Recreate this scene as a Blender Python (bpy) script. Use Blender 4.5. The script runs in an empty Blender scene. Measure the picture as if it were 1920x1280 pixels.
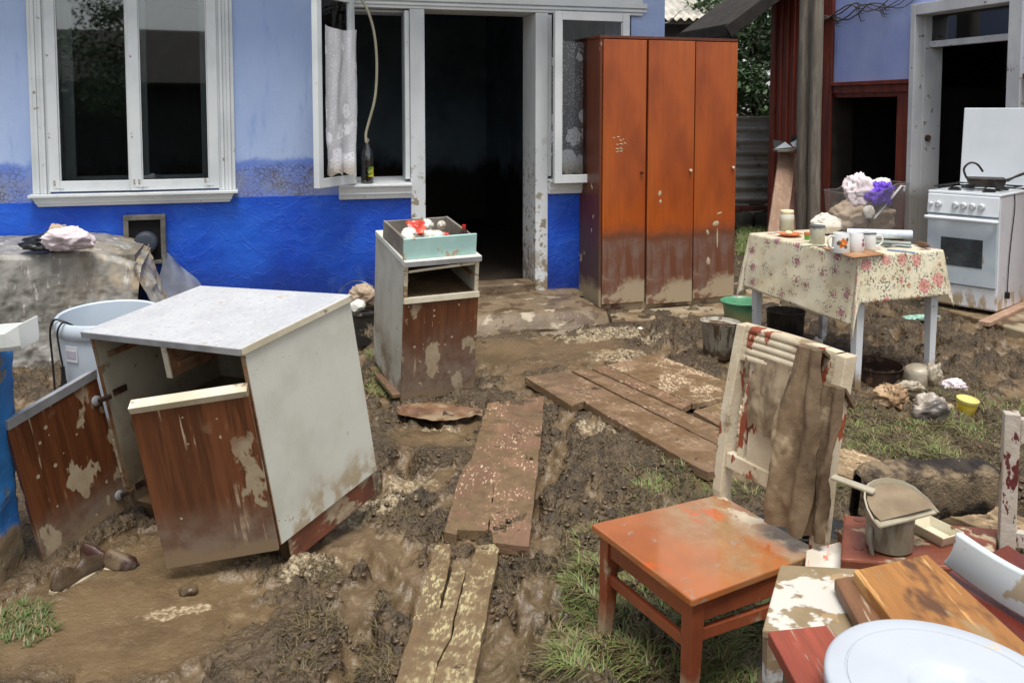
import bpy, bmesh, math, random
import numpy as np
from mathutils import Vector, Matrix, Euler

S = bpy.context.scene
COL = S.collection
rad = math.radians

# ------------------------------------------------------------------ camera
F, CX, CY, HC = 1650.0, 960.0, 318.0, 1.5       # focal length and principal point (pixels of the 1920 wide photo), eye height
TILT = math.atan(113 / 1650.0)
cam = bpy.data.cameras.new('camera')
cam.sensor_width = 36.0
cam.lens = 36.0 * F / 1920.0
cam.shift_y = -(640.0 - CY) / 1920.0            # rising-front style shift, verticals stay upright
cam.clip_start = 0.05
cam.clip_end = 1000.0
camo = bpy.data.objects.new('camera', cam)
COL.objects.link(camo)
camo.location = (0, 0, HC)
camo.rotation_euler = (math.pi / 2 - TILT, 0, 0)
S.camera = camo

# ------------------------------------------------------------------ sky, sun, exposure (overcast after rain)
SUN_EL, SUN_AZ = rad(72), rad(170)             # azimuth measured from +Y towards +X
world = bpy.data.worlds.new('World')
S.world = world
world.use_nodes = True
wn = world.node_tree
wn.nodes.clear()
sky = wn.nodes.new('ShaderNodeTexSky')
sky.sky_type = 'NISHITA'
sky.sun_disc = False
sky.sun_elevation = SUN_EL
sky.sun_rotation = SUN_AZ
sky.air_density = 1.0
sky.dust_density = 1.5
sky.ozone_density = 1.0
hsv = wn.nodes.new('ShaderNodeHueSaturation')   # cloud cover: the same sky, nearly grey
hsv.inputs['Saturation'].default_value = 0.22
bg = wn.nodes.new('ShaderNodeBackground')
bg.inputs['Strength'].default_value = 0.075
wo = wn.nodes.new('ShaderNodeOutputWorld')
wn.links.new(sky.outputs[0], hsv.inputs['Color'])
wn.links.new(hsv.outputs[0], bg.inputs[0])
wn.links.new(bg.outputs[0], wo.inputs[0])
sun = bpy.data.lights.new('sun', 'SUN')
sun.energy = 1.5
sun.angle = rad(26)
sun.color = (1.0, 0.965, 0.92)
suno = bpy.data.objects.new('sun', sun)
COL.objects.link(suno)
sd = Vector((math.sin(SUN_AZ) * math.cos(SUN_EL), math.cos(SUN_AZ) * math.cos(SUN_EL), math.sin(SUN_EL)))
suno.rotation_euler = sd.to_track_quat('Z', 'Y').to_euler()
S.view_settings.view_transform = 'Standard'
S.view_settings.look = 'None'
S.view_settings.gamma = 1.0
S.view_settings.exposure = 1.3
S.view_settings.use_curve_mapping = False
S.render.engine = 'CYCLES'
S.cycles.max_bounces = 4
S.cycles.diffuse_bounces = 2
S.cycles.glossy_bounces = 2
S.cycles.transmission_bounces = 3
S.cycles.transparent_max_bounces = 8

# ------------------------------------------------------------------ helpers: measuring, noise, meshes
def ray(px, py):
    u = (px - CX) / F
    v = -(py - CY) / F
    return Vector((u, math.cos(TILT) + v * math.sin(TILT), -math.sin(TILT) + v * math.cos(TILT)))

def G(px, py, z=0.0):                            # the point at height z that the photo shows at (px, py)
    d = ray(px, py)
    return Vector((0, 0, HC)) + d * ((z - HC) / d.z)

def D(px, py, y):                                # the same for a known distance y
    d = ray(px, py)
    return Vector((0, 0, HC)) + d * (y / d.y)

def lin(r, g, b):
    f = lambda c: c / 12.92 if c <= 0.04045 else ((c + 0.055) / 1.055) ** 2.4
    return (f(r / 255.0), f(g / 255.0), f(b / 255.0), 1.0)

def _hash(ix, iy, iz, seed):
    h = (ix.astype(np.int64) * 374761393 + iy.astype(np.int64) * 668265263 + iz.astype(np.int64) * 2147483647 + seed * 1274126177) & 0xFFFFFFFF
    h = ((h ^ (h >> 13)) * 1274126177) & 0xFFFFFFFF
    h = h ^ (h >> 16)
    return (h & 0xFFFF) / 65535.0

def vnoise(x, y, z=None, seed=0):
    x = np.asarray(x, float); y = np.asarray(y, float)
    z = np.zeros_like(x) if z is None else np.asarray(z, float)
    ix, iy, iz = np.floor(x), np.floor(y), np.floor(z)
    fx, fy, fz = x - ix, y - iy, z - iz
    fx = fx * fx * fx * (fx * (fx * 6 - 15) + 10); fy = fy * fy * fy * (fy * (fy * 6 - 15) + 10); fz = fz * fz * (3 - 2 * fz)
    flat = not np.any(z)
    def lay(k):
        a = _hash(ix, iy, iz + k, seed); b = _hash(ix + 1, iy, iz + k, seed)
        c = _hash(ix, iy + 1, iz + k, seed); d = _hash(ix + 1, iy + 1, iz + k, seed)
        return (a * (1 - fx) + b * fx) * (1 - fy) + (c * (1 - fx) + d * fx) * fy
    if flat:
        return lay(0) * 2 - 1
    return (lay(0) * (1 - fz) + lay(1) * fz) * 2 - 1

def fbm(x, y, z=None, seed=0, oct=4, gain=0.5):
    s = 0.0; a = 1.0; n = 0.0; k = 1.0
    x = np.asarray(x, float); y = np.asarray(y, float)
    for i in range(oct):
        zz = None if z is None else np.asarray(z, float) * k
        c, sn = math.cos(i * 0.7), math.sin(i * 0.7)
        s = s + a * vnoise((x * c - y * sn) * k, (x * sn + y * c) * k, zz, seed + i * 17)
        n += a; a *= gain; k *= 2.03
    return s / n

def ridge(x, y, z=None, seed=0, oct=3):
    s = 0.0; a = 1.0; n = 0.0; k = 1.0
    for i in range(oct):
        zz = None if z is None else np.asarray(z, float) * k
        s = s + a * (1 - 2 * np.abs(vnoise(np.asarray(x) * k + 3.1 * i, np.asarray(y) * k, zz, seed + i * 31)))
        n += a; a *= 0.5; k *= 2.1
    return s / n

class MB:
    def __init__(self):
        self.v = []; self.f = []; self.uv = None
    def add(self, vs, fs):
        o = len(self.v)
        self.v += [tuple(p) for p in vs]
        self.f += [tuple(i + o for i in q) for q in fs]
        return self
    def hexa(self, p):                           # 8 corners: bottom 4 counter-clockwise, then top 4
        return self.add(p, [(3, 2, 1, 0), (4, 5, 6, 7), (0, 1, 5, 4), (1, 2, 6, 5), (2, 3, 7, 6), (3, 0, 4, 7)])
    def box(self, x0, x1, y0, y1, z0, z1):
        return self.hexa([(x0, y0, z0), (x1, y0, z0), (x1, y1, z0), (x0, y1, z0), (x0, y0, z1), (x1, y0, z1), (x1, y1, z1), (x0, y1, z1)])
    def bar(self, a, b, w, h, up=(0, 0, 1)):
        a = Vector(a); b = Vector(b); d = (b - a).normalized()
        u = Vector(up); s = d.cross(u)
        if s.length < 1e-4: s = d.cross(Vector((1, 0, 0)))
        s.normalize(); u = s.cross(d)
        w2, h2 = s * w / 2, u * h / 2
        return self.hexa([a - w2 - h2, a + w2 - h2, b + w2 - h2, b - w2 - h2, a - w2 + h2, a + w2 + h2, b + w2 + h2, b - w2 + h2])
    def prism(self, poly, z0, z1):               # poly counter-clockwise in xy
        n = len(poly)
        vs = [(x, y, z0) for x, y in poly] + [(x, y, z1) for x, y in poly]
        fs = [tuple(range(n))[::-1], tuple(range(n, 2 * n))] + [(i, (i + 1) % n, n + (i + 1) % n, n + i) for i in range(n)]
        return self.add(vs, fs)
    def tube(self, path, r, n=8, cap=True):
        P = [Vector(p) for p in path]
        R = r if isinstance(r, (list, tuple)) else [r] * len(P)
        o = len(self.v); prev = None
        for i, p in enumerate(P):
            t = (P[min(i + 1, len(P) - 1)] - P[max(i - 1, 0)]).normalized()
            if prev is None:
                prev = t.orthogonal().normalized()
            prev = (prev - t * prev.dot(t)).normalized()
            b = t.cross(prev)
            for k in range(n):
                a = 2 * math.pi * k / n
                self.v.append(tuple(p + (prev * math.cos(a) + b * math.sin(a)) * R[i]))
        for i in range(len(P) - 1):
            for k in range(n):
                k2 = (k + 1) % n
                self.f.append((o + i * n + k, o + i * n + k2, o + (i + 1) * n + k2, o + (i + 1) * n + k))
        if cap:
            self.f.append(tuple(o + k for k in range(n))[::-1])
            self.f.append(tuple(o + (len(P) - 1) * n + k for k in range(n)))
        return self
    def curve(self, pts, r, n=8, k=6):            # smooth tube through control points
        P = [Vector(p) for p in pts]; out = []; rr = r if isinstance(r, (list, tuple)) else [r] * len(P); ro = []
        for i in range(len(P) - 1):
            p0, p1, p2, p3 = P[max(i - 1, 0)], P[i], P[i + 1], P[min(i + 2, len(P) - 1)]
            for j in range(k):
                t = j / k
                out.append(0.5 * ((2 * p1) + (p2 - p0) * t + (2 * p0 - 5 * p1 + 4 * p2 - p3) * t * t + (3 * p1 - p0 - 3 * p2 + p3) * t ** 3)); ro.append(rr[i] + (rr[i + 1] - rr[i]) * t)
        out.append(P[-1]); ro.append(rr[-1])
        return self.tube(out, ro, n)
    def lathe(self, prof, n=32, c=(0, 0, 0), sx=1.0, sy=1.0):
        o = len(self.v)
        for r, z in prof:
            for k in range(n):
                a = 2 * math.pi * k / n
                self.v.append((c[0] + r * sx * math.cos(a), c[1] + r * sy * math.sin(a), c[2] + z))
        for i in range(len(prof) - 1):
            for k in range(n):
                k2 = (k + 1) % n
                self.f.append((o + i * n + k, o + i * n + k2, o + (i + 1) * n + k2, o + (i + 1) * n + k))
        for i, rev in ((0, True), (len(prof) - 1, False)):
            if prof[i][0] > 1e-4:
                q = tuple(o + i * n + k for k in range(n))
                self.f.append(q[::-1] if rev else q)
        return self
    def grid(self, fn, nu, nv, flip=False):      # fn(U, V) -> X, Y, Z arrays, U, V in 0..1
        U, V = np.meshgrid(np.linspace(0, 1, nu), np.linspace(0, 1, nv), indexing='ij')
        X, Y, Z = fn(U, V)
        o = len(self.v)
        self.v += list(zip(np.ravel(X).tolist(), np.ravel(Y).tolist(), np.ravel(np.broadcast_to(Z, U.shape)).tolist()))
        for i in range(nu - 1):
            for j in range(nv - 1):
                q = (o + i * nv + j, o + (i + 1) * nv + j, o + (i + 1) * nv + j + 1, o + i * nv + j + 1)
                self.f.append(q[::-1] if flip else q)
        return self
    def xf(self, m):                             # transform everything collected so far
        self.v = [tuple(m @ Vector(p)) for p in self.v]
        return self
    def build(self, name, mat, parent=None, smooth=False, bevel=0.0, solid=0.0, sub=0, seg=2):
        me = bpy.data.meshes.new(name)
        me.from_pydata([tuple(map(float, p)) for p in self.v], [], self.f)
        me.update()
        if self.uv is not None:
            lay = me.uv_layers.new(name='UVMap')
            idx = np.zeros(len(me.loops), dtype=np.int32)
            me.loops.foreach_get('vertex_index', idx)
            lay.data.foreach_set('uv', np.asarray(self.uv, dtype=np.float32)[idx].ravel())
        return link(name, me, mat, parent, smooth, bevel, solid, sub, seg)

def link(name, me, mat, parent=None, smooth=False, bevel=0.0, solid=0.0, sub=0, seg=2):
    o = bpy.data.objects.new(name, me)
    COL.objects.link(o)
    if mat is not None:
        me.materials.append(mat)
    if smooth:
        me.polygons.foreach_set('use_smooth', [True] * len(me.polygons))
    if solid:
        m = o.modifiers.new('thickness', 'SOLIDIFY'); m.thickness = solid; m.offset = 0
    if bevel:
        m = o.modifiers.new('bevel', 'BEVEL'); m.width = bevel; m.segments = seg; m.limit_method = 'ANGLE'; m.angle_limit = rad(35)
    if sub:
        m = o.modifiers.new('sub', 'SUBSURF'); m.levels = sub; m.render_levels = sub
    if smooth and not sub:
        m = o.modifiers.new('edge', 'EDGE_SPLIT'); m.split_angle = rad(50)
    if parent is not None:
        o.parent = parent
    return o

def tag(o, label=None, cat=None, group=None, kind=None):
    if label: o['label'] = label
    if cat: o['category'] = cat
    if group: o['group'] = group
    if kind: o['kind'] = kind
    return o

def thing(name, label, cat, loc=(0, 0, 0), rot=(0, 0, 0), group=None):
    o = bpy.data.objects.new(name, None)
    o.empty_display_size = 0.1
    COL.objects.link(o)
    o.location = loc
    o.rotation_euler = rot if isinstance(rot, (tuple, list)) else (0, 0, rot)
    return tag(o, label, cat, group)

def at(o, loc, rot=(0, 0, 0)):
    o.location = loc
    o.rotation_euler = rot if isinstance(rot, (tuple, list)) else (0, 0, rot)
    return o

def piece(me, name, mat, parent, loc, rot=(0, 0, 0), bevel=0.0):   # alike pieces share one mesh
    o = bpy.data.objects.new(name, me)
    COL.objects.link(o)
    if mat is not None and not me.materials: me.materials.append(mat)
    o.location = loc; o.rotation_euler = rot
    if bevel:
        m = o.modifiers.new('bevel', 'BEVEL'); m.width = bevel; m.segments = 1
    if parent is not None: o.parent = parent
    return o
# ------------------------------------------------------------------ materials
class NT:
    def __init__(self, name):
        self.m = bpy.data.materials.new(name)
        self.m.use_nodes = True
        self.t = self.m.node_tree
        self.t.nodes.clear()
        self.out = self.t.nodes.new('ShaderNodeOutputMaterial')
        self.p = self.t.nodes.new('ShaderNodeBsdfPrincipled')
        self.t.links.new(self.p.outputs[0], self.out.inputs[0])
        self._co = {}
    def n(self, kind, **kw):
        x = self.t.nodes.new('ShaderNode' + kind)
        for k, v in kw.items(): setattr(x, k, v)
        return x
    def set(self, sock, v):
        if isinstance(v, bpy.types.NodeSocket): self.t.links.new(v, sock)
        else: sock.default_value = v
    def co(self, kind='Object', vary=False):
        key = (kind, vary)
        if key not in self._co:
            c = self.n('TexCoord').outputs[kind]
            if vary:
                inf = self.n('ObjectInfo'); a = self.n('VectorMath', operation='MULTIPLY_ADD')
                cmb = self.n('CombineXYZ')
                for i in range(3): self.t.links.new(inf.outputs['Random'], cmb.inputs[i])
                self.t.links.new(cmb.outputs[0], a.inputs[0]); a.inputs[1].default_value = (37, 53, 71); self.t.links.new(c, a.inputs[2])
                c = a.outputs[0]
            self._co[key] = c
        return self._co[key]
    def math(self, op, a, b=0.0, c=0.0):
        x = self.n('Math', operation=op); x.use_clamp = False
        self.set(x.inputs[0], a); self.set(x.inputs[1], b)
        if op in ('MULTIPLY_ADD',): self.set(x.inputs[2], c)
        return x.outputs[0]
    def noise(self, co, scale, detail=5.0, rough=0.6, stretch=(1, 1, 1), off=(0, 0, 0), dist=0.0):
        mp = self.n('Mapping'); self.t.links.new(co, mp.inputs[0])
        mp.inputs['Scale'].default_value = [scale * s for s in stretch]
        mp.inputs['Location'].default_value = off
        x = self.n('TexNoise'); self.t.links.new(mp.outputs[0], x.inputs['Vector'])
        x.inputs['Scale'].default_value = 1.0; x.inputs['Detail'].default_value = min(detail, 4.0); x.inputs['Roughness'].default_value = rough
        x.inputs['Distortion'].default_value = dist
        return x.outputs['Fac']
    def rng(self, v, lo, hi, a=0.0, b=1.0):
        x = self.n('MapRange', interpolation_type='SMOOTHSTEP')
        self.set(x.inputs[0], v); x.inputs[1].default_value = lo; x.inputs[2].default_value = hi
        x.inputs[3].default_value = a; x.inputs[4].default_value = b
        return x.outputs[0]
    def axis(self, co, i):
        x = self.n('SeparateXYZ'); self.t.links.new(co, x.inputs[0])
        return x.outputs[i]
    def mix(self, f, a, b):
        x = self.n('Mix', data_type='RGBA')
        self.set(x.inputs[0], f); self.set(x.inputs[6], a); self.set(x.inputs[7], b)
        return x.outputs[2]
    def mask(self, co, spec, seed=0):
        k = spec[0]
        off = (seed * 7.3, seed * 3.1, seed * 5.7)
        if k == 'n':                              # noise threshold: scale, lo, hi, stretch
            return self.rng(self.noise(co, spec[1], 6, 0.62, spec[4] if len(spec) > 4 else (1, 1, 1), off), spec[2], spec[3])
        if k == 'g':                              # gradient along an axis from a (0) to b (1)
            return self.rng(self.axis(co, spec[1]), spec[2], spec[3])
        if k == 'ng':                             # the same with a ragged edge: axis, a, b, noise scale, amplitude, stretch
            nz = self.noise(co, spec[4], 6, 0.65, spec[6] if len(spec) > 6 else (1, 1, 1), off)
            v = self.math('MULTIPLY_ADD', self.math('SUBTRACT', nz, 0.5), spec[5] * 2, self.axis(co, spec[1]))
            return self.rng(v, spec[2], spec[3])
        if k == 'c':                              # cracks: scale, width
            mp = self.n('Mapping'); self.t.links.new(co, mp.inputs[0]); mp.inputs['Scale'].default_value = [spec[1] * s for s in (spec[3] if len(spec) > 3 else (1, 1, 1))]
            nz = self.n('TexNoise'); self.t.links.new(mp.outputs[0], nz.inputs['Vector']); nz.inputs['Scale'].default_value = 1.5
            ad = self.n('VectorMath', operation='MULTIPLY_ADD'); self.t.links.new(nz.outputs['Color'], ad.inputs[0]); ad.inputs[1].default_value = (0.5, 0.5, 0.5); self.t.links.new(mp.outputs[0], ad.inputs[2])
            v = self.n('TexVoronoi', feature='DISTANCE_TO_EDGE'); self.t.links.new(ad.outputs[0], v.inputs['Vector']); v.inputs['Scale'].default_value = 1.0
            return self.rng(v.outputs['Distance'], spec[2], spec[2] * 0.3)
        if k == 'd':                              # round daubs: scale, radius
            mp = self.n('Mapping'); self.t.links.new(co, mp.inputs[0]); mp.inputs['Scale'].default_value = [spec[1] * s for s in (spec[3] if len(spec) > 3 else (1, 1, 1))]
            mp.inputs['Location'].default_value = off
            v = self.n('TexVoronoi'); self.t.links.new(mp.outputs[0], v.inputs['Vector']); v.inputs['Scale'].default_value = 1.0
            sc_ = self.n('SeparateColor'); self.t.links.new(v.outputs['Color'], sc_.inputs[0])
            rr = self.math('MULTIPLY', self.math('MAXIMUM', self.math('SUBTRACT', sc_.outputs[0], 0.62), 0.0), spec[2] * 4.0)
            ds = self.math('MULTIPLY_ADD', self.noise(co, spec[1] * 6, 3), 0.12, v.outputs['Distance'])
            return self.rng(self.math('SUBTRACT', ds, rr), 0.0, -0.03)
        raise ValueError(k)

MUD = lin(140, 119, 92)
DRY = lin(176, 160, 132)
WET = lin(92, 74, 54)

def mat(name, c1, c2=None, rough=0.6, var=(6.0, 0.35, 0.65, (1, 1, 1)), layers=(), bump=0.0, bscale=40.0, bstretch=(1, 1, 1), metal=0.0, coord='Object', vary=False,
        trans=0.0, alpha=1.0, spec=0.5, sheen=0.0, grain=None):
    """base colour c1..c2 by noise; grain = (scale, stretch, strength) for wood; layers = (colour, [masks], roughness, relief)"""
    N = NT(name)
    co = N.co(coord, vary)
    col = c1
    if c2 is not None:
        col = N.mix(N.rng(N.noise(co, var[0], 6, 0.6, var[3]), var[1], var[2]), c1, c2)
    hgt = N.noise(co, bscale, 6, 0.65, bstretch) if bump else None
    if grain:
        g1 = N.noise(co, grain[0], 8, 0.7, grain[1], (3, 1, 2), 0.6)
        g2 = N.noise(co, grain[0] * 5, 4, 0.6, grain[1], (1, 7, 2))
        g = N.math('ADD', N.math('MULTIPLY', g1, 0.7), N.math('MULTIPLY', g2, 0.3))
        dark = tuple(x * (1 - grain[2]) for x in (c1[0], c1[1], c1[2])) + (1,)
        col = N.mix(N.rng(g, 0.44, 0.60), col, dark)
        if hgt is None: hgt = g
    r = rough
    for i, L in enumerate(layers):
        mk = None
        for j, sp in enumerate(L[1]):
            q = N.mask(co, sp, i * 3 + j + 1)
            mk = q if mk is None else N.math('MULTIPLY', mk, q)
        lc = L[0]
        if len(L) > 4 and L[4]:
            lc = N.mix(N.rng(N.noise(co, 18, 5, 0.6), 0.35, 0.7), L[0], L[4])
        col = N.mix(mk, col, lc)
        if len(L) > 2 and L[2] is not None:
            x = N.n('Mix', data_type='FLOAT'); N.set(x.inputs[0], mk); N.set(x.inputs[2], r); N.set(x.inputs[3], L[2]); r = x.outputs[0]
        if len(L) > 3 and L[3]:
            hgt = N.math('MULTIPLY_ADD', mk, L[3], hgt if hgt is not None else 0.0)
    N.set(N.p.inputs['Base Color'], col)
    N.set(N.p.inputs['Roughness'], r)
    N.p.inputs['Metallic'].default_value = metal
    N.p.inputs['Transmission Weight'].default_value = trans
    N.p.inputs['Alpha'].default_value = alpha
    N.p.inputs['Specular IOR Level'].default_value = spec
    if hgt is not None:
        b = N.n('Bump'); b.inputs['Strength'].default_value = bump if bump else 0.15
        b.inputs['Distance'].default_value = 0.01
        N.t.links.new(hgt, b.inputs['Height']); N.t.links.new(b.outputs[0], N.p.inputs['Normal'])
    N.m['nt'] = 1
    return N.m

W = (0.78, 0.79, 0.78, 1)
splash = [('n', 9, 0.60, 0.66)]
M = {}
# house
N = NT('house_plaster')
co = N.co()
zz = N.axis(co, 2)
light = N.mix(N.rng(N.noise(co, 1.3, 5, 0.6, (1, 1, 0.6)), 0.3, 0.7), lin(162, 184, 226), lin(182, 201, 235))
light = N.mix(N.mask(co, ('n', 14, 0.55, 0.8, (1, 1, 0.25)), 2), light, lin(142, 170, 220))
wv = N.math('MULTIPLY_ADD', N.math('SUBTRACT', N.noise(co, 4.2, 5, 0.55), 0.5), 0.16, zz)
band = N.rng(N.math('MULTIPLY_ADD', N.math('SUBTRACT', N.noise(co, 26, 4, 0.6, (1, 1, 0.3)), 0.5), 0.035, wv), 1.18, 1.135)
col = N.mix(N.math('MULTIPLY', band, N.rng(N.noise(co, 5, 4, 0.6, (1, 1, 1), (3, 3, 9)), 0.2, 0.6, 0.7, 1.0)), light, lin(110, 138, 212))
col = N.mix(N.rng(N.math('MULTIPLY_ADD', N.math('SUBTRACT', N.noise(co, 9, 5, 0.6), 0.5), 0.10, zz), 1.11, 1.02), col, N.mix(N.rng(N.noise(co, 7), 0.4, 0.65), lin(121, 141, 205), lin(136, 146, 178)))
xs = N.axis(co, 0)
xw = N.math('MULTIPLY_ADD', N.math('SUBTRACT', N.noise(co, 7, 4, 0.6), 0.5), 0.5, xs)
crx = N.math('MAXIMUM', N.math('MULTIPLY', N.rng(xw, -2.50, -2.36), N.rng(xw, -1.86, -1.98)), N.rng(xw, -3.72, -3.86))
crz = N.math('MULTIPLY', N.rng(zz, 1.14, 1.10), crx)
crk = N.math('MULTIPLY', N.math('MAXIMUM', N.math('MULTIPLY', N.mask(co, ('c', 30, 0.075, (1, 1, 1.25))), N.rng(N.noise(co, 6, 4, 0.6), 0.34, 0.50)), N.math('MULTIPLY', N.mask(co, ('c', 52, 0.085, (1.1, 1, 0.9))), N.rng(N.noise(co, 9, 4, 0.6, (1, 1, 1), (7, 7, 7)), 0.50, 0.60))), crz)
col = N.mix(N.math('MULTIPLY', crk, 0.85), col, lin(92, 84, 74))
grime = N.math('MULTIPLY', N.rng(zz, 1.10, 0.94), N.rng(N.noise(co, 8, 6, 0.7, (1, 1, 1.5), (9, 2, 2)), 0.52, 0.68))
col = N.mix(N.math('MULTIPLY', N.math('MULTIPLY', grime, N.rng(crx, 0.0, 1.0, 0.25, 1.0)), 0.8), col, lin(118, 108, 88))
N.set(N.p.inputs['Base Color'], col)
N.p.inputs['Roughness'].default_value = 0.85
hh = N.math('MULTIPLY_ADD', crk, -1.2, N.noise(co, 30, 6, 0.6))
b = N.n('Bump'); b.inputs['Strength'].default_value = 0.25; b.inputs['Distance'].default_value = 0.012
N.t.links.new(hh, b.inputs['Height']); N.t.links.new(b.outputs[0], N.p.inputs['Normal'])
M['plaster'] = N.m

N = NT('blue_plinth_paint')
co = N.co()
zz = N.axis(co, 2)
col = N.mix(N.rng(N.noise(co, 2.2, 6, 0.6), 0.3, 0.7), lin(16, 72, 194), lin(34, 98, 214))
col = N.mix(N.rng(N.math('MULTIPLY_ADD', N.math('SUBTRACT', N.noise(co, 3, 5, 0.6), 0.5), 0.5, zz), 0.60, 0.12), col, lin(20, 52, 138))
col = N.mix(N.math('MULTIPLY', N.mask(co, ('n', 5, 0.58, 0.72, (1, 1, 0.7)), 4), 0.5), col, lin(60, 100, 180))
col = N.mix(N.rng(N.math('MULTIPLY_ADD', N.math('SUBTRACT', N.noise(co, 6, 5, 0.6), 0.5), 0.25, zz), 0.17, 0.02), col, lin(104, 92, 76))
N.set(N.p.inputs['Base Color'], col)
N.p.inputs['Roughness'].default_value = 0.42
wr = N.n('TexNoise'); mp = N.n('Mapping'); mp.inputs['Scale'].default_value = (3.5, 3.5, 4.5); N.t.links.new(co, mp.inputs[0]); N.t.links.new(mp.outputs[0], wr.inputs['Vector'])
wr.inputs['Scale'].default_value = 1.0; wr.inputs['Detail'].default_value = 7; wr.inputs['Distortion'].default_value = 1.6
wr2 = N.math('ABSOLUTE', N.math('SUBTRACT', wr.outputs['Fac'], 0.5))
hh = N.math('ADD', N.math('MULTIPLY', N.rng(wr2, 0.0, 0.035), -0.16), N.noise(co, 9, 7, 0.6))
b = N.n('Bump'); b.inputs['Strength'].default_value = 0.45; b.inputs['Distance'].default_value = 0.022
N.t.links.new(hh, b.inputs['Height']); N.t.links.new(b.outputs[0], N.p.inputs['Normal'])
M['plinth'] = N.m

M['trim'] = mat('white_window_paint', lin(222, 226, 226), lin(206, 211, 212), 0.42, (3, 0.4, 0.7, (1, 1, 1)), bump=0.06, bscale=30, layers=[
    (lin(150, 142, 124), [('n', 14, 0.66, 0.72)], 0.8, 0.1), (MUD, [('ng', 2, 0.75, 0.15, 6, 0.4), ('n', 11, 0.48, 0.58)], 0.85, 0.3)])
M['trim_clean'] = mat('white_leaf_paint', lin(222, 226, 226), lin(206, 211, 212), 0.42, (3, 0.4, 0.7, (1, 1, 1)), bump=0.06, bscale=30, layers=[(lin(160, 152, 136), [('n', 16, 0.69, 0.74)], 0.8, 0.1)])
M['trim_mud'] = mat('mud_streaked_white_post', lin(216, 220, 221), lin(198, 202, 203), 0.5, (3, 0.4, 0.7, (1, 1, 0.4)), bump=0.08, bscale=30, layers=[
    (lin(146, 136, 116), [('ng', 2, 1.5, 0.7, 7, 0.4), ('n', 16, 0.54, 0.60)], 0.85, 0.3), (MUD, [('ng', 2, 0.62, 0.12, 5, 0.25), ('n', 10, 0.40, 0.52)], 0.85, 0.4)])
def glass(name, tint=(1, 1, 1, 1), rough=0.0, ior=2.2):
    N = NT(name)
    g = N.n('BsdfGlossy'); g.inputs['Roughness'].default_value = 0.02 + rough
    tr = N.n('BsdfTransparent'); tr.inputs[0].default_value = tint
    fr = N.n('Fresnel'); fr.inputs['IOR'].default_value = ior
    mx = N.n('MixShader'); N.t.links.new(fr.outputs[0], mx.inputs[0]); N.t.links.new(tr.outputs[0], mx.inputs[1]); N.t.links.new(g.outputs[0], mx.inputs[2])
    N.t.links.new(mx.outputs[0], N.out.inputs[0])
    return N.m
M['glass'] = glass('window_glass', (0.86, 0.9, 0.9, 1))
M['glass_clear'] = glass('clean_leaf_glass', (0.96, 0.97, 0.97, 1), 0.0, 1.35)
M['room'] = mat('dim_room_paint', lin(150, 172, 186), lin(118, 136, 150), 0.9, (1.5, 0.35, 0.7, (1, 1, 1)), layers=[(lin(60, 52, 44), [('ng', 2, 0.95, 0.7, 2, 0.4)], 0.9)])
M['room_dark'] = mat('dark_floor_boards', lin(70, 56, 44), lin(50, 42, 34), 0.7)
# lace: threads over holes
def lace(name, floor):
    N = NT(name)
    uv = N.n('TexCoord').outputs['UV']
    net = N.n('TexVoronoi'); mp = N.n('Mapping'); mp.inputs['Scale'].default_value = (70, 70, 1); N.t.links.new(uv, mp.inputs[0]); N.t.links.new(mp.outputs[0], net.inputs['Vector']); net.inputs['Scale'].default_value = 1.0
    dots = N.rng(net.outputs['Distance'], 0.30, 0.22)
    fl = N.n('TexVoronoi'); mp2 = N.n('Mapping'); mp2.inputs['Scale'].default_value = (9.5, 6.5, 1); mp2.inputs['Location'].default_value = (0.3, 0.2, 0)
    nzc = N.n('TexNoise'); N.t.links.new(uv, nzc.inputs['Vector']); nzc.inputs['Scale'].default_value = 28; nzc.inputs['Detail'].default_value = 2
    adv = N.n('VectorMath', operation='MULTIPLY_ADD'); N.t.links.new(nzc.outputs['Color'], adv.inputs[0]); adv.inputs[1].default_value = (0.07, 0.07, 0); N.t.links.new(uv, adv.inputs[2])
    N.t.links.new(adv.outputs[0], mp2.inputs[0]); N.t.links.new(mp2.outputs[0], fl.inputs['Vector']); fl.inputs['Scale'].default_value = 1.0
    sep = N.n('SeparateXYZ'); N.t.links.new(uv, sep.inputs[0])
    thr = N.rng(sep.outputs[1], 0.75, 0.05, 0.22, 0.60)
    flw = N.rng(N.math('SUBTRACT', fl.outputs['Distance'], thr), 0.04, -0.04)
    ring = N.rng(N.math('ABSOLUTE', N.math('SUBTRACT', N.math('FRACT', N.math('MULTIPLY', fl.outputs['Distance'], 7.0)), 0.5)), 0.08, 0.16)
    flw = N.math('MULTIPLY', flw, N.math('MULTIPLY_ADD', ring, 0.35, 0.65))
    cov = N.math('MAXIMUM', N.math('MAXIMUM', N.math('MULTIPLY', dots, 0.9), flw), floor)
    mudm = N.rng(sep.outputs[1], 0.13, 0.0)
    N.set(N.p.inputs['Base Color'], N.mix(mudm, lin(240, 241, 246), lin(196, 186, 172)))
    N.p.inputs['Roughness'].default_value = 0.9
    N.set(N.p.inputs['Alpha'], N.math('MINIMUM', N.math('MULTIPLY', cov, 0.95), 1.0))
    return N.m


M['lace'] = lace('dense_lace', 0.62)
M['lace_thin'] = lace('thin_lace', 0.22)
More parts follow.
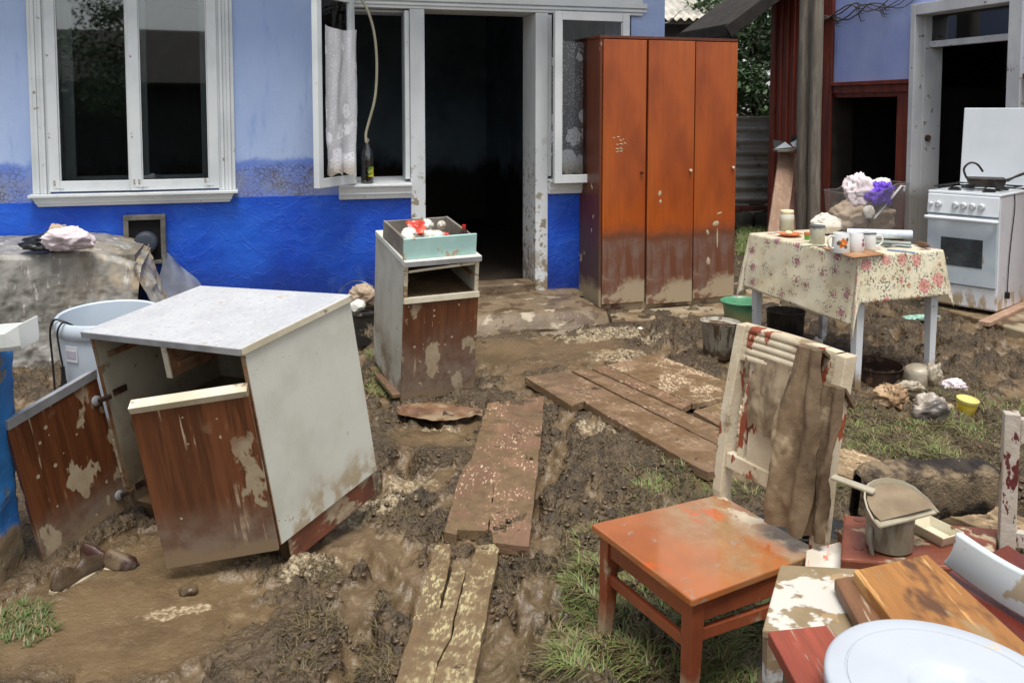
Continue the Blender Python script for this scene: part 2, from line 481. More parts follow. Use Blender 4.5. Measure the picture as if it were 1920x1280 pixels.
# red-brown outbuilding etc
M['redboard'] = mat('oxblood_board_paint', lin(128, 52, 32), lin(92, 36, 24), 0.55, (3, 0.35, 0.7, (4, 4, 0.5)), bump=0.2, bscale=24, bstretch=(4, 4, 0.4), layers=[(lin(58, 30, 22), [('n', 7, 0.55, 0.75, (3, 3, 0.3))], 0.7)])
M['lilac'] = mat('pale_lilac_plaster', lin(150, 166, 220), lin(168, 182, 228), 0.85, (2, 0.3, 0.7, (1, 1, 1)), bump=0.15, bscale=35, layers=[(lin(206, 210, 224), [('n', 9, 0.66, 0.69, (6, 6, 0.3))], 0.8)])
M['greywood'] = mat('weathered_grey_wood', lin(140, 131, 117), lin(112, 104, 92), 0.85, (6, 0.35, 0.65, (4, 4, 0.4)), bump=0.35, grain=(7, (5, 5, 0.35), 0.5), bscale=20, bstretch=(6, 6, 0.4))
M['darkwood'] = mat('dark_old_timber', lin(46, 39, 33), lin(30, 26, 22), 0.85, bump=0.3, bscale=20, bstretch=(1, 1, 4))
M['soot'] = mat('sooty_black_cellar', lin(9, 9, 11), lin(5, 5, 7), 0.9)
M['rawwood'] = mat('raw_pinkish_board', lin(182, 150, 126), lin(160, 126, 104), 0.8, (5, 0.35, 0.65, (3, 3, 0.4)), grain=(9, (5, 5, 0.3), 0.3), layers=[(lin(126, 90, 70), [('d', 5, 0.13)], 0.8)])
M['rawwood_red'] = mat('reddish_leaning_board', lin(140, 98, 88), lin(116, 76, 68), 0.8, grain=(9, (5, 5, 0.3), 0.35))
M['asbestos'] = mat('weathered_corrugated_sheet', lin(200, 196, 186), lin(164, 160, 150), 0.9, (3, 0.35, 0.65, (0.6, 1, 1)), bump=0.3, bscale=60, layers=[(lin(172, 158, 124), [('n', 2.0, 0.5, 0.65, (0.5, 1, 3))], 0.9), (lin(100, 96, 88), [('n', 6, 0.6, 0.75)], 0.9)])
M['shedwall'] = mat('grey_shed_render', lin(104, 100, 94), lin(84, 80, 74), 0.9, bump=0.2)
M['brick'] = mat('old_red_brick', lin(132, 78, 60), lin(104, 62, 50), 0.9, (9, 0.35, 0.65, (1, 1, 1)), bump=0.4, vary=True, layers=[(lin(96, 88, 78), [('n', 12, 0.55, 0.7)], 0.9)])
M['stone'] = mat('rough_grey_stone', lin(104, 98, 88), lin(76, 70, 62), 0.9, bump=0.5, bscale=25, vary=True, layers=[(lin(74, 82, 52), [('n', 8, 0.6, 0.7)], 0.9)])
M['tin'] = mat('galvanised_tin', lin(128, 134, 140), lin(104, 110, 116), 0.4, metal=0.6)
M['bark'] = mat('tree_bark', lin(84, 72, 58), lin(60, 50, 40), 0.9, bump=0.5)
M['leaf'] = mat('tree_leaf', (0.05, 0.095, 0.035, 1), (0.085, 0.14, 0.055, 1), 0.5, (3, 0.4, 0.6, (1, 1, 1)))
# concrete
M['concrete'] = mat('muddy_concrete', lin(164, 150, 124), lin(140, 126, 102), 0.7, (4, 0.35, 0.65, (1, 1, 1)), bump=0.3, bscale=30, layers=[
    (MUD, [('n', 2.6, 0.46, 0.6)], 0.5, 0.4, lin(104, 86, 64)), (WET, [('n', 5, 0.52, 0.62)], 0.4, 0.6, lin(112, 92, 68))])
M['step'] = mat('mud_caked_step', lin(126, 108, 84), lin(100, 84, 64), 0.55, (4, 0.35, 0.65, (1, 1, 1)), bump=0.5, bscale=18, layers=[
    (lin(170, 158, 136), [('n', 5, 0.58, 0.66, (1, 2, 2))], 0.6, -0.2), (WET, [('n', 7, 0.50, 0.6)], 0.45, 0.7)])
M['blueconc'] = mat('peeling_blue_concrete', lin(52, 128, 198), lin(40, 108, 180), 0.6, (4, 0.35, 0.65, (1, 1, 1)), bump=0.6, bscale=14, layers=[
    (lin(122, 116, 104), [('n', 4, 0.53, 0.58)], 0.9, -0.5, lin(92, 86, 76)), (MUD, [('ng', 2, 0.20, 0.15, 6, 0.12)], 0.7, 0.4, lin(110, 104, 84))])
# furniture
def walnut(name, top=None, amt=0.0, flip=False):
    return mat(name, lin(120, 72, 44), lin(100, 58, 35), 0.36, (2.4, 0.35, 0.65, (5, 5, 0.3)), bump=0.04, bscale=60, grain=(7, (6, 6, 0.22), 0.52), layers=[
        (lin(134, 116, 100), [('ng', 2, 0.40 * amt, 0.10 * amt, 5, 0.14 * amt, (1, 1, 0.6)), ('n', 3, 0.28, 0.5)], 0.7, 0.1, lin(112, 86, 70)),
        (DRY, [('n', 8, 0.575, 0.605, (1, 1, 0.55)), ('ng', 2, 0.50, 0.30, 3, 0.25)], 0.8, 0.5, lin(160, 142, 114)),
        (DRY, [('d', 30, 0.2)], 0.8, 0.2), (lin(182, 160, 132), [('n', 24, 0.62, 0.66, (1.6, 1.6, 0.09)), ('n', 3, 0.46, 0.56)], 0.7, 0.2), (MUD, [('ng', 2, 0.075, 0.03, 9, 0.07)], 0.8, 0.5)])
M['walnut'] = walnut('walnut_veneer', amt=0.55)
M['walnut_muddy'] = walnut('walnut_veneer_tide_marked', amt=1.15)
M['offwhite'] = mat('cream_laminate', lin(214, 214, 202), lin(200, 199, 186), 0.5, (4, 0.4, 0.7, (1, 1, 1)), bump=0.10, bscale=220, bstretch=(1, 1, 0.25), layers=[
    (lin(168, 152, 124), [('n', 13, 0.68, 0.74)], 0.8, 0.2), (DRY, [('ng', 2, 0.14, 0.03, 6, 0.12), ('n', 8, 0.42, 0.55)], 0.8, 0.3), (lin(120, 108, 90), [('d', 30, 0.10)], 0.7)])
M['offwhite_dirty'] = mat('grubby_cream_laminate', lin(190, 188, 174), lin(168, 164, 148), 0.55, (4, 0.35, 0.65, (1, 1, 1)), bump=0.06, bscale=80, layers=[
    (lin(128, 110, 86), [('ng', 2, 0.35, 0.08, 4, 0.25), ('n', 6, 0.44, 0.62)], 0.8, 0.3), (lin(116, 100, 80), [('n', 12, 0.64, 0.72)], 0.7)])
M['speckle'] = mat('speckled_white_worktop', lin(198, 199, 201), lin(186, 187, 190), 0.33, (5, 0.4, 0.65, (1, 1, 1)), layers=[
    (lin(178, 178, 182), [('n', 42, 0.56, 0.63)], 0.35), (lin(210, 211, 214), [('n', 60, 0.60, 0.66)], 0.3), (lin(176, 152, 120), [('n', 5, 0.66, 0.70, (1, 2.4, 1))], 0.7, 0.3)])
M['alu'] = mat('dull_metal_edging', lin(176, 177, 178), lin(150, 151, 152), 0.4, (9, 0.35, 0.65, (1, 1, 1)), metal=0.15, layers=[(DRY, [('n', 9, 0.62, 0.70)], 0.8)])
M['cream_strip'] = mat('cream_edge_strip', lin(214, 206, 184), lin(196, 186, 160), 0.5, (7, 0.4, 0.65, (1, 1, 1)), layers=[(lin(142, 118, 88), [('n', 10, 0.60, 0.68)], 0.8, 0.2)])
M['plywood'] = mat('bare_plywood', lin(150, 108, 74), lin(122, 84, 56), 0.75, (8, 0.4, 0.65, (1, 4, 4)), layers=[(MUD, [('n', 6, 0.52, 0.62)], 0.8)])
M['inside'] = mat('muddy_cabinet_inside', lin(186, 180, 160), lin(150, 140, 118), 0.7, (3, 0.35, 0.65, (1, 1, 1)), layers=[(lin(108, 90, 68), [('ng', 2, 0.5, 0.05, 4, 0.3)], 0.6, 0.3), (MUD, [('n', 9, 0.57, 0.64)], 0.7, 0.3)])
M['mudfill'] = mat('wet_mud', lin(104, 86, 64), lin(80, 64, 46), 0.42, (9, 0.35, 0.65, (1, 1, 1)), bump=0.5, bscale=25)
M['mudlight'] = mat('settled_silt', lin(146, 128, 102), lin(124, 106, 82), 0.4, (9, 0.35, 0.65, (1, 1, 1)), bump=0.25, bscale=22)
M['rust'] = mat('rusty_iron', lin(74, 52, 42), lin(48, 36, 30), 0.6, (10, 0.35, 0.65, (1, 1, 1)), bump=0.3, bscale=50, metal=0.4, layers=[(lin(112, 84, 62), [('n', 8, 0.56, 0.66)], 0.8)])
M['orangewood'] = mat('orange_varnished_veneer', lin(188, 94, 34), lin(172, 80, 26), 0.25, (1.6, 0.3, 0.7, (3, 3, 0.35)), bump=0.03, bscale=60, grain=(5, (6, 6, 0.2), 0.25), layers=[
    (lin(136, 60, 22), [('n', 1.5, 0.46, 0.76, (1.2, 1.2, 0.5))], 0.3), (lin(112, 66, 44), [('ng', 2, 0.60, 0.50, 2.4, 0.14)], 0.45), (lin(124, 100, 86), [('ng', 2, 0.49, 0.44, 4, 0.07), ('n', 9, 0.34, 0.62, (2, 2, 0.25))], 0.6, 0.2, lin(118, 78, 60)),
    (DRY, [('n', 11, 0.665, 0.69, (1, 1, 0.5)), ('ng', 2, 1.1, 0.3, 2, 0.4)], 0.8, 0.5), (lin(168, 150, 122), [('ng', 2, 0.20, 0.13, 6, 0.12), ('n', 6, 0.40, 0.50)], 0.8, 0.4), (DRY, [('n', 26, 0.69, 0.71, (1.4, 1.4, 0.14)), ('g', 2, 0.9, 0.2)], 0.8)])
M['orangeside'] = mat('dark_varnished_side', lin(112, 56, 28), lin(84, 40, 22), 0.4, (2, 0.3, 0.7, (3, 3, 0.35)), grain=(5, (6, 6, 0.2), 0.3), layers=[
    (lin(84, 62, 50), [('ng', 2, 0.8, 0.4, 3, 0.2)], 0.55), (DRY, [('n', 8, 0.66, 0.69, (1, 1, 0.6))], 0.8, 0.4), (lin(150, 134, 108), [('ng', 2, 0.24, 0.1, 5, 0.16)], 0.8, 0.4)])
# ------------------------------------------------------------------ the ground: churned flood mud
RNG = np.random.RandomState(7)
random.seed(11)

def blob(X, Y, px, py, rx, ry, ang=0.0):
    c = G(px, py)
    dx, dy = X - c.x, Y - c.y
    ca, sa = math.cos(ang), math.sin(ang)
    u, v = (dx * ca + dy * sa) / rx, (-dx * sa + dy * ca) / ry
    return np.exp(-(u * u + v * v))

PRINTS = []
for _ in range(120):
    px = random.uniform(640, 1330); py = random.uniform(730, 1290)
    if py > 900 and px < 560: continue
    p = G(px, py)
    PRINTS.append((p.x, p.y, random.uniform(0.035, 0.06), random.uniform(0.08, 0.135), random.gauss(-0.25, 0.6), random.uniform(0.014, 0.034)))
for _ in range(60):
    px = random.uniform(1560, 1930); py = random.uniform(590, 700)
    p = G(px, py)
    PRINTS.append((p.x, p.y, random.uniform(0.05, 0.09), random.uniform(0.1, 0.16), random.uniform(-1.5, 1.5), random.uniform(0.02, 0.045)))
for _ in range(40):
    px = random.uniform(1180, 1320); py = random.uniform(610, 680)
    p = G(px, py)
    PRINTS.append((p.x, p.y, random.uniform(0.05, 0.09), random.uniform(0.1, 0.16), random.uniform(-1.5, 1.5), random.uniform(0.01, 0.03)))

PLANKZONE = []      # (x, y, radius): mud stays flat under boards and furniture
def masks(X, Y):
    n1 = fbm(X * 1.7, Y * 1.7, seed=3)
    n2 = fbm(X * 5, Y * 5, seed=5)
    smooth = np.clip(1.4 * blob(X, Y, 200, 1190, 0.42, 0.26) + 0.9 * blob(X, Y, 300, 1050, 0.3, 0.25) + 1.0 * blob(X, Y, 1000, 660, 0.65, 0.4) + 0.9 * blob(X, Y, 800, 820, 0.24, 0.16) + 0.5 * blob(X, Y, 640, 1000, 0.2, 0.2) + 0.35 * n2, 0, 1)
    grass = np.clip(1.25 * blob(X, Y, 1700, 830, 0.62, 0.55) + 1.1 * blob(X, Y, 1330, 1130, 0.28, 0.5) + 0.8 * blob(X, Y, 1450, 930, 0.45, 0.22) + 1.1 * blob(X, Y, 1250, 1230, 0.5, 0.25) + 0.8 * blob(X, Y, 1130, 1080, 0.22, 0.3)
                    + 0.9 * blob(X, Y, 1240, 900, 0.22, 0.2) + 0.6 * blob(X, Y, 1900, 760, 0.3, 0.4) + 1.2 * blob(X, Y, 20, 1180, 0.16, 0.12) + 0.7 * blob(X, Y, 735, 715, 0.12, 0.2) + 1.3 * blob(X, Y, 1410, 450, 0.6, 0.8) + 0.5 * blob(X, Y, 460, 1085, 0.12, 0.06)
                    + 0.75 * blob(X, Y, 1480, 640, 0.3, 0.25) + 0.35 * n1 + 0.3 * n2 - 0.12, 0, 1)
    pale = np.clip(1.3 * blob(X, Y, 585, 1060, 0.09, 0.13, -0.5) + 1.2 * blob(X, Y, 690, 950, 0.14, 0.11, 0.6) + 1.0 * blob(X, Y, 335, 1145, 0.15, 0.045, 0.3) + 1.1 * blob(X, Y, 1150, 630, 0.5, 0.16, 0.3) + 0.9 * blob(X, Y, 1160, 668, 0.3, 0.2) + 0.7 * blob(X, Y, 830, 800, 0.2, 0.12)
                   + 0.9 * blob(X, Y, 1120, 800, 0.16, 0.14) + 0.75 * blob(X, Y, 770, 900, 0.2, 0.2), 0, 1)
    return smooth, grass, pale, n1, n2

def clumps(X, Y):
    """0 in the smooth trodden pans, 1 on the ragged clumps of torn turf between them"""
    wx = X + 0.07 * fbm(X * 5, Y * 5, seed=21) + 0.02 * fbm(X * 17, Y * 17, seed=23); wy = Y + 0.07 * fbm(X * 5, Y * 5, seed=22) + 0.02 * fbm(X * 17, Y * 17, seed=24)
    a = fbm((wx * 0.94 - wy * 0.34) * 7.5, (wx * 0.34 + wy * 0.94) * 5.0, seed=41, oct=4, gain=0.62)
    return 1 / (1 + np.exp(-(a + 0.10) * 13)), a

def height(X, Y, fine=True):
    X = np.asarray(X, float); Y = np.asarray(Y, float)
    smooth, grass, pale, n1, n2 = masks(X, Y)
    rough = (1 - smooth) * (1 - 0.35 * grass)
    cl, a = clumps(X, Y)
    wx = X + 0.06 * fbm(X * 6, Y * 6, seed=21); wy = Y + 0.06 * fbm(X * 6, Y * 6, seed=22)
    h = 0.012 * n1 + rough * (0.020 * ridge(wx * 3.2, wy * 2.6, seed=8) + 0.034 * (cl - 0.5) + 0.030 * np.clip(a, -0.5, 0.6))
    h = h + rough * cl * (0.026 * fbm(wx * 14, wy * 14, seed=9, oct=5, gain=0.68) + 0.016 * ridge(wx * 22, wy * 20, seed=10, oct=3))
    h = h + rough * (1 - cl) * (0.012 * fbm(wx * 10, wy * 10, seed=15, oct=4, gain=0.6) + 0.005 * ridge(wx * 16, wy * 14, seed=16, oct=2))
    if fine:
        for (x, y, rx, ry, a, dpt) in PRINTS:
            sel = (np.abs(X - x) < 0.3) & (np.abs(Y - y) < 0.3)
            if not sel.any(): continue
            dx, dy = X[sel] - x, Y[sel] - y
            ca, sa = math.cos(a), math.sin(a)
            u, v = (dx * ca - dy * sa) / rx, (dx * sa + dy * ca) / ry
            r2 = np.sqrt(u * u + v * v) + 0.12 * fbm(dx * 18 + x * 9, dy * 18, seed=4)
            pit = 1 / (1 + np.exp((r2 - 0.95) * 11))
            rim = np.exp(-((r2 - 1.22) / 0.2) ** 2)
            tread = 0.004 * np.sin(v * ry * 2 * math.pi / 0.024) * pit
            h[sel] += (-dpt * pit + 0.45 * dpt * rim * (0.5 + 0.8 * vnoise(dx * 14 + x * 5, dy * 14, seed=6)) + tread) * (0.35 + 0.65 * rough[sel])
        h = h + rough * (0.0015 + 0.007 * cl) * fbm(X * 45, Y * 45, seed=12, oct=3, gain=0.68) + 0.0016 * fbm(X * 30, Y * 30, seed=13, oct=3)
    for (x, y, r) in PLANKZONE:
        w = np.exp(-((X - x) ** 2 + (Y - y) ** 2) / (r * r))
        h = h * (1 - 0.75 * w)
    edge = np.clip((Y - 1.1) / 0.25, 0, 1) * np.clip((9.6 - Y) / 0.8, 0, 1)
    return h * edge

for (px, py, r) in [(900, 870, 0.16), (940, 800, 0.16), (880, 950, 0.16), (870, 1060, 0.13), (840, 1150, 0.13), (820, 1250, 0.13), (1080, 740, 0.25), (1180, 760, 0.25), (1270, 800, 0.22), (1220, 720, 0.25), (1320, 840, 0.15)]:
    q = G(px, py); PLANKZONE.append((q.x, q.y, r))

NU, NV = 720, 620
ys = np.exp(np.linspace(math.log(1.05), math.log(10.5), NV))
us = np.linspace(-0.80, 0.80, NU)
Xg = us[:, None] * ys[None, :] + 0.0 * us[:, None]
Yg = np.broadcast_to(ys[None, :], (NU, NV)).copy()
Zg = height(Xg, Yg)
sm_, gr_, pa_, _, _ = masks(Xg, Yg)
verts = np.stack([Xg, Yg, Zg], -1).reshape(-1, 3)
ii, jj = np.meshgrid(np.arange(NU - 1), np.arange(NV - 1), indexing='ij')
q0 = (ii * NV + jj).ravel()
quads = np.stack([q0, q0 + NV, q0 + NV + 1, q0 + 1], 1)
# the wide plain sheet that runs on to the horizon, a hand's breadth lower
nb = len(verts)
big = np.array([(-300, -300, -0.09), (300, -300, -0.09), (300, 400, -0.09), (-300, 400, -0.09)], float)
me = bpy.data.meshes.new('ground')
allv = np.vstack([verts, big])
me.vertices.add(len(allv)); me.vertices.foreach_set('co', allv.ravel())
fl = np.vstack([quads, [[nb, nb + 1, nb + 2, nb + 3]]])
me.loops.add(fl.size); me.loops.foreach_set('vertex_index', fl.ravel().astype(np.int32))
me.polygons.add(len(fl)); me.polygons.foreach_set('loop_start', (np.arange(len(fl)) * 4).astype(np.int32)); me.polygons.foreach_set('loop_total', np.full(len(fl), 4, np.int32))
me.update(calc_edges=True)
att = me.color_attributes.new('zone', 'FLOAT_COLOR', 'POINT')
zc = np.ones((len(allv), 4), np.float32)
zc[:nb, 0] = pa_.ravel(); zc[:nb, 1] = sm_.ravel(); zc[:nb, 2] = gr_.ravel(); zc[:nb, 3] = (clumps(Xg, Yg)[0] * (1 - 0.8 * sm_)).ravel()
zc[nb:, :3] = (0, 0, 0.7)
att.data.foreach_set('color', zc.ravel())

N = NT('flood_mud')
co = N.co()
za = N.n('VertexColor', layer_name='zone')
sp = N.n('SeparateColor'); N.t.links.new(za.outputs[0], sp.inputs[0])
pale, smo, gra = sp.outputs[0], sp.outputs[1], sp.outputs[2]; clm = za.outputs['Alpha']
n_a = N.noise(co, 3.0, 7, 0.65); n_b = N.noise(co, 14, 7, 0.68, (1, 1, 1), (4, 2, 1)); n_c = N.noise(co, 55, 5, 0.65, (1, 1, 1), (1, 9, 1))
pan = N.mix(N.rng(n_a, 0.35, 0.68), lin(114, 95, 70), lin(92, 75, 54))
pan = N.mix(N.rng(n_b, 0.48, 0.70), pan, lin(130, 111, 84))
trf = N.mix(N.rng(n_b, 0.36, 0.66), lin(60, 49, 35), lin(98, 81, 58))
trf = N.mix(N.math('MULTIPLY', N.rng(n_c, 0.52, 0.66), 0.8), trf, lin(50, 41, 28))
cm = N.rng(N.math('MULTIPLY_ADD', N.math('SUBTRACT', n_b, 0.5), 1.3, clm), 0.15, 0.85)
col = N.mix(cm, pan, trf)
col = N.mix(N.math('MULTIPLY', N.rng(smo, 0.3, 0.9), 0.5), col, N.mix(N.rng(n_a, 0.4, 0.7), lin(116, 96, 69), lin(98, 80, 57)))
col = N.mix(N.math('MULTIPLY', N.rng(gra, 0.35, 0.85), 0.5), col, lin(84, 75, 48))
pm = N.rng(N.math('ADD', pale, N.math('MULTIPLY', N.math('SUBTRACT', N.noise(co, 16, 7, 0.7, (1, 1, 1), (2, 5, 7)), 0.5), 1.5)), 0.55, 0.75)
col = N.mix(N.math('MULTIPLY', pm, N.rng(n_c, 0.62, 0.40, 0.1, 0.85)), col, N.mix(N.rng(n_c, 0.4, 0.6), lin(186, 170, 140), lin(160, 142, 112)))
N.set(N.p.inputs['Base Color'], col)
rg = N.math('ADD', N.rng(cm, 0.0, 1.0, 0.30, 0.56), N.math('MULTIPLY', n_b, 0.12))
N.set(N.p.inputs['Roughness'], rg)
vcl = N.n('TexVoronoi'); mpv = N.n('Mapping'); mpv.inputs['Scale'].default_value = (48, 48, 48); N.t.links.new(co, mpv.inputs[0])
nwv = N.n('VectorMath', operation='MULTIPLY_ADD'); N.t.links.new(N.t.nodes[-3].outputs[0] if False else mpv.outputs[0], nwv.inputs[2]); nwn = N.n('TexNoise'); N.t.links.new(mpv.outputs[0], nwn.inputs['Vector']); nwn.inputs['Scale'].default_value = 0.8; nwn.inputs['Detail'].default_value = 1; N.t.links.new(nwn.outputs['Color'], nwv.inputs[0]); nwv.inputs[1].default_value = (1.6, 1.6, 1.6)
N.t.links.new(nwv.outputs[0], vcl.inputs['Vector']); vcl.inputs['Scale'].default_value = 1.0
clump = N.math('MULTIPLY', N.math('SUBTRACT', 1.0, vcl.outputs['Distance']), N.math('MULTIPLY', cm, N.rng(smo, 0.8, 0.2)))
hh = N.math('ADD', N.math('MULTIPLY', N.math('ADD', N.math('MULTIPLY', n_b, 0.55), N.math('MULTIPLY', n_c, 0.5)), N.rng(cm, 0.0, 1.0, 0.6, 1.0)), N.math('MULTIPLY', clump, 0.7))
b = N.n('Bump'); b.inputs['Strength'].default_value = 1.0; b.inputs['Distance'].default_value = 0.018
N.t.links.new(hh, b.inputs['Height']); N.t.links.new(b.outputs[0], N.p.inputs['Normal'])
M['ground'] = N.m
ground = link('ground', me, M['ground'], smooth=False)
me.polygons.foreach_set('use_smooth', [True] * len(me.polygons))
tag(ground, 'brown trodden flood mud covering the yard', kind='structure')

def hz(x, y):
    return float(height(np.array([x]), np.array([y]), fine=False)[0])

# concrete paving: a strip in front of the house and an apron round the stove
HOUSE = Vector((0.508, 6.673, 0)); HROT = rad(16)
hs = Vector((math.cos(HROT), math.sin(HROT), 0)); hn = Vector((math.sin(HROT), -math.cos(HROT), 0))
def slab(name, poly, z0, z1, label):
    mb = MB()
    P = [(p[0], p[1]) for p in poly]
    mb.prism(P, z0, z1)
    o = mb.build(name, M['concrete'], bevel=0.012)
    return tag(o, label, kind='structure')
def hpt(s, o): return HOUSE + hs * s + hn * o
slab('pavement', [hpt(-5.5, 0.62), hpt(-0.2, 0.66), hpt(1.55, 0.60), hpt(1.6, -0.4), hpt(0.72, -0.05), hpt(-5.5, -0.05)], -0.1, 0.022, 'narrow muddy concrete path along the foot of the blue house')
a0, a1, a2 = G(1560, 536), G(1700, 566), G(1930, 632)
slab('pavement', [a0, a1, a2, Vector((5.2, 4.9, 0)), Vector((6.5, 6.5, 0)), Vector((3.4, 10.6, 0)), Vector((2.6, 9.0, 0))], -0.1, 0.03, 'concrete apron under the white stove')
# ------------------------------------------------------------------ blue house
house = thing('house', 'blue plastered village house with white windows and an open dark doorway', 'house', HOUSE, HROT)
def holed(mb, x0, x1, z0, z1, t, holes, y0=0.0, nz=1):
    xs = sorted({x0, x1, *[h[0] for h in holes if x0 < h[0] < x1], *[h[1] for h in holes if x0 < h[1] < x1]})
    zs = sorted({z0, z1, *[h[2] for h in holes if z0 < h[2] < z1], *[h[3] for h in holes if z0 < h[3] < z1]})
    inside = lambda x, z: any(h[0] < x < h[1] and h[2] < z < h[3] for h in holes)
    filled = {}
    for i in range(len(xs) - 1):
        for j in range(len(zs) - 1):
            filled[i, j] = not inside((xs[i] + xs[i + 1]) / 2, (zs[j] + zs[j + 1]) / 2)
    for (i, j), ok in filled.items():
        if not ok: continue
        a, b_, c, d = xs[i], xs[i + 1], zs[j], zs[j + 1]
        mb.add([(a, y0, c), (b_, y0, c), (b_, y0, d), (a, y0, d)], [(0, 1, 2, 3)])
        mb.add([(a, y0 + t, c), (b_, y0 + t, c), (b_, y0 + t, d), (a, y0 + t, d)], [(3, 2, 1, 0)])
        for (di, dj, q) in ((-1, 0, [(a, y0, c), (a, y0, d), (a, y0 + t, d), (a, y0 + t, c)]), (1, 0, [(b_, y0, c), (b_, y0 + t, c), (b_, y0 + t, d), (b_, y0, d)]),
                            (0, -1, [(a, y0, c), (a, y0 + t, c), (b_, y0 + t, c), (b_, y0, c)]), (0, 1, [(a, y0, d), (b_, y0, d), (b_, y0 + t, d), (a, y0 + t, d)])):
            if not filled.get((i + di, j + dj), False):
                mb.add(q, [(0, 1, 2, 3)])
    return mb
W1 = (-3.63, -2.60, 0.985, 2.62)
W2 = (-1.70, -1.29, 0.985, 2.21)
DR = (-1.185, -0.355, 0.16, 2.21)
W3 = (-0.257, 0.42, 0.985, 2.21)
BAY = (-1.70, 0.42, 0.0, 2.36)        # the timber porch front: two windows and the door
wl = MB(); holed(wl, -6.2, 0.70, 0.90, 3.05, 0.30, [W1, (W2[0], W2[1] + 0.0, 0.90, 2.36), (W2[1], DR[0], 0.90, 2.36), (DR[0], DR[1], 0.90, 2.36), (DR[1], W3[0], 0.90, 2.36), (W3[0], W3[1], 0.90, 2.36)])
wl.build('wall', M['plaster'], house)
pl = MB(); holed(pl, -6.2, 0.712, -0.1, 0.9, 0.312, [(W2[1], W3[0], -0.1, 0.9)], y0=-0.012)
pl.build('plinth', M['plinth'], house)
# side wall, back wall, partition, floor, ceiling
mb = MB(); mb.box(0.40, 0.698, 0.30, 4.2, -0.1, 3.05); mb.box(-6.2, 0.698, 4.2, 4.5, -0.1, 3.05); mb.box(-6.2, -5.9, 0.30, 4.2, -0.1, 3.05)
mb.build('rear_wall', M['plaster'], house)
mb = MB(); mb.box(-2.15, -2.03, 0.305, 4.195, 0.16, 2.6); mb.box(-5.895, 0.395, 4.14, 4.195, 0.16, 2.6); mb.box(0.33, 0.395, 0.305, 4.13, 0.16, 2.6)
mb.build('partition', M['room'], house)
mb = MB(); mb.box(-5.89, 0.39, 0.10, 4.13, 0.05, 0.155); mb.build('floor', M['room_dark'], house)
mb = MB(); mb.box(-5.89, 0.39, 0.305, 4.19, 2.62, 2.75); mb.build('ceiling', M['room_dark'], house)
rf = MB(); rf.hexa([(-6.7, -0.55, 2.96), (1.15, -0.55, 2.96), (1.15, 2.3, 4.6), (-6.7, 2.3, 4.6), (-6.7, -0.55, 3.06), (1.15, -0.55, 3.06), (1.15, 2.3, 4.7), (-6.7, 2.3, 4.7)])
rf.hexa([(-6.7, 2.3, 4.6), (1.15, 2.3, 4.6), (1.15, 5.0, 2.96), (-6.7, 5.0, 2.96), (-6.7, 2.3, 4.7), (1.15, 2.3, 4.7), (1.15, 5.0, 3.06), (-6.7, 5.0, 3.06)])
rf.build('roof', M['asbestos'], house)

def sash(name, w, h, parent, stile=0.058, t=0.042, mat_=None, gl='glass'):
    """casement leaf in its own frame: x 0..w, y thickness, z 0..h; returns the leaf object with its pane as child"""
    mat_ = mat_ or M['trim_clean']
    mb = MB()
    mb.box(0, stile, 0, t, 0, h); mb.box(w - stile, w, 0, t, 0, h)
    mb.box(stile, w - stile, 0.002, t - 0.002, 0, stile * 1.1); mb.box(stile, w - stile, 0.002, t - 0.002, h - stile * 1.1, h)
    for (a, b_, c, d) in ((stile, stile + 0.008, stile * 1.1, h - stile * 1.1), (w - stile - 0.008, w - stile, stile * 1.1, h - stile * 1.1)):
        mb.box(a, b_, 0.010, t - 0.010, c, d)
    o = mb.build(name, mat_, parent, bevel=0.003)
    g = MB(); g.box(stile + 0.001, w - stile - 0.001, t * 0.5 - 0.0015, t * 0.5 + 0.0015, stile * 1.1, h - stile * 1.1)
    g.build('pane', M[gl], o)
    return o

# left window: moulded casing, sill, two outer leaves slightly ajar and an inner fixed frame
cz0, cz1 = 0.955, 2.70
for (a, b_, nm) in ((-3.735, -3.63, 'casing'), (-2.60, -2.49, 'casing')):
    mb = MB()
    wd = b_ - a
    for k, (fa, fb, pr) in enumerate(((0, 0.22, 0.020), (0.22, 0.42, 0.034), (0.42, 0.64, 0.026), (0.64, 0.82, 0.038), (0.82, 1.0, 0.018))):
        if nm == 'casing' and a > -3: fa, fb = 1 - fb, 1 - fa
        mb.box(a + wd * fa, a + wd * fb, -pr, 0.001 * k + 0.002, cz0, cz1)
    mb.build('casing', M['trim'], house, bevel=0.004)
mb = MB(); mb.box(-3.63, -2.60, -0.026, 0.004, 2.56, cz1); mb.build('casing', M['trim'], house, bevel=0.004)
mb = MB(); mb.box(-3.75, -2.475, -0.095, 0.004, 0.935, 0.955); mb.hexa([(-3.70, -0.05, 0.875), (-2.53, -0.05, 0.875), (-2.53, 0.0, 0.875), (-3.70, 0.0, 0.875), (-3.73, -0.08, 0.935), (-2.50, -0.08, 0.935), (-2.50, 0.0, 0.935), (-3.73, 0.0, 0.935)])
mb.box(-3.715, -2.515, -0.066, -0.002, 0.896, 0.912)
mb.build('window_sill', M['trim'], house, bevel=0.004)
mb = MB(); mb.box(-3.63, -3.59, 0.006, 0.14, 0.985, 2.56); mb.box(-2.64, -2.60, 0.006, 0.14, 0.985, 2.56); mb.box(-3.59, -2.64, 0.006, 0.14, 0.955, 1.005); mb.box(-3.59, -2.64, 0.006, 0.14, 2.50, 2.56); mb.box(-3.125, -3.085, 0.03, 0.14, 1.005, 2.50)
mb.build('window_frame', M['trim'], house, bevel=0.003)
MB().box(-3.62, -3.585, 0.141, 0.295, 0.99, 2.60).build('window_reveal', M['trim'], house)
MB().box(-2.645, -2.61, 0.141, 0.295, 0.99, 2.60).build('window_reveal', M['trim'], house)
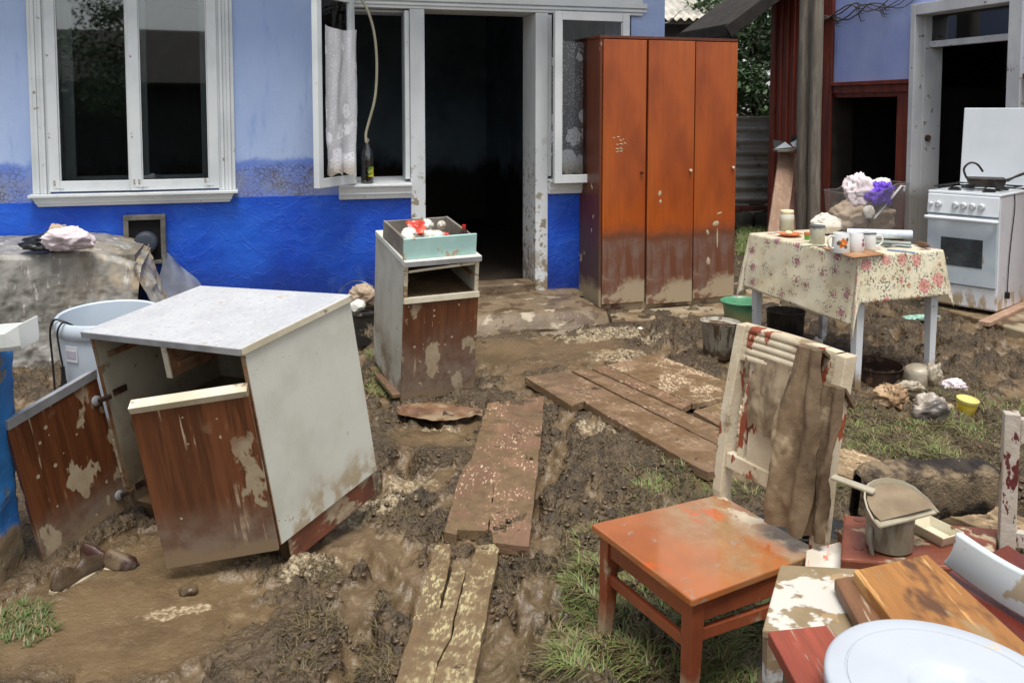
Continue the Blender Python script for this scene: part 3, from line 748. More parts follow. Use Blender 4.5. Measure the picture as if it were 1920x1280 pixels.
mb = MB(); mb.box(-3.584, -3.515, 0.20, 0.235, 0.99, 2.56); mb.box(-2.715, -2.646, 0.20, 0.235, 0.99, 2.56); mb.box(-3.514, -2.716, 0.202, 0.233, 0.99, 1.05); mb.box(-3.15, -3.06, 0.198, 0.237, 1.0505, 2.56); mb.build('inner_window_frame', M['trim_clean'], house, bevel=0.002)
l = sash('window_leaf', 0.545, 1.57, house, 0.062); at(l, (-3.635, -0.028, 0.968), rad(-2.6))
l = sash('window_leaf', 0.545, 1.57, house, 0.062); l.data = l.data.copy(); at(l, (-2.595 - 0.545 * math.cos(rad(3.0)), -0.028 - 0.545 * math.sin(rad(3.0)), 0.968), rad(3.0))
for (sx, sz, a) in ((-3.61, 0.99, -2.6), (-3.13, 0.99, -2.6), (-3.10, 0.99, 3), (-2.69, 0.99, 3)):     # corner irons
    mb = MB(); mb.box(0, 0.06, -0.002, 0.001, 0, 0.012); mb.box(0, 0.012, -0.0025, 0.001, 0.0125, 0.05)
    o = mb.build('corner_iron', M['trim'], house); at(o, (sx, -0.029 - (0.026 if -3.2 < sx < -3.0 else (0.002 if sx < -3.2 else 0.006)), sz), rad(a))

# porch front: posts, header, rails, sills
def post(a, b_, z0, z1, m, pr=0.03):
    mb = MB(); mb.box(a, b_, -pr, 0.30, z0, z1)
    return mb.build('door_post' , m, house, bevel=0.004)
post(-1.29, -1.185, 0.10, 2.209, M['trim_mud'])
post(-0.355, -0.257, 0.10, 2.209, M['trim_mud'])
mb = MB(); mb.box(-1.80, 0.50, -0.034, 0.298, 2.21, 2.36); mb.box(-1.83, 0.53, -0.055, -0.035, 2.262, 2.30); mb.box(-1.83, 0.53, -0.048, -0.035, 2.232, 2.25)
mb.build('header_board', M['trim'], house, bevel=0.004)
mb = MB(); mb.box(-1.80, -1.70, -0.034, 0.298, 0.985, 2.209); mb.build('window_post', M['trim'], house, bevel=0.004)
for (a, b_) in ((-1.80, -1.291), (-0.256, 0.47)):
    mb = MB()
    mb.hexa([(a, -0.095, 0.955), (b_, -0.095, 0.955), (b_, 0.297, 0.985), (a, 0.297, 0.985), (a, -0.095, 0.972), (b_, -0.095, 0.972), (b_, 0.297, 1.000), (a, 0.297, 1.000)])
    mb.hexa([(a, -0.055, 0.868), (b_, -0.055, 0.868), (b_, 0.0, 0.868), (a, 0.0, 0.868), (a, -0.080, 0.955), (b_, -0.080, 0.955), (b_, 0.0, 0.955), (a, 0.0, 0.955)])
    mb.box(a, b_, -0.072, -0.03, 0.900, 0.915)
    mb.build('window_sill', M['trim'], house, bevel=0.004)
    mb = MB(); mb.box(a + 0.002, b_ - 0.002, 0.02, 0.28, 0.12, 0.867); mb.build('parapet', M['plinth'], house)
mb = MB(); mb.box(-1.30, -1.291, 0.06, 0.29, 1.0, 2.20); mb.box(-1.695, -1.303, 0.06, 0.29, 2.19, 2.205); mb.build('window_reveal', M['trim'], house)
mb = MB(); mb.box(-1.325, -1.292, -0.012, 0.058, 1.0, 2.20); mb.build('window_frame', M['trim'], house, bevel=0.003)
mb = MB(); mb.box(-0.255, -0.225, -0.015, 0.06, 1.0, 2.20); mb.build('window_frame', M['trim'], house, bevel=0.003)
# open leaf beside the door, swung back towards the wall (hinged on the window post)
l = sash('window_leaf', 0.465, 1.30, house, 0.056, gl='glass_clear'); l.location = (-1.715, -0.06, 0.985); l.rotation_euler = (0, 0, rad(180 + 53)); LEAF2 = l
l = sash('window_leaf', 0.60, 1.255, house, 0.056, gl='glass_clear'); l.location = (0.345, -0.10, 0.955); l.rotation_euler = (0, rad(0), rad(180 + 3)); LEAF3 = l
# threshold
mb = MB(); mb.box(-1.184, -0.356, -0.05, 0.14, 0.10, 0.205); mb.build('threshold', M['step'], house, bevel=0.012)

step = MB()
step.grid(lambda U, V: (-1.9 + U * 1.87 + 0.10 * (V < 0.12) * (U > 0.9), 0.0 - 0.74 * V, 0.135 + 0.012 * fbm(U * 9, V * 5, seed=31) - 0.03 * np.clip((V - 0.86) / 0.14, 0, 1) ** 2 * 3 - 0.04 * np.clip((U - 0.94) / 0.06, 0, 1)), 80, 36, flip=True)
step.grid(lambda U, V: (-1.9 + U * 1.87, -0.74 - 0.05 * V - 0.035 * fbm(U * 12, V * 3, seed=33) * np.sin(V * 3), (0.045 + 0.012 * fbm(U * 9, np.ones_like(V) * 5, seed=31) - 0.04 * np.clip((U - 0.94) / 0.06, 0, 1)) * 1.0 * (1 - V) - 0.05 * V), 80, 10, flip=True)
step.grid(lambda U, V: (-0.03 + 0.03 * V + 0.02 * fbm(U * 6, V * 3, seed=36), -0.74 * (1 - U), (0.095) * (1 - V) - 0.05 * V), 30, 8, flip=False)
o = step.build('doorstep', M['step'], smooth=True)
at(o, HOUSE, HROT)
tag(o, 'low concrete doorstep caked with mud in front of the open doorway', 'doorstep')

# lace curtains: hung over the open leaves
def curtain(w, h, seed, wob=0.018, skew=0.0):
    mb = MB()
    nu, nv = 40, 70
    def fn(U, V):
        x = U * w * (1 - 0.06 * (1 - V)) + skew * (1 - V)
        y = wob * np.sin(U * 13 + 1.5 * fbm(U * 2, V * 2, seed=seed)) * (0.35 + 0.65 * (1 - V)) + 0.008 * fbm(U * 5, V * 4, seed=seed + 1)
        z = -h * (1 - V) - 0.02 * np.sin(U * 3.1) * V + 0.012 * np.sin(U * 23) * (V < 0.02)
        return x, y, z
    mb.grid(fn, nu, nv)
    U, V = np.meshgrid(np.linspace(0, 1, nu), np.linspace(0, 1, nv), indexing='ij')
    mb.uv = np.stack([(U * w / 1.0).ravel(), V.ravel()], 1)
    return mb
c = curtain(0.40, 0.98, 51).build('lace_curtain', M['lace'], smooth=True)
mloc = house.matrix_basis
HM = Matrix.Translation(HOUSE) @ Matrix.Rotation(HROT, 4, 'Z')
p = HM @ Vector((-1.715, -0.06, 0.985)) ; ang = HROT + rad(233)
d2 = Vector((math.cos(ang), math.sin(ang), 0)); n2 = Vector((-math.sin(ang), math.cos(ang), 0))
c.location = p + d2 * 0.425 + n2 * 0.075 + Vector((0, 0, 1.06)); c.rotation_euler = (0, 0, ang + math.pi)
tag(c, 'long white lace curtain draped over the open window leaf left of the door', 'curtain')
c = curtain(0.56, 1.0, 57, 0.014).build('lace_curtain', M['lace_thin'], smooth=True)
c.location = HM @ Vector((-0.245, -0.075, 2.015)); c.rotation_euler = (0, 0, HROT + rad(1))
tag(c, 'white lace curtain behind the glass of the window by the wardrobe', 'curtain')

# wine bottle with siphon hose on the sill
bt = thing('bottle', 'plastic bottle half full of dark red wine on the sill left of the door', 'bottle', HM @ Vector((-1.60, -0.015, 0.975)))
M['pet'] = glass('clear_plastic', (0.80, 0.82, 0.80, 1), 0.05)
M['wine'] = mat('dark_red_wine', lin(58, 16, 14), lin(40, 12, 10), 0.15)
M['hose'] = mat('translucent_grey_hose', lin(172, 166, 142), lin(150, 144, 122), 0.35)
M['yellowlabel'] = mat('yellow_green_label', lin(196, 180, 40), lin(70, 120, 50), 0.5, (30, 0.45, 0.55, (1, 1, 1)))
mb = MB(); mb.lathe([(0.038, 0.0), (0.044, 0.012), (0.044, 0.09), (0.041, 0.11), (0.044, 0.13), (0.044, 0.20), (0.035, 0.245), (0.016, 0.285), (0.014, 0.31), (0.0001, 0.31)], 24); mb.build('body', M['pet'], bt, smooth=True)
mb = MB(); mb.lathe([(0.036, 0.004), (0.042, 0.014), (0.042, 0.09), (0.039, 0.11), (0.042, 0.13), (0.042, 0.165), (0.0001, 0.165)], 24); mb.build('wine', M['wine'], bt, smooth=True)
mb = MB(); mb.grid(lambda U, V: (0.0455 * np.cos(-1.2 + U * 1.5), 0.0455 * np.sin(-1.2 + U * 1.5), 0.05 + 0.07 * V), 12, 3); mb.build('label', M['yellowlabel'], bt)
mb = MB(); mb.lathe([(0.0165, 0.295), (0.0165, 0.318), (0.0001, 0.318)], 16); mb.build('neck_wrap', M['hose'], bt)
pts = [D(x, y, 6.1) for x, y in ((687, 268), (686, 252), (692, 228), (702, 190), (706, 150), (706, 105), (701, 60), (690, 22), (674, -4), (655, -14))]
path = []
for i in range(len(pts) - 1):
    for k in range(5):
        t = k / 5.0
        p0, p1, p2, p3 = pts[max(i - 1, 0)], pts[i], pts[i + 1], pts[min(i + 2, len(pts) - 1)]
        path.append(0.5 * ((2 * p1) + (p2 - p0) * t + (2 * p0 - 5 * p1 + 4 * p2 - p3) * t * t + (3 * p1 - p0 - 3 * p2 + p3) * t ** 3))
mb = MB(); mb.tube(path, 0.0095, 10)
tag(mb.build('siphon_hose', M['hose'], smooth=True), 'grey siphon hose arching up from the wine bottle in the open window', 'hose')

# the low barn across the yard, seen only as a mirror image in the panes
barn = thing('barn', 'dark barn with a steep roof across the yard, mirrored in the left window panes', 'barn', (-3.0, -9.0, 0), HROT + rad(0))
mb = MB(); mb.box(-6, 6, -4, 0, -0.1, 2.2); mb.build('wall', M['darkwood'], barn)
mb = MB(); mb.hexa([(-6.5, 0.5, 1.95), (6.5, 0.5, 1.95), (6.5, -2, 3.25), (-6.5, -2, 3.25), (-6.5, 0.6, 2.05), (6.5, 0.6, 2.05), (6.5, -2, 3.35), (-6.5, -2, 3.35)]); mb.hexa([(-6.5, -2, 3.25), (6.5, -2, 3.25), (6.5, -4.5, 1.95), (-6.5, -4.5, 1.95), (-6.5, -2, 3.35), (6.5, -2, 3.35), (6.5, -4.6, 2.05), (-6.5, -4.6, 2.05)])
mb.build('roof', M['darkwood'], barn)
# ------------------------------------------------------------------ right-hand outbuilding (its wall runs towards the camera)
OB = Vector((3.66, 8.0, 0)); OROT = math.atan2(-0.962, 0.272)       # local x along the wall towards the camera, y into the building
outb = thing('outbuilding', 'outbuilding of oxblood boards and lilac plaster with a white framed dark doorway', 'outbuilding', OB, OROT)
# local y: rotate x by +90 -> points away from the yard
def opx(px, o=0.0):                                                 # wall coordinate for a photo column, o metres in front of the wall
    lo, hi = -4.0, 3.0
    for _ in range(50):
        s = (lo + hi) / 2
        X = OB.x + 0.272 * s - 0.962 * o; Y = OB.y - 0.962 * s - 0.272 * o
        if CX + F * X / Y < px: lo = s
        else: hi = s
    return s
DX1 = opx(1893)
sA, sB = opx(1560), opx(1712); DX0 = sB
cel0, cel1 = opx(1546), opx(1680)
mb = MB(); holed(mb, sA, 3.4, 1.76, 3.0, 0.25, [(sB - 0.02, DX1 + 0.14, 1.76, 2.42)]); mb.build('wall', M['lilac'], outb)
mb = MB(); holed(mb, -2.25, sA, -0.05, 3.0, 0.25, []); mb.build('wall', M['darkwood'], outb)
mb = MB(); holed(mb, sA, sB - 0.02, -0.05, 1.76, 0.25, [(cel0 + 0.03, cel1, 0.05, 1.62)]); mb.build('dado', M['redboard'], outb)
mb = MB(); holed(mb, DX1 + 0.14, 3.4, -0.05, 1.76, 0.25, []); mb.build('dado', M['redboard'], outb)
mb = MB(); mb.box(sA, sB - 0.021, -0.045, 0.002, 1.735, 1.775); mb.box(sA, sB - 0.021, -0.022, 0.001, 1.66, 1.734); mb.build('dado_rail', M['redboard'], outb, bevel=0.004)
mb = MB(); mb.box(DX1 + 0.142, 3.4, -0.045, 0.002, 1.735, 1.775); mb.build('dado_rail', M['redboard'], outb, bevel=0.004)
# upright boards of the far half, each its own piece
k = 0; x = -2.25
bw = 0.125
while x < sA - 0.02:
    w_ = min(bw, sA - x)
    mb = MB(); mb.box(x + 0.003, x + w_ - 0.003, -0.020 - 0.004 * (k % 2), -0.001, 0.0, 2.98); mb.build('board', M['redboard'], outb, bevel=0.003)
    mb = MB(); mb.box(x + w_ - 0.018, x + w_ + 0.016, -0.040, -0.021 - 0.004, 0.0, 2.98); mb.build('batten', M['redboard'], outb, bevel=0.003)
    x += w_; k += 1
mb = MB(); mb.box(-2.32, -2.24, -0.05, 0.05, 0, 2.98); mb.build('corner_board', M['redboard'], outb, bevel=0.004)
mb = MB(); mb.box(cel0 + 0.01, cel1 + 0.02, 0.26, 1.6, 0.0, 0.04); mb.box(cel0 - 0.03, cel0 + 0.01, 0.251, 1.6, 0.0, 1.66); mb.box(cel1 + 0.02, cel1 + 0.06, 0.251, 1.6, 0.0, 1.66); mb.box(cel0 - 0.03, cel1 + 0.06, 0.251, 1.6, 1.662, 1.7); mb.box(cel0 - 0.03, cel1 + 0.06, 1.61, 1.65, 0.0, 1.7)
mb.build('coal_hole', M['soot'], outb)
# far end wall and back
mb = MB(); mb.box(-2.25, -2.0, 0.251, 3.0, -0.05, 3.0); mb.box(-2.25, 3.4, 3.0, 3.2, -0.05, 3.0); mb.box(-1.99, 3.39, 0.26, 2.99, 2.9, 3.0); mb.box(3.2, 3.4, 0.251, 3.0, -0.05, 2.89)
mb.build('rear_wall', M['shedwall'], outb)
# doorway: white frame, transom with pane, dark door leaf ajar
fm = mat('chalky_white_door_frame', lin(214, 216, 218), lin(192, 194, 198), 0.6, (3, 0.35, 0.65, (1, 1, 0.5)), bump=0.08, bscale=40, layers=[(lin(150, 146, 140), [('ng', 2, 0.85, 0.7, 3, 0.12)], 0.8), (lin(120, 108, 90), [('n', 13, 0.64, 0.70)], 0.8)])
mb = MB(); mb.box(sB - 0.015, sB + 0.045, -0.055, 0.05, 0.0, 2.44); mb.build('door_frame', fm, outb, bevel=0.004)
mb = MB(); mb.box(sB - 0.01, sB + 0.05, 0.0505, 0.25, 0.0, 2.36); mb.build('door_frame', fm, outb, bevel=0.004)
mb = MB(); mb.box(DX1, DX1 + 0.13, -0.055, 0.25, 0.0, 2.44); mb.build('door_frame', fm, outb, bevel=0.004)
mb = MB(); mb.box(sB + 0.051, DX1 - 0.001, -0.055, 0.25, 2.34, 2.44); mb.build('door_frame', fm, outb, bevel=0.004)
mb = MB(); mb.box(DX0 + 0.051, DX1 - 0.001, 0.10, 0.16, 2.055, 2.11); mb.build('transom_bar', fm, outb, bevel=0.004)
mb = MB(); mb.box(DX0 + 0.051, DX1 - 0.001, 0.125, 0.129, 2.111, 2.34); mb.build('transom_pane', M['glass'], outb)
mb = MB(); mb.lathe([(0.0001, -0.01), (0.026, -0.01), (0.03, 0.0), (0.03, 0.055), (0.02, 0.07), (0.0001, 0.07)], 14); mb.xf(Matrix.Rotation(rad(90), 4, 'X')); mb.tube([(-0.018, -0.02, 0.02), (-0.016, -0.02, 0.055), (0, -0.02, 0.066), (0.016, -0.02, 0.055), (0.018, -0.02, 0.02)], 0.006, 6)
o = mb.build('padlock', M['rust'], outb, smooth=True); at(o, (sB + 0.06, 0.11, 1.24), (0, 0, rad(-90)))
# roof: overhanging slope with rafters, ending short of the doorway
Z0, Z1, OV = 2.36, 3.75, 0.90
r = MB(); s0, s1 = -2.9, -1.75
def roofpt(s, o, dz): return (s, -o, Z0 + (OV - o) * 0.70 + dz)
r.hexa([roofpt(s0, OV, 0), roofpt(s1, OV, 0), roofpt(s1, -1.0, 0), roofpt(s0, -1.0, 0), roofpt(s0, OV, 0.05), roofpt(s1, OV, 0.05), roofpt(s1, -1.0, 0.05), roofpt(s0, -1.0, 0.05)])
r.build('roof', M['darkwood'], outb)
for s_ in (-2.8, -2.35, -1.95):
    mb = MB(); mb.bar(roofpt(s_, OV - 0.02, -0.05), roofpt(s_, -0.3, -0.05), 0.07, 0.095); mb.build('rafter', M['darkwood'], outb, bevel=0.004)
mb = MB(); mb.bar(roofpt(s1 + 0.012, OV + 0.03, -0.02), roofpt(s1 + 0.012, -1.0, -0.02), 0.024, 0.13); mb.build('barge_board', M['darkwood'], outb, bevel=0.003)
mb = MB(); mb.bar(roofpt(s0, OV + 0.016, -0.01), roofpt(s1, OV + 0.016, -0.01), 0.02, 0.12); mb.build('eaves_board', M['darkwood'], outb, bevel=0.003)
# vine / loose cable along the top of the wall
vn = MB()
for sd_ in range(4):
    rr = random.Random(sd_ + 3)
    pts = []; z = 2.44 + 0.015 * sd_
    for i in range(26):
        s_ = sA - 0.3 + i * (sB - sA + 0.3) / 25
        z += rr.uniform(-0.012, 0.012)
        pts.append((s_, -0.03 - 0.012 * rr.random() - 0.01 * sd_, z + 0.05 * math.sin(i * 0.5 + sd_)))
    vn.tube(pts, [0.009 * (1 - 0.6 * i / 25) for i in range(26)], 5)
    for j in (6, 12, 18):
        a = Vector(pts[j]); vn.tube([a, a + Vector((0.05, -0.01, -0.05 - 0.03 * rr.random())), a + Vector((0.12, -0.015, -0.07))], [0.005, 0.004, 0.002], 4)
o = tag(vn.build('vine', M['bark'], smooth=True), 'bare dark vine creeping along the top of the lilac wall', 'vine'); at(o, OB, OROT); o['kind'] = 'stuff'; del o['kind']

# two grey poles under the eaves, boards and tin leaning beside them
for i, (xt, xb, yy, rr_) in enumerate(((1508, 1502, 8.35, 0.056), (1531, 1524, 8.2, 0.056))):
    top = D(xt + 2, -20, yy); bot = D(xb, 500, yy); bot.z = -0.02; top.z = 2.75
    pts = [bot.lerp(top, k / 12.0) + Vector((0.004 * math.sin(k * 0.7 + i), 0, 0)) for k in range(13)]
    mb = MB(); mb.tube(pts, [rr_ * (1.08 - 0.012 * k) for k in range(13)], 12)
    tag(mb.build('pole', M['greywood'], smooth=True), ('left' if i == 0 else 'right') + ' one of two weathered wooden poles beside the oxblood boards', 'pole', 'grey poles under the eaves')
def leanboard(a, b, w, t, m, label):
    mb = MB(); mb.bar(a, b, w, t, up=(0, -1, 0.1)); o = mb.build('board', m, bevel=0.003)
    return tag(o, label, 'board', 'boards leaning by the poles')
leanboard(D(1450, 480, 8.1), D(1477, 286, 8.6), 0.17, 0.03, M['rawwood'], 'raw pinkish board leaning against the grey poles')
leanboard(D(1478, 480, 8.25), D(1494, 292, 8.62), 0.09, 0.03, M['rawwood_red'], 'narrow reddish board leaning between pink board and grey pole')
mb = MB(); mb.bar(D(1453, 283, 8.5), D(1500, 280, 8.5), 0.16, 0.025); tag(mb.build('ledge_board', M['greywood'], bevel=0.003), 'short grey board lying level on top of the leaning boards', 'board')
for (pts, lb) in ((((1449, 262), (1472, 266), (1485, 276), (1482, 281), (1452, 279)), 'bent scrap of grey tin on the ledge, left piece'), (((1483, 254), (1500, 258), (1500, 276), (1487, 275), (1482, 268)), 'bent scrap of grey tin on the ledge, beside the pole')):
    P = [D(x, y, 8.47 + 0.03 * math.sin(i * 2)) for i, (x, y) in enumerate(pts)]
    mb = MB(); mb.add(P, [tuple(range(5))]); tag(mb.build('tin_scrap', M['tin'], solid=0.004), lb, 'tin sheet')

# corrugated fence on a brick and stone footing
fence = thing('fence', 'corrugated sheet fence on a brick and stone footing behind the wardrobe', 'fence', (1.4, 11.0, 0))
fw = 3.6
mb = MB(); mb.grid(lambda U, V: (U * fw, 0.034 * np.cos(V * 2 * math.pi * 7.5) - 0.02 * V, 0.31 + V * 1.10), 24, 150); mb.build('sheet', M['asbestos'], fence, smooth=True, solid=0.008)
bm_ = MB().box(-0.118, 0.118, -0.055, 0.055, -0.032, 0.032); bme = bpy.data.meshes.new('brick'); bme.from_pydata(bm_.v, [], bm_.f)
rr_ = random.Random(5)
for i in range(15):
    piece(bme, 'brick', M['brick'], fence, (0.12 + i * 0.245, -0.02 + rr_.uniform(-0.012, 0.012), 0.265 + rr_.uniform(-0.004, 0.004)), (0, rr_.uniform(-0.03, 0.03), rr_.uniform(-0.05, 0.05)), 0.006)
for i in range(9):
    mb = MB(); w_ = rr_.uniform(0.34, 0.40)
    def fn(U, V, sd=i): 
        a, b_ = U * 2 * math.pi, (V - 0.5) * math.pi
        rd = 1 + 0.16 * fbm(np.cos(a) * 2 + sd * 7, np.sin(a) * 2, V * 3, seed=sd)
        p_ = lambda t: np.sign(t) * np.abs(t) ** 0.55
        return 0.205 * p_(np.cos(a) * np.cos(b_)) * rd, 0.10 * p_(np.sin(a) * np.cos(b_)) * rd, 0.115 * p_(np.sin(b_)) * rd
    mb.grid(fn, 16, 9); at(mb.build('stone', M['stone'], fence, smooth=True), (0.2 + i * 0.405, -0.04, 0.11))

# far shed with a corrugated roof
shed = thing('shed', 'grey rendered shed with a corrugated roof behind the blue house', 'shed', (1.3, 12.6, 0), rad(4))
mb = MB(); mb.box(-1.5, 1.82, 0.0, 3.0, -0.1, 2.78); mb.build('wall', M['shedwall'], shed)
mb = MB(); mb.grid(lambda U, V: (-1.8 + U * 3.75, -0.35 + V * 3.8, 2.74 + V * 1.5 + 0.022 * np.cos(U * 2 * math.pi * 4.15 / 0.13)), 260, 4, flip=False); mb.build('roof', M['asbestos'], shed, smooth=True, solid=0.008)
mb = MB(); mb.bar((-1.8, -0.3, 2.70), (1.9, -0.3, 2.70), 0.08, 0.05); mb.build('eaves_board', M['darkwood'], shed)
wp = [D(1246 + i * 3.2, 44 - i * 2.1 + 3 * math.sin(i * 0.5), 8.3) for i in range(14)]
mb = MB(); mb.tube(wp, 0.004, 5); tag(mb.build('wire', M['tin'], smooth=True), 'thin slack wire from the house corner towards the shed roof', 'wire')

# trees behind the fence
def tree(name, label, base, h, rad_, seed, n=5200, zlo=0.25):
    rr = random.Random(seed); rs = np.random.RandomState(seed)
    t = thing(name, label, 'tree', base)
    tr = MB()
    tr.tube([(0.03 * math.sin(k), 0.02 * k, h * 0.75 * k / 8) for k in range(9)], [0.11 * (1 - k / 9.5) + 0.015 for k in range(9)], 8)
    tips = []
    for k in range(16):
        z0 = h * (zlo + 0.5 * k / 16); a = k * 2.4; L = rad_ * rr.uniform(0.6, 1.0)
        e = Vector((math.cos(a) * L, math.sin(a) * L * 0.8, z0 + rr.uniform(0.1, 0.5)))
        b0 = Vector((0, 0.02 * 8 * z0 / h, z0))
        tr.tube([b0, b0.lerp(e, 0.5) + Vector((0, 0, 0.12)), e], [0.035, 0.022, 0.008], 5)
        tips += [b0.lerp(e, f) + Vector((rr.uniform(-.15, .15), rr.uniform(-.15, .15), rr.uniform(-.1, .2))) for f in (0.45, 0.7, 0.9, 1.0, 1.1)]
    tr.build('trunk', M['bark'], t, smooth=True)
    tips = np.array([tuple(p) for p in tips])
    c = tips[rs.randint(0, len(tips), n)] + rs.normal(0, 1, (n, 3)) * (0.20, 0.20, 0.15)
    nrm = rs.normal(0, 1, (n, 3)); nrm[:, 2] = np.abs(nrm[:, 2]) + 0.3; nrm /= np.linalg.norm(nrm, axis=1)[:, None]
    tg = np.cross(nrm, rs.normal(0, 1, (n, 3))); tg /= np.linalg.norm(tg, axis=1)[:, None]; bt_ = np.cross(nrm, tg)
    sz = rs.uniform(0.035, 0.065, (n, 1))
    V = np.stack([c - tg * sz, c + bt_ * sz * 0.5, c + tg * sz * 1.1 - nrm * sz * 0.25, c - bt_ * sz * 0.5], 1).reshape(-1, 3)
    m = MB(); m.v = [tuple(q) for q in V]; m.f = [(4 * i, 4 * i + 1, 4 * i + 2, 4 * i + 3) for i in range(n)]
    m.build('crown', M['leaf'], t)
    return t
tree('fruit_tree', 'dense green fruit tree above the corrugated fence', (3.75, 13.4, 0), 4.2, 1.5, 4, 17000, 0.20)
tree('fruit_tree', 'farther green tree filling the gap between shed and outbuilding', (4.6, 16.5, 0), 5.0, 1.9, 9, 9000, 0.12)
tree('walnut_tree', 'dark leafy tree mirrored in the left pane of the window', (-1.7, -6.6, 0), 4.2, 1.3, 21, 6000, 0.25)
# ------------------------------------------------------------------ big kitchen cabinet, racked and leaning
CE = Euler((rad(7.77), rad(-3.43), rad(-30.1)))
cab = thing('kitchen_cabinet', 'big low kitchen cabinet leaning in the mud with both doors hanging open', 'cabinet', (-1.402, 3.148, 0.046), tuple(CE))
CW, CD, CH = 0.758, 0.499, 0.70
def sh(mb):                                       # racked carcass: everything leans with height
    mb.v = [(x + 0.06 * z, y - 0.074 * z, z) for x, y, z in mb.v]; return mb
T = 0.018
mb = sh(MB().box(CW - T, CW, 0, CD, 0, CH - 0.024)); mb.build('side_panel', M['offwhite'], cab, bevel=0.0015)
mb = sh(MB().box(0, T, 0, CD, 0, CH - 0.024)); mb.build('side_panel', M['inside'], cab, bevel=0.0015)
mb = sh(MB().box(CW - T + 0.001, CW - 0.001, -0.0035, -0.0002, 0.0, CH - 0.026)); mb.build('edge_strip', M['plywood'], cab)
mb = sh(MB().box(0.001, T - 0.001, -0.0035, -0.0002, 0.0, CH - 0.026)); mb.build('edge_strip', M['plywood'], cab)
mb = sh(MB().box(T, CW - T, 0.012, CD - 0.012, 0.0, T)); mb.build('bottom_panel', M['mudfill'], cab)
mb = sh(MB().box(T, CW - T, CD - 0.012, CD - 0.004, 0, CH - 0.024)); mb.build('back_panel', M['inside'], cab)
mb = sh(MB().box(T, CW - T, 0.06, CD - 0.013, 0.30, 0.318)); mb.build('shelf', M['plywood'], cab)
mb = sh(MB().grid(lambda U, V: (T + 0.01 + U * (CW - 2 * T - 0.02), 0.12 + V * 0.36, 0.319 + 0.05 * np.clip(ridge(U * 4, V * 3, seed=71), 0, 1) * np.sin(U * math.pi) * np.sin(V * math.pi) + 0.001), 26, 18)); mb.build('mud_deposit', M['mudfill'], cab, smooth=True)
mb = sh(MB().box(CW * 0.50 - 0.012, CW * 0.50 + 0.012, 0.004, CD - 0.02, CH - 0.145, CH - 0.026)); mb.build('drawer_divider', M['plywood'], cab, bevel=0.001)
mb = sh(MB().box(CW * 0.50 - 0.0125, CW * 0.50 + 0.0125, -0.0005, 0.0038, CH - 0.145, CH - 0.026)); mb.build('edge_strip', M['cream_strip'], cab)
for xx in (T + 0.006, CW * 0.50 + 0.019):
    mb = sh(MB().box(xx - 0.006, xx + 0.006, 0.03, CD - 0.05, CH - 0.115, CH - 0.095)); mb.build('drawer_runner', M['plywood'], cab, bevel=0.001)
mb = sh(MB().box(-0.016, CW + 0.006, -0.018, CD + 0.006, CH - 0.022, CH)); mb.build('worktop', M['speckle'], cab, bevel=0.003)
mb = sh(MB().box(-0.017, CW + 0.0055, -0.0225, -0.0185, CH - 0.0235, CH - 0.001)); mb.build('front_edging', M['alu'], cab, bevel=0.001)
mb = sh(MB().box(CW + 0.0065, CW + 0.010, -0.018, CD + 0.006, CH - 0.024, CH - 0.001)); mb.build('side_edging', M['cream_strip'], cab, bevel=0.001)
mb = sh(MB().box(0.0, CW - T, 0.012, CD - 0.1, CH - 0.0245, CH - 0.0225)); mb.build('worktop_underside', M['plywood'], cab)
plm = mat('muddy_red_plinth', lin(126, 74, 54), lin(98, 58, 42), 0.55, (6, 0.35, 0.65, (1, 1, 1)), bump=0.3, layers=[(DRY, [('n', 9, 0.52, 0.60, (1, 0.5, 1))], 0.8, 0.4, MUD)])
mb = sh(MB().box(0.02, CW - 0.01, 0.035, 0.053, -0.085, -0.001)); mb.build('plinth', M['mudfill'], cab)
mb = sh(MB().box(CW - 0.028, CW - 0.009, 0.035, CD - 0.02, -0.095, -0.001)); mb.build('plinth', plm, cab, bevel=0.003)
def cdoor(label, w, h, m, hingex, ang, sign, z0, loc_y=-0.012):
    """door leaf: local x from the hinge outwards"""
    d = bpy.data.objects.new('door', None)
    mb = MB(); mb.box(0, w, -0.016, 0.0, 0.0, h - 0.036) if sign > 0 else mb.box(-w, 0, -0.016, 0.0, 0.0, h - 0.036)
    o = mb.build('door', m, cab, bevel=0.0015)
    o['label'] = label
    mb = MB()
    x0, x1 = (0, w) if sign > 0 else (-w, 0)
    mb.hexa([(x0, -0.018, h - 0.0355), (x1, -0.018, h - 0.0355), (x1, 0.004, h - 0.0355), (x0, 0.004, h - 0.0355), (x0, -0.030, h - 0.010), (x1, -0.030, h - 0.010), (x1, 0.010, h), (x0, 0.010, h)])
    mb.build('grip_rail', M['alu'] if sign > 0 else M['cream_strip'], o, bevel=0.002)
    for zz_ in (0.07, h - 0.11):
        mb = MB(); mb.lathe([(0.0001, 0), (0.018, 0.0), (0.018, 0.006), (0.012, 0.009), (0.0001, 0.009)], 16); mb.xf(Matrix.Translation((sign * 0.028, 0.0012, zz_)) @ Matrix.Rotation(rad(-90), 4, 'X'))
        mb.build('hinge_cup', M['alu'], o, smooth=True)
        mb = MB(); mb.bar((sign * 0.028, 0.012, zz_), (-sign * 0.012, 0.034, zz_), 0.014, 0.016); mb.build('hinge_arm', M['rust'], o, bevel=0.002)
    o.location = (hingex + 0.06 * z0, loc_y - 0.074 * z0, z0)
    # lean like the carcass
    o.rotation_euler = Euler((math.atan(0.074) * 1.0, math.atan(0.06), 0)).to_matrix().to_4x4().to_euler()
    o.rotation_euler = (Matrix.Rotation(math.atan(0.074), 4, 'X') @ Matrix.Rotation(math.atan(0.06), 4, 'Y') @ Matrix.Rotation(-sign * ang, 4, 'Z')).to_euler()
    bpy.data.objects.remove(d)
    return o
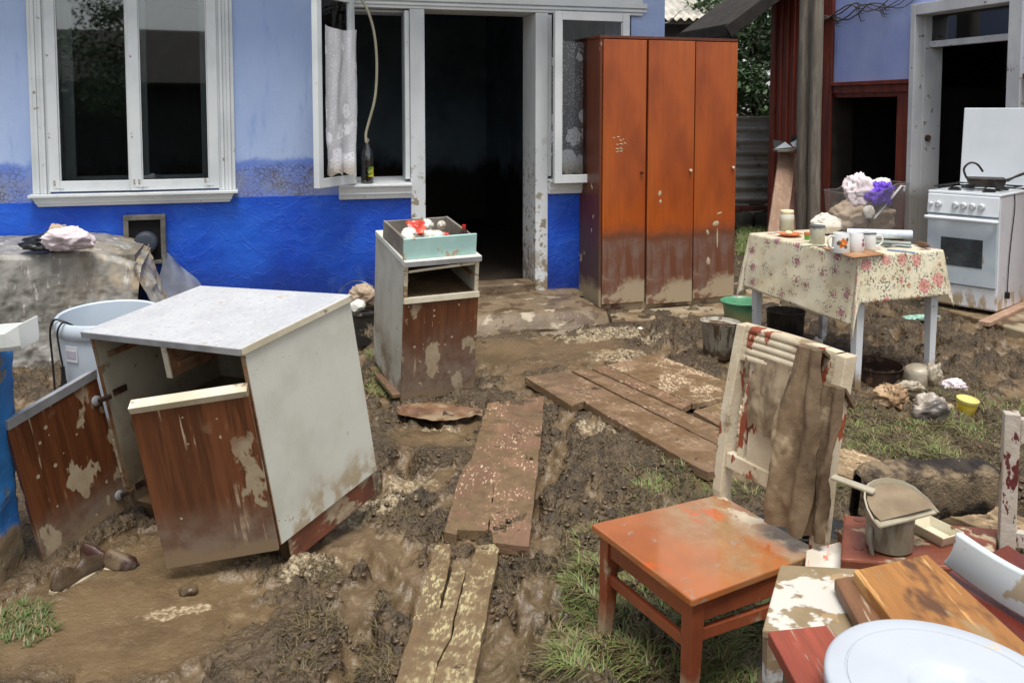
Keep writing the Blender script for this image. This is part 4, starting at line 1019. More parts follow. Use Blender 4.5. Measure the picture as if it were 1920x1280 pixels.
cdoor('walnut door swung wide open to the left', 0.352, 0.56, M['walnut'], 0.0, rad(84), 1, 0.0)
cdoor('walnut door hanging half open in front', 0.352, 0.585, M['walnut'], CW, rad(36), -1, -0.002)
for zz_ in (0.07, 0.45):
    mb = MB(); mb.box(T + 0.001, T + 0.006, 0.02, 0.075, zz_ - 0.012, zz_ + 0.012); sh(mb).build('hinge_plate', M['rust'], cab, bevel=0.001)

# ------------------------------------------------------------------ narrow cabinet with a drawer box on top
NE = Euler((rad(8.6), rad(-0.5), rad(23.5)))
NLOC = Vector((-0.577, 4.449, 0.0))
nar = thing('drawer_cabinet', 'narrow cream cabinet with a walnut door and an empty drawer slot', 'cabinet', NLOC, tuple(NE))
NW, ND, NH = 0.403, 0.548, 0.757
mb = MB().box(0, 0.018, 0.004, ND, 0.0, NH - 0.03); mb.build('side_panel', M['offwhite_dirty'], nar, bevel=0.0015)
mb = MB().box(NW - 0.018, NW, 0.004, ND, 0.0, NH - 0.03); mb.build('side_panel', M['offwhite_dirty'], nar, bevel=0.0015)
mb = MB().box(0.018, NW - 0.018, ND - 0.01, ND - 0.004, 0.02, NH - 0.03); mb.build('back_panel', M['inside'], nar)
mb = MB().box(0.0185, NW - 0.0185, 0.02, ND - 0.011, 0.545, 0.557); mb.build('shelf', M['mudfill'], nar)
for xx in (0.026, NW - 0.026):
    mb = MB().box(xx - 0.007, xx + 0.007, 0.02, ND - 0.03, 0.635, 0.648); mb.build('drawer_runner', M['plywood'], nar, bevel=0.001)
mb = MB().box(-0.002, NW + 0.006, -0.022, ND + 0.004, NH - 0.029, NH); mb.build('worktop', M['offwhite'], nar, bevel=0.003)
mb = MB().box(-0.0015, NW + 0.0055, -0.0255, -0.0222, NH - 0.0285, NH - 0.002); mb.build('front_edging', M['alu'], nar, bevel=0.001)
for xx in (0.0, NW - 0.022):
    mb = MB().box(xx + 0.001, xx + 0.021, -0.006, 0.0036, 0.565, NH - 0.0295); mb.build('edge_strip', M['cream_strip'], nar, bevel=0.001)
mb = MB(); mb.grid(lambda U, V: (0.024 + U * (NW - 0.05), -0.004 - 0.014 * np.sin(U * 2.6) , NH - 0.034 - 0.020 * (1 - U) ** 2 - V * 0.013), 14, 3); mb.build('loose_edge_strip', M['cream_strip'], nar, solid=0.002)
mb = MB(); mb.hexa([(-0.002, -0.030, 0.536), (NW, -0.030, 0.536), (NW, 0.0, 0.530), (-0.002, 0.0, 0.530), (-0.002, -0.026, 0.566), (NW, -0.026, 0.566), (NW, 0.0, 0.562), (-0.002, 0.0, 0.562)]); mb.build('grip_rail', M['cream_strip'], nar, bevel=0.002)
mb = MB().box(0.0, NW - 0.002, -0.018, 0.0, 0.0, 0.5285); o = mb.build('door', M['walnut_muddy'], nar, bevel=0.0015); o['label'] = 'walnut door greyed by the flood tide mark'
mb = MB().box(0.03, NW - 0.03, 0.03, ND - 0.02, -0.04, -0.001); mb.build('plinth', M['mudfill'], nar)

NM = Matrix.Translation(NLOC) @ NE.to_matrix().to_4x4()
dbx = thing('drawer', 'pulled out drawer with a pale turquoise front lying on the narrow cabinet', 'drawer')
dbx.matrix_basis = NM @ Matrix.Translation((-0.002, 0.02, NH + 0.001)) @ Matrix.Rotation(rad(1.5), 4, 'Z')
M['turq'] = mat('pale_turquoise_paint', lin(178, 214, 206), lin(164, 202, 196), 0.4, (5, 0.4, 0.65, (1, 1, 1)), layers=[(lin(176, 158, 132), [('n', 8, 0.59, 0.63, (1, 1, 0.7))], 0.8, 0.4)])
M['drawerbox'] = mat('dirty_grey_drawer_board', lin(138, 132, 122), lin(112, 104, 94), 0.75, (6, 0.35, 0.65, (1, 1, 1)), bump=0.2)
DW, DD_, DH = 0.392, 0.38, 0.105
mb = MB().box(0, DW, -0.016, 0.0, 0.0, DH + 0.002); mb.build('front', M['turq'], dbx, bevel=0.002)
mb = MB().box(0.012, 0.026, 0.0005, DD_, 0.004, DH - 0.008); mb.build('side', M['drawerbox'], dbx, bevel=0.001)
mb = MB().box(DW - 0.026, DW - 0.012, 0.0005, DD_, 0.004, DH - 0.008); mb.build('side', M['drawerbox'], dbx, bevel=0.001)
mb = MB().box(0.0265, DW - 0.0265, DD_ - 0.014, DD_ - 0.001, 0.004, DH - 0.010); mb.build('back', M['drawerbox'], dbx, bevel=0.001)
mb = MB().box(0.0265, DW - 0.0265, 0.001, DD_ - 0.0145, 0.006, 0.012); mb.build('bottom', M['drawerbox'], dbx)
DM = dbx.matrix_basis.copy()
M['redpack'] = mat('red_printed_packet', lin(206, 62, 46), lin(222, 92, 70), 0.35, (18, 0.4, 0.6, (1, 1, 1)), layers=[(lin(232, 206, 190), [('n', 40, 0.62, 0.66, (1, 3, 1))], 0.4)])
M['whiteplastic'] = mat('white_plastic', lin(222, 220, 210), lin(206, 202, 190), 0.35, (8, 0.4, 0.65, (1, 1, 1)), layers=[(DRY, [('n', 14, 0.58, 0.66)], 0.7)])
M['redcap'] = mat('red_plastic_cap', lin(196, 36, 24), None, 0.35)
M['browncup'] = mat('dark_amber_glass', lin(54, 30, 18), None, 0.15)
def put(o, x, y, z, rot=(0, 0, 0)):
    o.matrix_basis = DM @ Matrix.Translation((x, y, z)) @ Euler(rot).to_matrix().to_4x4(); return o
mb = MB(); mb.grid(lambda U, V: ((U - 0.5) * 0.10, (V - 0.5) * 0.075, 0.012 * np.sin(U * 7) * np.sin(V * 4) + 0.02 * (V - 0.3)), 14, 12)
put(tag(mb.build('packet', M['redpack'], smooth=True, solid=0.016), 'crumpled red packet in the turquoise drawer', 'packet'), 0.135, 0.19, 0.098, (0.6, 0.1, 0.1))
def smallbottle(mt, h=0.12, r=0.026, cap=None, label='', name='bottle', cat='bottle'):
    t = thing(name, label, cat)
    MB().lathe([(r * 0.9, 0), (r, 0.004), (r, h * 0.62), (r * 0.45, h * 0.82), (r * 0.4, h * 0.9), (0.0001, h * 0.9)], 18).build('body', mt, t, smooth=True)
    if cap: MB().lathe([(r * 0.46, h * 0.84), (r * 0.46, h), (0.0001, h)], 14).build('cap', cap, t, smooth=True)
    return t
put(smallbottle(M['whiteplastic'], 0.13, 0.027, M['redcap'], 'white plastic bottle lying beside the red packet in the drawer'), 0.15, 0.12, 0.078, (rad(90), 0, rad(80)))
put(smallbottle(M['whiteplastic'], 0.10, 0.024, None, 'small white tub lying in the right half of the drawer', 'tub', 'tub'), 0.285, 0.22, 0.092, (rad(70), 0, rad(-20)))
put(smallbottle(M['browncup'], 0.115, 0.022, M['redcap'], 'small brown bottle with a red cap in the drawer corner'), 0.345, 0.05, 0.025)
for i, (x, y, z, rx, lb) in enumerate(((0.055, 0.10, 0.075, 0.3, 'rumpled white paper scrap in the left corner of the drawer'), (0.22, 0.27, 0.085, 0.2, 'pale crumpled cup behind the packet in the drawer'), (0.08, 0.15, 0.085, 0.1, 'white plastic ball of wrapping left of the red packet'), (0.20, 0.09, 0.07, 0.5, 'crumpled clear wrapping at the front of the drawer'))):
    mb = MB()
    def fn(U, V, sd=i):
        a, b_ = U * 2 * math.pi, (V - 0.5) * math.pi
        rd = 0.034 * (1 + 0.45 * ridge(np.cos(a) * np.cos(b_) * 1.6 + sd * 5, np.sin(a) * np.cos(b_) * 1.6, np.sin(b_) * 1.6 + 9, seed=sd + 40))
        return rd * np.cos(a) * np.cos(b_), rd * np.sin(a) * np.cos(b_), rd * 0.8 * np.sin(b_)
    mb.grid(fn, 24, 14); put(tag(mb.build('wrapping', M['whiteplastic'], smooth=True), lb, 'wrapping'), x, y, z, (rx, 0, i))

# crate with a jar and a bag behind, between the cabinets
bx = G(690, 672)
crt = thing('black_crate', 'muddy dark bucket stuffed with bags between the two cabinets', 'bucket', Vector((-0.98, 5.55, 0.02)))
M['blackplastic'] = mat('muddy_black_plastic', lin(60, 58, 54), lin(44, 42, 40), 0.5, layers=[(DRY, [('n', 7, 0.5, 0.6)], 0.8, 0.3)])
MB().lathe([(0.13, 0.0), (0.135, 0.0), (0.155, 0.20), (0.165, 0.20), (0.165, 0.215), (0.148, 0.215), (0.128, 0.012), (0.0001, 0.012)], 32).build('body', M['blackplastic'], crt, smooth=True)
MB().tube([(0.155 * math.cos(a), 0.02 * math.cos(3 * a), 0.2 + 0.19 * math.sin(a)) for a in np.linspace(0, math.pi, 16)], 0.003, 6).build('handle', M['tin'], crt, smooth=True)

# ------------------------------------------------------------------ wardrobe
WR = thing('wardrobe', 'tall orange veneered three door wardrobe standing against the blue house', 'wardrobe', (0.629, 6.323, 0.022), rad(19.1))
WW, WD, WH = 1.138, 0.37, 2.005
mb = MB().box(0, 0.02, 0.0, WD, 0, WH - 0.022); mb.build('side_panel', M['orangeside'], WR, bevel=0.002)
mb = MB().box(WW - 0.02, WW, 0.0, WD, 0, WH - 0.022); mb.build('side_panel', M['orangeside'], WR, bevel=0.002)
mb = MB().box(-0.002, WW + 0.002, -0.004, WD, WH - 0.021, WH); mb.build('top_panel', M['orangeside'], WR, bevel=0.002)
mb = MB().box(0.021, WW - 0.021, WD - 0.01, WD - 0.004, 0.06, WH - 0.023); mb.build('back_panel', M['plywood'], WR)
mb = MB().box(0.021, WW - 0.021, 0.02, WD - 0.011, 0.06, 0.078); mb.build('bottom_panel', M['plywood'], WR)
mb = MB().box(0.004, WW - 0.004, 0.012, 0.030, 0.0, 0.058); mb.build('plinth', M['orangewood'], WR, bevel=0.003)
for xx in (0.374, 0.762):
    mb = MB().box(xx - 0.010, xx + 0.010, 0.006, WD - 0.012, 0.079, WH - 0.024); mb.build('upright', M['orangeside'], WR)
def wdoor(x0, x1, z0, y, ang, hinge):
    w = x1 - x0
    mb = MB().box(0, w, -0.018, 0, 0, WH - 0.028 - z0) if hinge == 'l' else MB().box(-w, 0, -0.018, 0, 0, WH - 0.028 - z0)
    o = mb.build('door', M['orangewood'], WR, bevel=0.002)
    o.location = (x0 if hinge == 'l' else x1, y, z0); o.rotation_euler = (0, 0, ang)
    kx = (w - 0.03) if hinge == 'l' else -0.03
    return o, kx
o, kx = wdoor(0.022, 0.364, 0.062, 0.004, 0, 'l')
M['knob'] = mat('bone_knob', lin(206, 196, 176), None, 0.35); M['knobdark'] = mat('dark_knob', lin(60, 34, 22), None, 0.4)
def knob(o, x, z, m):
    mb = MB(); mb.lathe([(0.0001, 0.024), (0.009, 0.022), (0.012, 0.015), (0.009, 0.007), (0.005, 0.0), (0.0001, 0.0)], 14); mb.xf(Matrix.Translation((x, -0.018, z)) @ Matrix.Rotation(rad(90), 4, 'X')); mb.build('knob', m, o, smooth=True)
knob(o, kx - 0.005, 0.955, M['knobdark'])
smear = []
sm_ = MB()
rr_ = random.Random(3)
d1 = o
def daub(parent, x, z, l, w, a):
    mb = MB()
    def fn(U, V):
        r_ = V; aa = U * 2 * math.pi
        wob = 1 + 0.25 * fbm(np.cos(aa) * 2 + x * 40, np.sin(aa) * 2 + z * 40, seed=2)
        xx = l * r_ * np.cos(aa) * wob; yy = w * r_ * np.sin(aa) * wob
        return xx * math.cos(a) - yy * math.sin(a) + x, -0.0186 - 0.0022 * (1 - r_ ** 2), xx * math.sin(a) + yy * math.cos(a) + z
    mb.grid(fn, 18, 5); mb.build('mud_smear', M['drymud'], parent, smooth=True)
M['drymud'] = mat('dried_mud', DRY, lin(190, 172, 140), 0.85, (30, 0.4, 0.6, (1, 1, 1)), bump=0.3)
for i, (dx, dz) in enumerate(((0.0, 0.05), (0.035, 0.055), (0.055, 0.03), (0.075, 0.038), (0.03, 0.0), (0.06, 0.005), (0.03, -0.03), (0.06, -0.028), (0.03, -0.05), (0.058, -0.048), (0.09, 0.01))):
    daub(d1, 0.085 + dx, 1.16 + dz, rr_.uniform(0.008, 0.018), 0.0045, rr_.uniform(-0.7, 0.4))
o, kx = wdoor(0.378, 0.752, 0.040, -0.004, rad(-2.2), 'l'); knob(o, kx, 0.985, M['knob'])
o.location.y -= 0.002
for (x, z, l, w, a) in ((0.10, 0.82, 0.02, 0.012, 1.3), (0.105, 0.76, 0.014, 0.01, 1.5)): daub(o, x, z, l, w, a)
o, kx = wdoor(0.772, 1.128, 0.052, 0.002, rad(-0.6), 'l'); knob(o, kx, 0.985, M['knob'])
for (x, z, l, w, a) in ((0.19, 0.565, 0.028, 0.020, 0.3), (0.205, 0.45, 0.007, 0.07, 0.0), (0.12, 0.50, 0.012, 0.02, 0.4), (0.13, 0.28, 0.016, 0.03, 0.1), (0.22, 0.64, 0.022, 0.008, 0.3)): daub(o, x, z, l, w, a)
# ------------------------------------------------------------------ white stove
SR = rad(-48)
stove = thing('stove', 'white gas stove with its lid up and mud drips below the oven door', 'stove', (3.115, 6.55, 0.06), SR)
M['enamel'] = mat('white_stove_enamel', lin(222, 226, 230), lin(210, 214, 220), 0.22, (2, 0.4, 0.7, (1, 1, 1)), layers=[
    (lin(172, 152, 124), [('n', 15, 0.60, 0.64, (1, 1, 0.35)), ('ng', 2, 0.34, 0.16, 4, 0.12)], 0.7, 0.4), (lin(176, 158, 130), [('ng', 2, 0.15, 0.07, 7, 0.12), ('n', 13, 0.47, 0.55, (1, 1, 0.3))], 0.7, 0.3), (lin(184, 170, 146), [('n', 20, 0.70, 0.73)], 0.7)])
M['enamel_clean'] = mat('white_stove_lid', lin(226, 232, 236), lin(214, 222, 228), 0.2, (2, 0.4, 0.7, (1, 1, 1)))
M['blackiron'] = mat('black_iron', lin(34, 32, 32), lin(24, 23, 23), 0.5, bump=0.15, metal=0.2)
M['greyplastic'] = mat('pale_grey_plastic', lin(208, 210, 212), None, 0.35)
M['ovenglass'] = mat('dark_oven_glass', lin(78, 86, 90), lin(54, 60, 64), 0.12, layers=[(DRY, [('n', 12, 0.62, 0.68)], 0.7)])
M['ovenpanel'] = mat('blue_grey_oven_door', lin(196, 208, 216), lin(184, 197, 206), 0.2, layers=[(lin(170, 152, 126), [('n', 12, 0.63, 0.66, (1, 1, 0.4))], 0.7, 0.3)])
SW, SDp, SHt = 0.50, 0.55, 0.84
MB().box(0, SW, 0.0, SDp, 0.0, SHt - 0.02).build('body', M['enamel'], stove, bevel=0.008)
MB().box(-0.004, SW + 0.004, -0.006, SDp, SHt - 0.0195, SHt).build('hob', M['enamel_clean'], stove, bevel=0.006)
mb = MB(); mb.hexa([(0.002, -0.030, SHt - 0.165), (SW - 0.002, -0.030, SHt - 0.165), (SW - 0.002, -0.001, SHt - 0.165), (0.002, -0.001, SHt - 0.165), (0.002, -0.018, SHt - 0.022), (SW - 0.002, -0.018, SHt - 0.022), (SW - 0.002, -0.001, SHt - 0.022), (0.002, -0.001, SHt - 0.022)])
pnl = mb.build('control_panel', M['enamel_clean'], stove, bevel=0.006)
for i, x in enumerate((0.030, 0.085, 0.205, 0.262, 0.322, 0.384)):
    mb = MB(); r_ = 0.014 if i == 0 else 0.025
    mb.lathe([(0.0001, 0.026), (r_ * 0.7, 0.026), (r_ * 0.8, 0.020), (r_ * 0.85, 0.008), (r_, 0.006), (r_, 0.0), (0.0001, 0.0)], 20); mb.box(-0.005, 0.005, -r_ * 0.75, r_ * 0.75, 0.0262, 0.034)
    mb.xf(Matrix.Translation((x, -0.0255, SHt - 0.095)) @ Matrix.Rotation(rad(94), 4, 'X')); mb.build('knob', M['greyplastic'], pnl, smooth=True)
dr = MB().box(0.006, SW - 0.006, -0.024, -0.001, 0.165, SHt - 0.172).build('oven_door', M['ovenpanel'], stove, bevel=0.006)
mb = MB().box(0.11, SW - 0.10, -0.0275, -0.0245, 0.30, 0.505); mb.build('window', M['ovenglass'], dr, bevel=0.02)
mb = MB(); mb.curve([(0.006, -0.034, SHt - 0.195), (0.03, -0.062, SHt - 0.195), (SW / 2, -0.066, SHt - 0.193), (SW - 0.03, -0.062, SHt - 0.195), (SW - 0.006, -0.034, SHt - 0.195)], [0.012, 0.016, 0.016, 0.016, 0.012], 12); mb.build('handle', M['enamel_clean'], dr, smooth=True)
MB().box(0.004, SW - 0.004, -0.012, -0.001, 0.012, 0.158).build('drawer_front', M['enamel'], stove, bevel=0.004)
mb = MB().box(0.01, SW - 0.01, 0, 0.012, 0, 0.60); lid = mb.build('lid', M['enamel_clean'], stove, bevel=0.008); at(lid, (0, SDp - 0.012, SHt + 0.012), (rad(-4), 0, 0))
for (x, y) in ((0.13, 0.14), (0.37, 0.14), (0.13, 0.39), (0.37, 0.39)):
    MB().lathe([(0.045, 0.0), (0.045, 0.010), (0.030, 0.014), (0.030, 0.022), (0.0001, 0.024)], 20, (x, y, SHt + 0.0005)).build('burner', M['blackiron'], stove, smooth=True)
g = MB()
for (cx_, cy_) in ((0.13, 0.265), (0.37, 0.265)):
    g.tube([(cx_ - 0.105, 0.03, SHt + 0.03), (cx_ + 0.105, 0.03, SHt + 0.03), (cx_ + 0.105, 0.50, SHt + 0.03), (cx_ - 0.105, 0.50, SHt + 0.03), (cx_ - 0.105, 0.03, SHt + 0.03)], 0.0045, 6)
    for yy in (0.14, 0.265, 0.39):
        g.tube([(cx_ - 0.105, yy, SHt + 0.032), (cx_ - 0.03, yy, SHt + 0.036)], 0.004, 6); g.tube([(cx_ + 0.105, yy, SHt + 0.032), (cx_ + 0.03, yy, SHt + 0.036)], 0.004, 6)
    for yy in (0.03, 0.50): g.tube([(cx_, yy, SHt + 0.032), (cx_, yy + (0.07 if yy < 0.1 else -0.07), SHt + 0.036)], 0.004, 6)
g.build('grate', M['blackiron'], stove, smooth=True)
mb = MB(); mb.curve([(SW + 0.004, 0.25, SHt - 0.01), (SW + 0.012, 0.24, 0.72), (SW + 0.010, 0.20, 0.5), (SW + 0.010, 0.17, 0.3), (SW + 0.014, 0.15, 0.12)], 0.004, 6); mb.box(SW + 0.002, SW + 0.028, 0.135, 0.165, 0.08, 0.125); mb.build('power_cord', M['blackiron'], stove, smooth=True)
SM = Matrix.Translation((3.115, 6.55, 0.06)) @ Matrix.Rotation(SR, 4, 'Z')
# waffle iron standing on the grate
pan = thing('waffle_iron', 'blackened iron pan with two loop handles on the stove grate', 'pan'); pan.matrix_basis = SM @ Matrix.Translation((0.30, 0.27, SHt + 0.036)) @ Matrix.Rotation(rad(25), 4, 'Z')
M['panrust'] = mat('sooty_iron_pan', lin(74, 66, 58), lin(46, 42, 38), 0.6, (14, 0.4, 0.6, (1, 1, 1)), bump=0.3, bscale=70, metal=0.3)
mb = MB(); mb.hexa([(-0.11, -0.09, 0), (0.11, -0.09, 0), (0.11, 0.09, 0), (-0.11, 0.09, 0), (-0.125, -0.105, 0.045), (0.125, -0.105, 0.045), (0.125, 0.105, 0.045), (-0.125, 0.105, 0.045)]); mb.build('body', M['panrust'], pan, bevel=0.006)
MB().box(-0.128, 0.128, -0.108, 0.108, 0.0455, 0.058).build('top_plate', M['panrust'], pan, bevel=0.005)
MB().curve([(-0.13, -0.03, 0.05), (-0.15, -0.02, 0.12), (-0.11, 0.0, 0.165), (-0.06, 0.01, 0.155), (-0.02, 0.02, 0.10)], 0.008, 8).build('handle', M['panrust'], pan, smooth=True)
MB().curve([(0.13, -0.06, 0.04), (0.20, -0.05, 0.085), (0.255, -0.02, 0.105), (0.26, 0.01, 0.10), (0.20, 0.03, 0.07), (0.13, 0.04, 0.04)], 0.008, 8).build('handle', M['panrust'], pan, smooth=True)
mb = MB(); mb.bar(G(1845, 607, 0.045), G(1935, 566, 0.045), 0.075, 0.03); tag(mb.build('plank', M['rawwood'], bevel=0.003), 'short muddy plank wedged under the stove corner', 'plank')

# ------------------------------------------------------------------ table with an oilcloth
TO = Vector((1.824, 4.589, 0)); TR = rad(21.2)
tab = thing('table', 'small white legged table holding crockery under a floral oilcloth', 'table', TO, TR)
TW, TL, TZ = 0.587, 0.93, 0.728
M['tablewhite'] = mat('white_table_paint', lin(214, 216, 218), lin(196, 198, 200), 0.5, (4, 0.4, 0.7, (1, 1, 0.4)), layers=[(MUD, [('ng', 2, 0.16, 0.04, 8, 0.10), ('n', 11, 0.40, 0.52)], 0.8, 0.3), (lin(150, 140, 122), [('n', 18, 0.66, 0.71)], 0.8)])
MB().box(0.01, TW - 0.01, 0.01, TL - 0.01, TZ - 0.022, TZ - 0.003).build('tabletop', M['tablewhite'], tab, bevel=0.003)
mb = MB(); mb.box(0.05, TW - 0.05, 0.04, 0.058, TZ - 0.11, TZ - 0.0225); mb.build('apron', M['tablewhite'], tab)
mb = MB(); mb.box(0.05, TW - 0.05, TL - 0.058, TL - 0.04, TZ - 0.11, TZ - 0.0225); mb.build('apron', M['tablewhite'], tab)
mb = MB(); mb.box(0.04, 0.049, 0.05, TL - 0.05, TZ - 0.11, TZ - 0.0225); mb.build('apron', M['tablewhite'], tab)
mb = MB(); mb.box(TW - 0.049, TW - 0.04, 0.05, TL - 0.05, TZ - 0.11, TZ - 0.0225); mb.build('apron', M['tablewhite'], tab)
for (x, y) in ((0.035, 0.035), (TW - 0.035, 0.035), (0.035, TL - 0.035), (TW - 0.035, TL - 0.035)):
    a, b_ = 0.029, 0.018
    mb = MB(); mb.hexa([(x - b_, y - b_, -0.03), (x + b_, y - b_, -0.03), (x + b_, y + b_, -0.03), (x - b_, y + b_, -0.03), (x - a, y - a, TZ - 0.023), (x + a, y - a, TZ - 0.023), (x + a, y + a, TZ - 0.023), (x - a, y + a, TZ - 0.023)]); mb.build('leg', M['tablewhite'], tab, bevel=0.003)

# oilcloth: flat on top, hanging on four sides, the front corner falling in a point
N = NT('floral_oilcloth')
uv = N.n('TexCoord').outputs['UV']
sepu = N.n('SeparateXYZ'); N.t.links.new(uv, sepu.inputs[0])
col = N.mix(N.rng(N.noise(uv, 5, 5, 0.6), 0.35, 0.7), lin(224, 216, 190), lin(210, 198, 166))
def sprig(scale, loc, r0, petal, heart, leafc, col, gate=None):
    mp = N.n('Mapping'); N.t.links.new(uv, mp.inputs[0]); mp.inputs['Scale'].default_value = (scale, scale, 1); mp.inputs['Location'].default_value = loc
    nz = N.n('TexNoise'); N.t.links.new(mp.outputs[0], nz.inputs['Vector']); nz.inputs['Scale'].default_value = 4.5; nz.inputs['Detail'].default_value = 4
    ad = N.n('VectorMath', operation='MULTIPLY_ADD'); N.t.links.new(nz.outputs['Color'], ad.inputs[0]); ad.inputs[1].default_value = (0.42, 0.42, 0); N.t.links.new(mp.outputs[0], ad.inputs[2])
    v = N.n('TexVoronoi'); N.t.links.new(ad.outputs[0], v.inputs['Vector']); v.inputs['Scale'].default_value = 1.0; v.inputs['Randomness'].default_value = 0.45
    n3 = N.noise(uv, scale * 9, 3, 0.6, (1, 1, 1), loc)
    lf = N.math('MULTIPLY', N.rng(v.outputs['Distance'], r0 * 1.9, r0 * 1.2), N.rng(n3, 0.53, 0.57))
    fw_ = N.math('MULTIPLY', N.rng(v.outputs['Distance'], r0, r0 * 0.75), 0.92)
    if gate is not None:
        lf = N.math('MULTIPLY', lf, gate); fw_ = N.math('MULTIPLY', fw_, gate)
    col = N.mix(lf, col, leafc)
    col = N.mix(fw_, col, N.mix(N.rng(n3, 0.42, 0.58), petal, heart))
    return col
border = N.rng(sepu.outputs[1], 0.02, -0.02)
inner = N.math('SUBTRACT', 1.0, border)
col = sprig(10.0, (0.2, 0.4, 0), 0.27, lin(200, 140, 140), lin(126, 84, 108), lin(112, 104, 82), col, inner)
col = sprig(17.0, (3.2, 1.4, 0), 0.12, lin(216, 158, 92), lin(190, 120, 96), lin(146, 142, 112), col, inner)
col = sprig(8.0, (1.7, 2.3, 0), 0.36, lin(214, 160, 146), lin(182, 106, 104), lin(96, 98, 88), col, border)
col = sprig(18.0, (5.2, 3.4, 0), 0.2, lin(214, 150, 80), lin(150, 74, 60), lin(70, 78, 58), col, border)
dirt = N.rng(N.noise(uv, 4, 6, 0.65, (1, 1, 1), (4, 4, 0)), 0.56, 0.74)
col = N.mix(N.math('MULTIPLY', dirt, 0.55), col, lin(178, 150, 110))
N.set(N.p.inputs['Base Color'], col); N.p.inputs['Roughness'].default_value = 0.38
M['oilcloth'] = N.m
ovx0, ovx1, ovy0, ovy1 = 0.37, 0.20, 0.25, 0.25
cu = np.linspace(-ovx0, TW + ovx1, 86); cv = np.linspace(-ovy0, TL + ovy1, 110)
U, V = np.meshgrid(cu, cv, indexing='ij')
ax = np.where(U < 0, -U, np.where(U > TW, U - TW, 0)); ay = np.where(V < 0, -V, np.where(V > TL, V - TL, 0))
sx_ = np.where(U < 0, -1.0, 1.0); sy_ = np.where(V < 0, -1.0, 1.0)
bx_ = np.clip(U, 0, TW); by_ = np.clip(V, 0, TL)
rr2 = np.sqrt(ax ** 2 + ay ** 2) + 1e-9
fold = fbm(U * 3, V * 3, seed=61)
flare = np.where((ax > 0) & (ay > 0), 0.10, 0.13) * rr2 + 0.012 * np.sin((U + V) * 17) * np.clip(rr2 / 0.2, 0, 1) * fold
ang = np.arctan2(ay, ax)
sq = np.sin(2 * ang)                              # the corner gathers into a fold
X = bx_ + sx_ * (ax / rr2) * (flare + 0.004) * (ax + ay > 1e-6) + 0.03 * sq * sx_ * rr2 / 0.4
Y = by_ + sy_ * (ay / rr2) * (flare + 0.004) * (ax + ay > 1e-6) + 0.02 * sq * sy_ * rr2 / 0.4
Z = TZ + 0.0015 - rr2 * 0.985 + 0.0012 * fold * (rr2 < 0.01) + np.where(rr2 > 0.01, 0.010 * np.minimum(rr2 / 0.02, 1) * 0, 0)
Z = Z + np.where((V > 0) & (V < TL) & (U < 0), 0.035 * (V / TL) * ax / 0.37, 0)
mb = MB(); mb.grid(lambda a, b_: (X, Y, Z), 86, 110); mb.uv = np.stack([U.ravel(), V.ravel()], 1)
o = mb.build('tablecloth', M['oilcloth'], smooth=False, solid=0.0012); o.data.polygons.foreach_set('use_smooth', [True] * len(o.data.polygons)); at(o, TO, TR)
tag(o, 'cream floral oilcloth hanging down over the small table', 'tablecloth')
TT = TZ + 0.0035
# crockery and clutter
def stand(t, px, py, rz=0.0, z=TT, rot=None):
    p = G(px, py, z); t.location = p; t.rotation_euler = rot or (0, 0, rz); return t
M['china'] = mat('white_enamel_china', lin(224, 224, 222), lin(212, 211, 206), 0.2, (8, 0.4, 0.7, (1, 1, 1)), layers=[(lin(190, 172, 140), [('n', 22, 0.68, 0.73)], 0.6)])
M['cloudyglass'] = mat('cloudy_jar_glass', lin(206, 200, 176), lin(190, 184, 158), 0.25, (10, 0.35, 0.65, (1, 1, 0.5)), trans=0.25, layers=[(lin(228, 224, 206), [('g', 2, 0.065, 0.09)], 0.3)])
M['creamlid'] = mat('cream_plastic_lid', lin(226, 216, 172), None, 0.4)
j = stand(thing('jar', 'tall cloudy glass jar with a cream lid at the back corner of the table', 'jar'), 1475, 432)
MB().lathe([(0.040, 0), (0.045, 0.006), (0.045, 0.098), (0.038, 0.110), (0.036, 0.115), (0.0001, 0.115)], 28).build('body', M['cloudyglass'], j, smooth=True)
MB().lathe([(0.041, 0.112), (0.042, 0.115), (0.042, 0.128), (0.039, 0.131), (0.0001, 0.132)], 28).build('lid', M['creamlid'], j, smooth=True)
M['orange'] = mat('orange_plate_glaze', lin(214, 104, 56), lin(196, 120, 84), 0.3)
pl_ = stand(thing('saucer', 'orange saucer holding a lump of soap beside the tall jar', 'saucer'), 1481, 443)
MB().lathe([(0.040, 0.0), (0.044, 0.003), (0.068, 0.016), (0.072, 0.019), (0.066, 0.0175), (0.042, 0.006), (0.0001, 0.005)], 32).build('plate', M['orange'], pl_, smooth=True)
mb = MB(); mb.grid(lambda U, V: ((0.022 + 0.004 * fbm(U * 5, V * 4, seed=6)) * np.cos(U * 6.2832) * np.cos((V - .5) * 3.1416), 0.020 * np.sin(U * 6.2832) * np.cos((V - .5) * 3.1416), 0.016 + 0.014 * np.sin((V - .5) * 3.1416)), 18, 10)
o = tag(mb.build('soap', M['creamlid'], smooth=True), 'pale lump of soap on the orange saucer', 'soap'); o.location = pl_.location + Vector((-0.005, 0.01, 0.004))
can = stand(thing('jar', 'short grey speckled glass jar between saucer and flowered mug', 'jar'), 1532, 456)
M['speckjar'] = mat('smeared_grey_jar', lin(184, 182, 164), lin(164, 160, 140), 0.3, layers=[(lin(120, 110, 84), [('n', 30, 0.60, 0.66)], 0.6), (lin(196, 190, 170), [('n', 12, 0.58, 0.66)], 0.6)])
MB().lathe([(0.039, 0), (0.042, 0.004), (0.042, 0.088), (0.040, 0.094), (0.037, 0.094), (0.038, 0.01), (0.0001, 0.009)], 28).build('body', M['speckjar'], can, smooth=True)
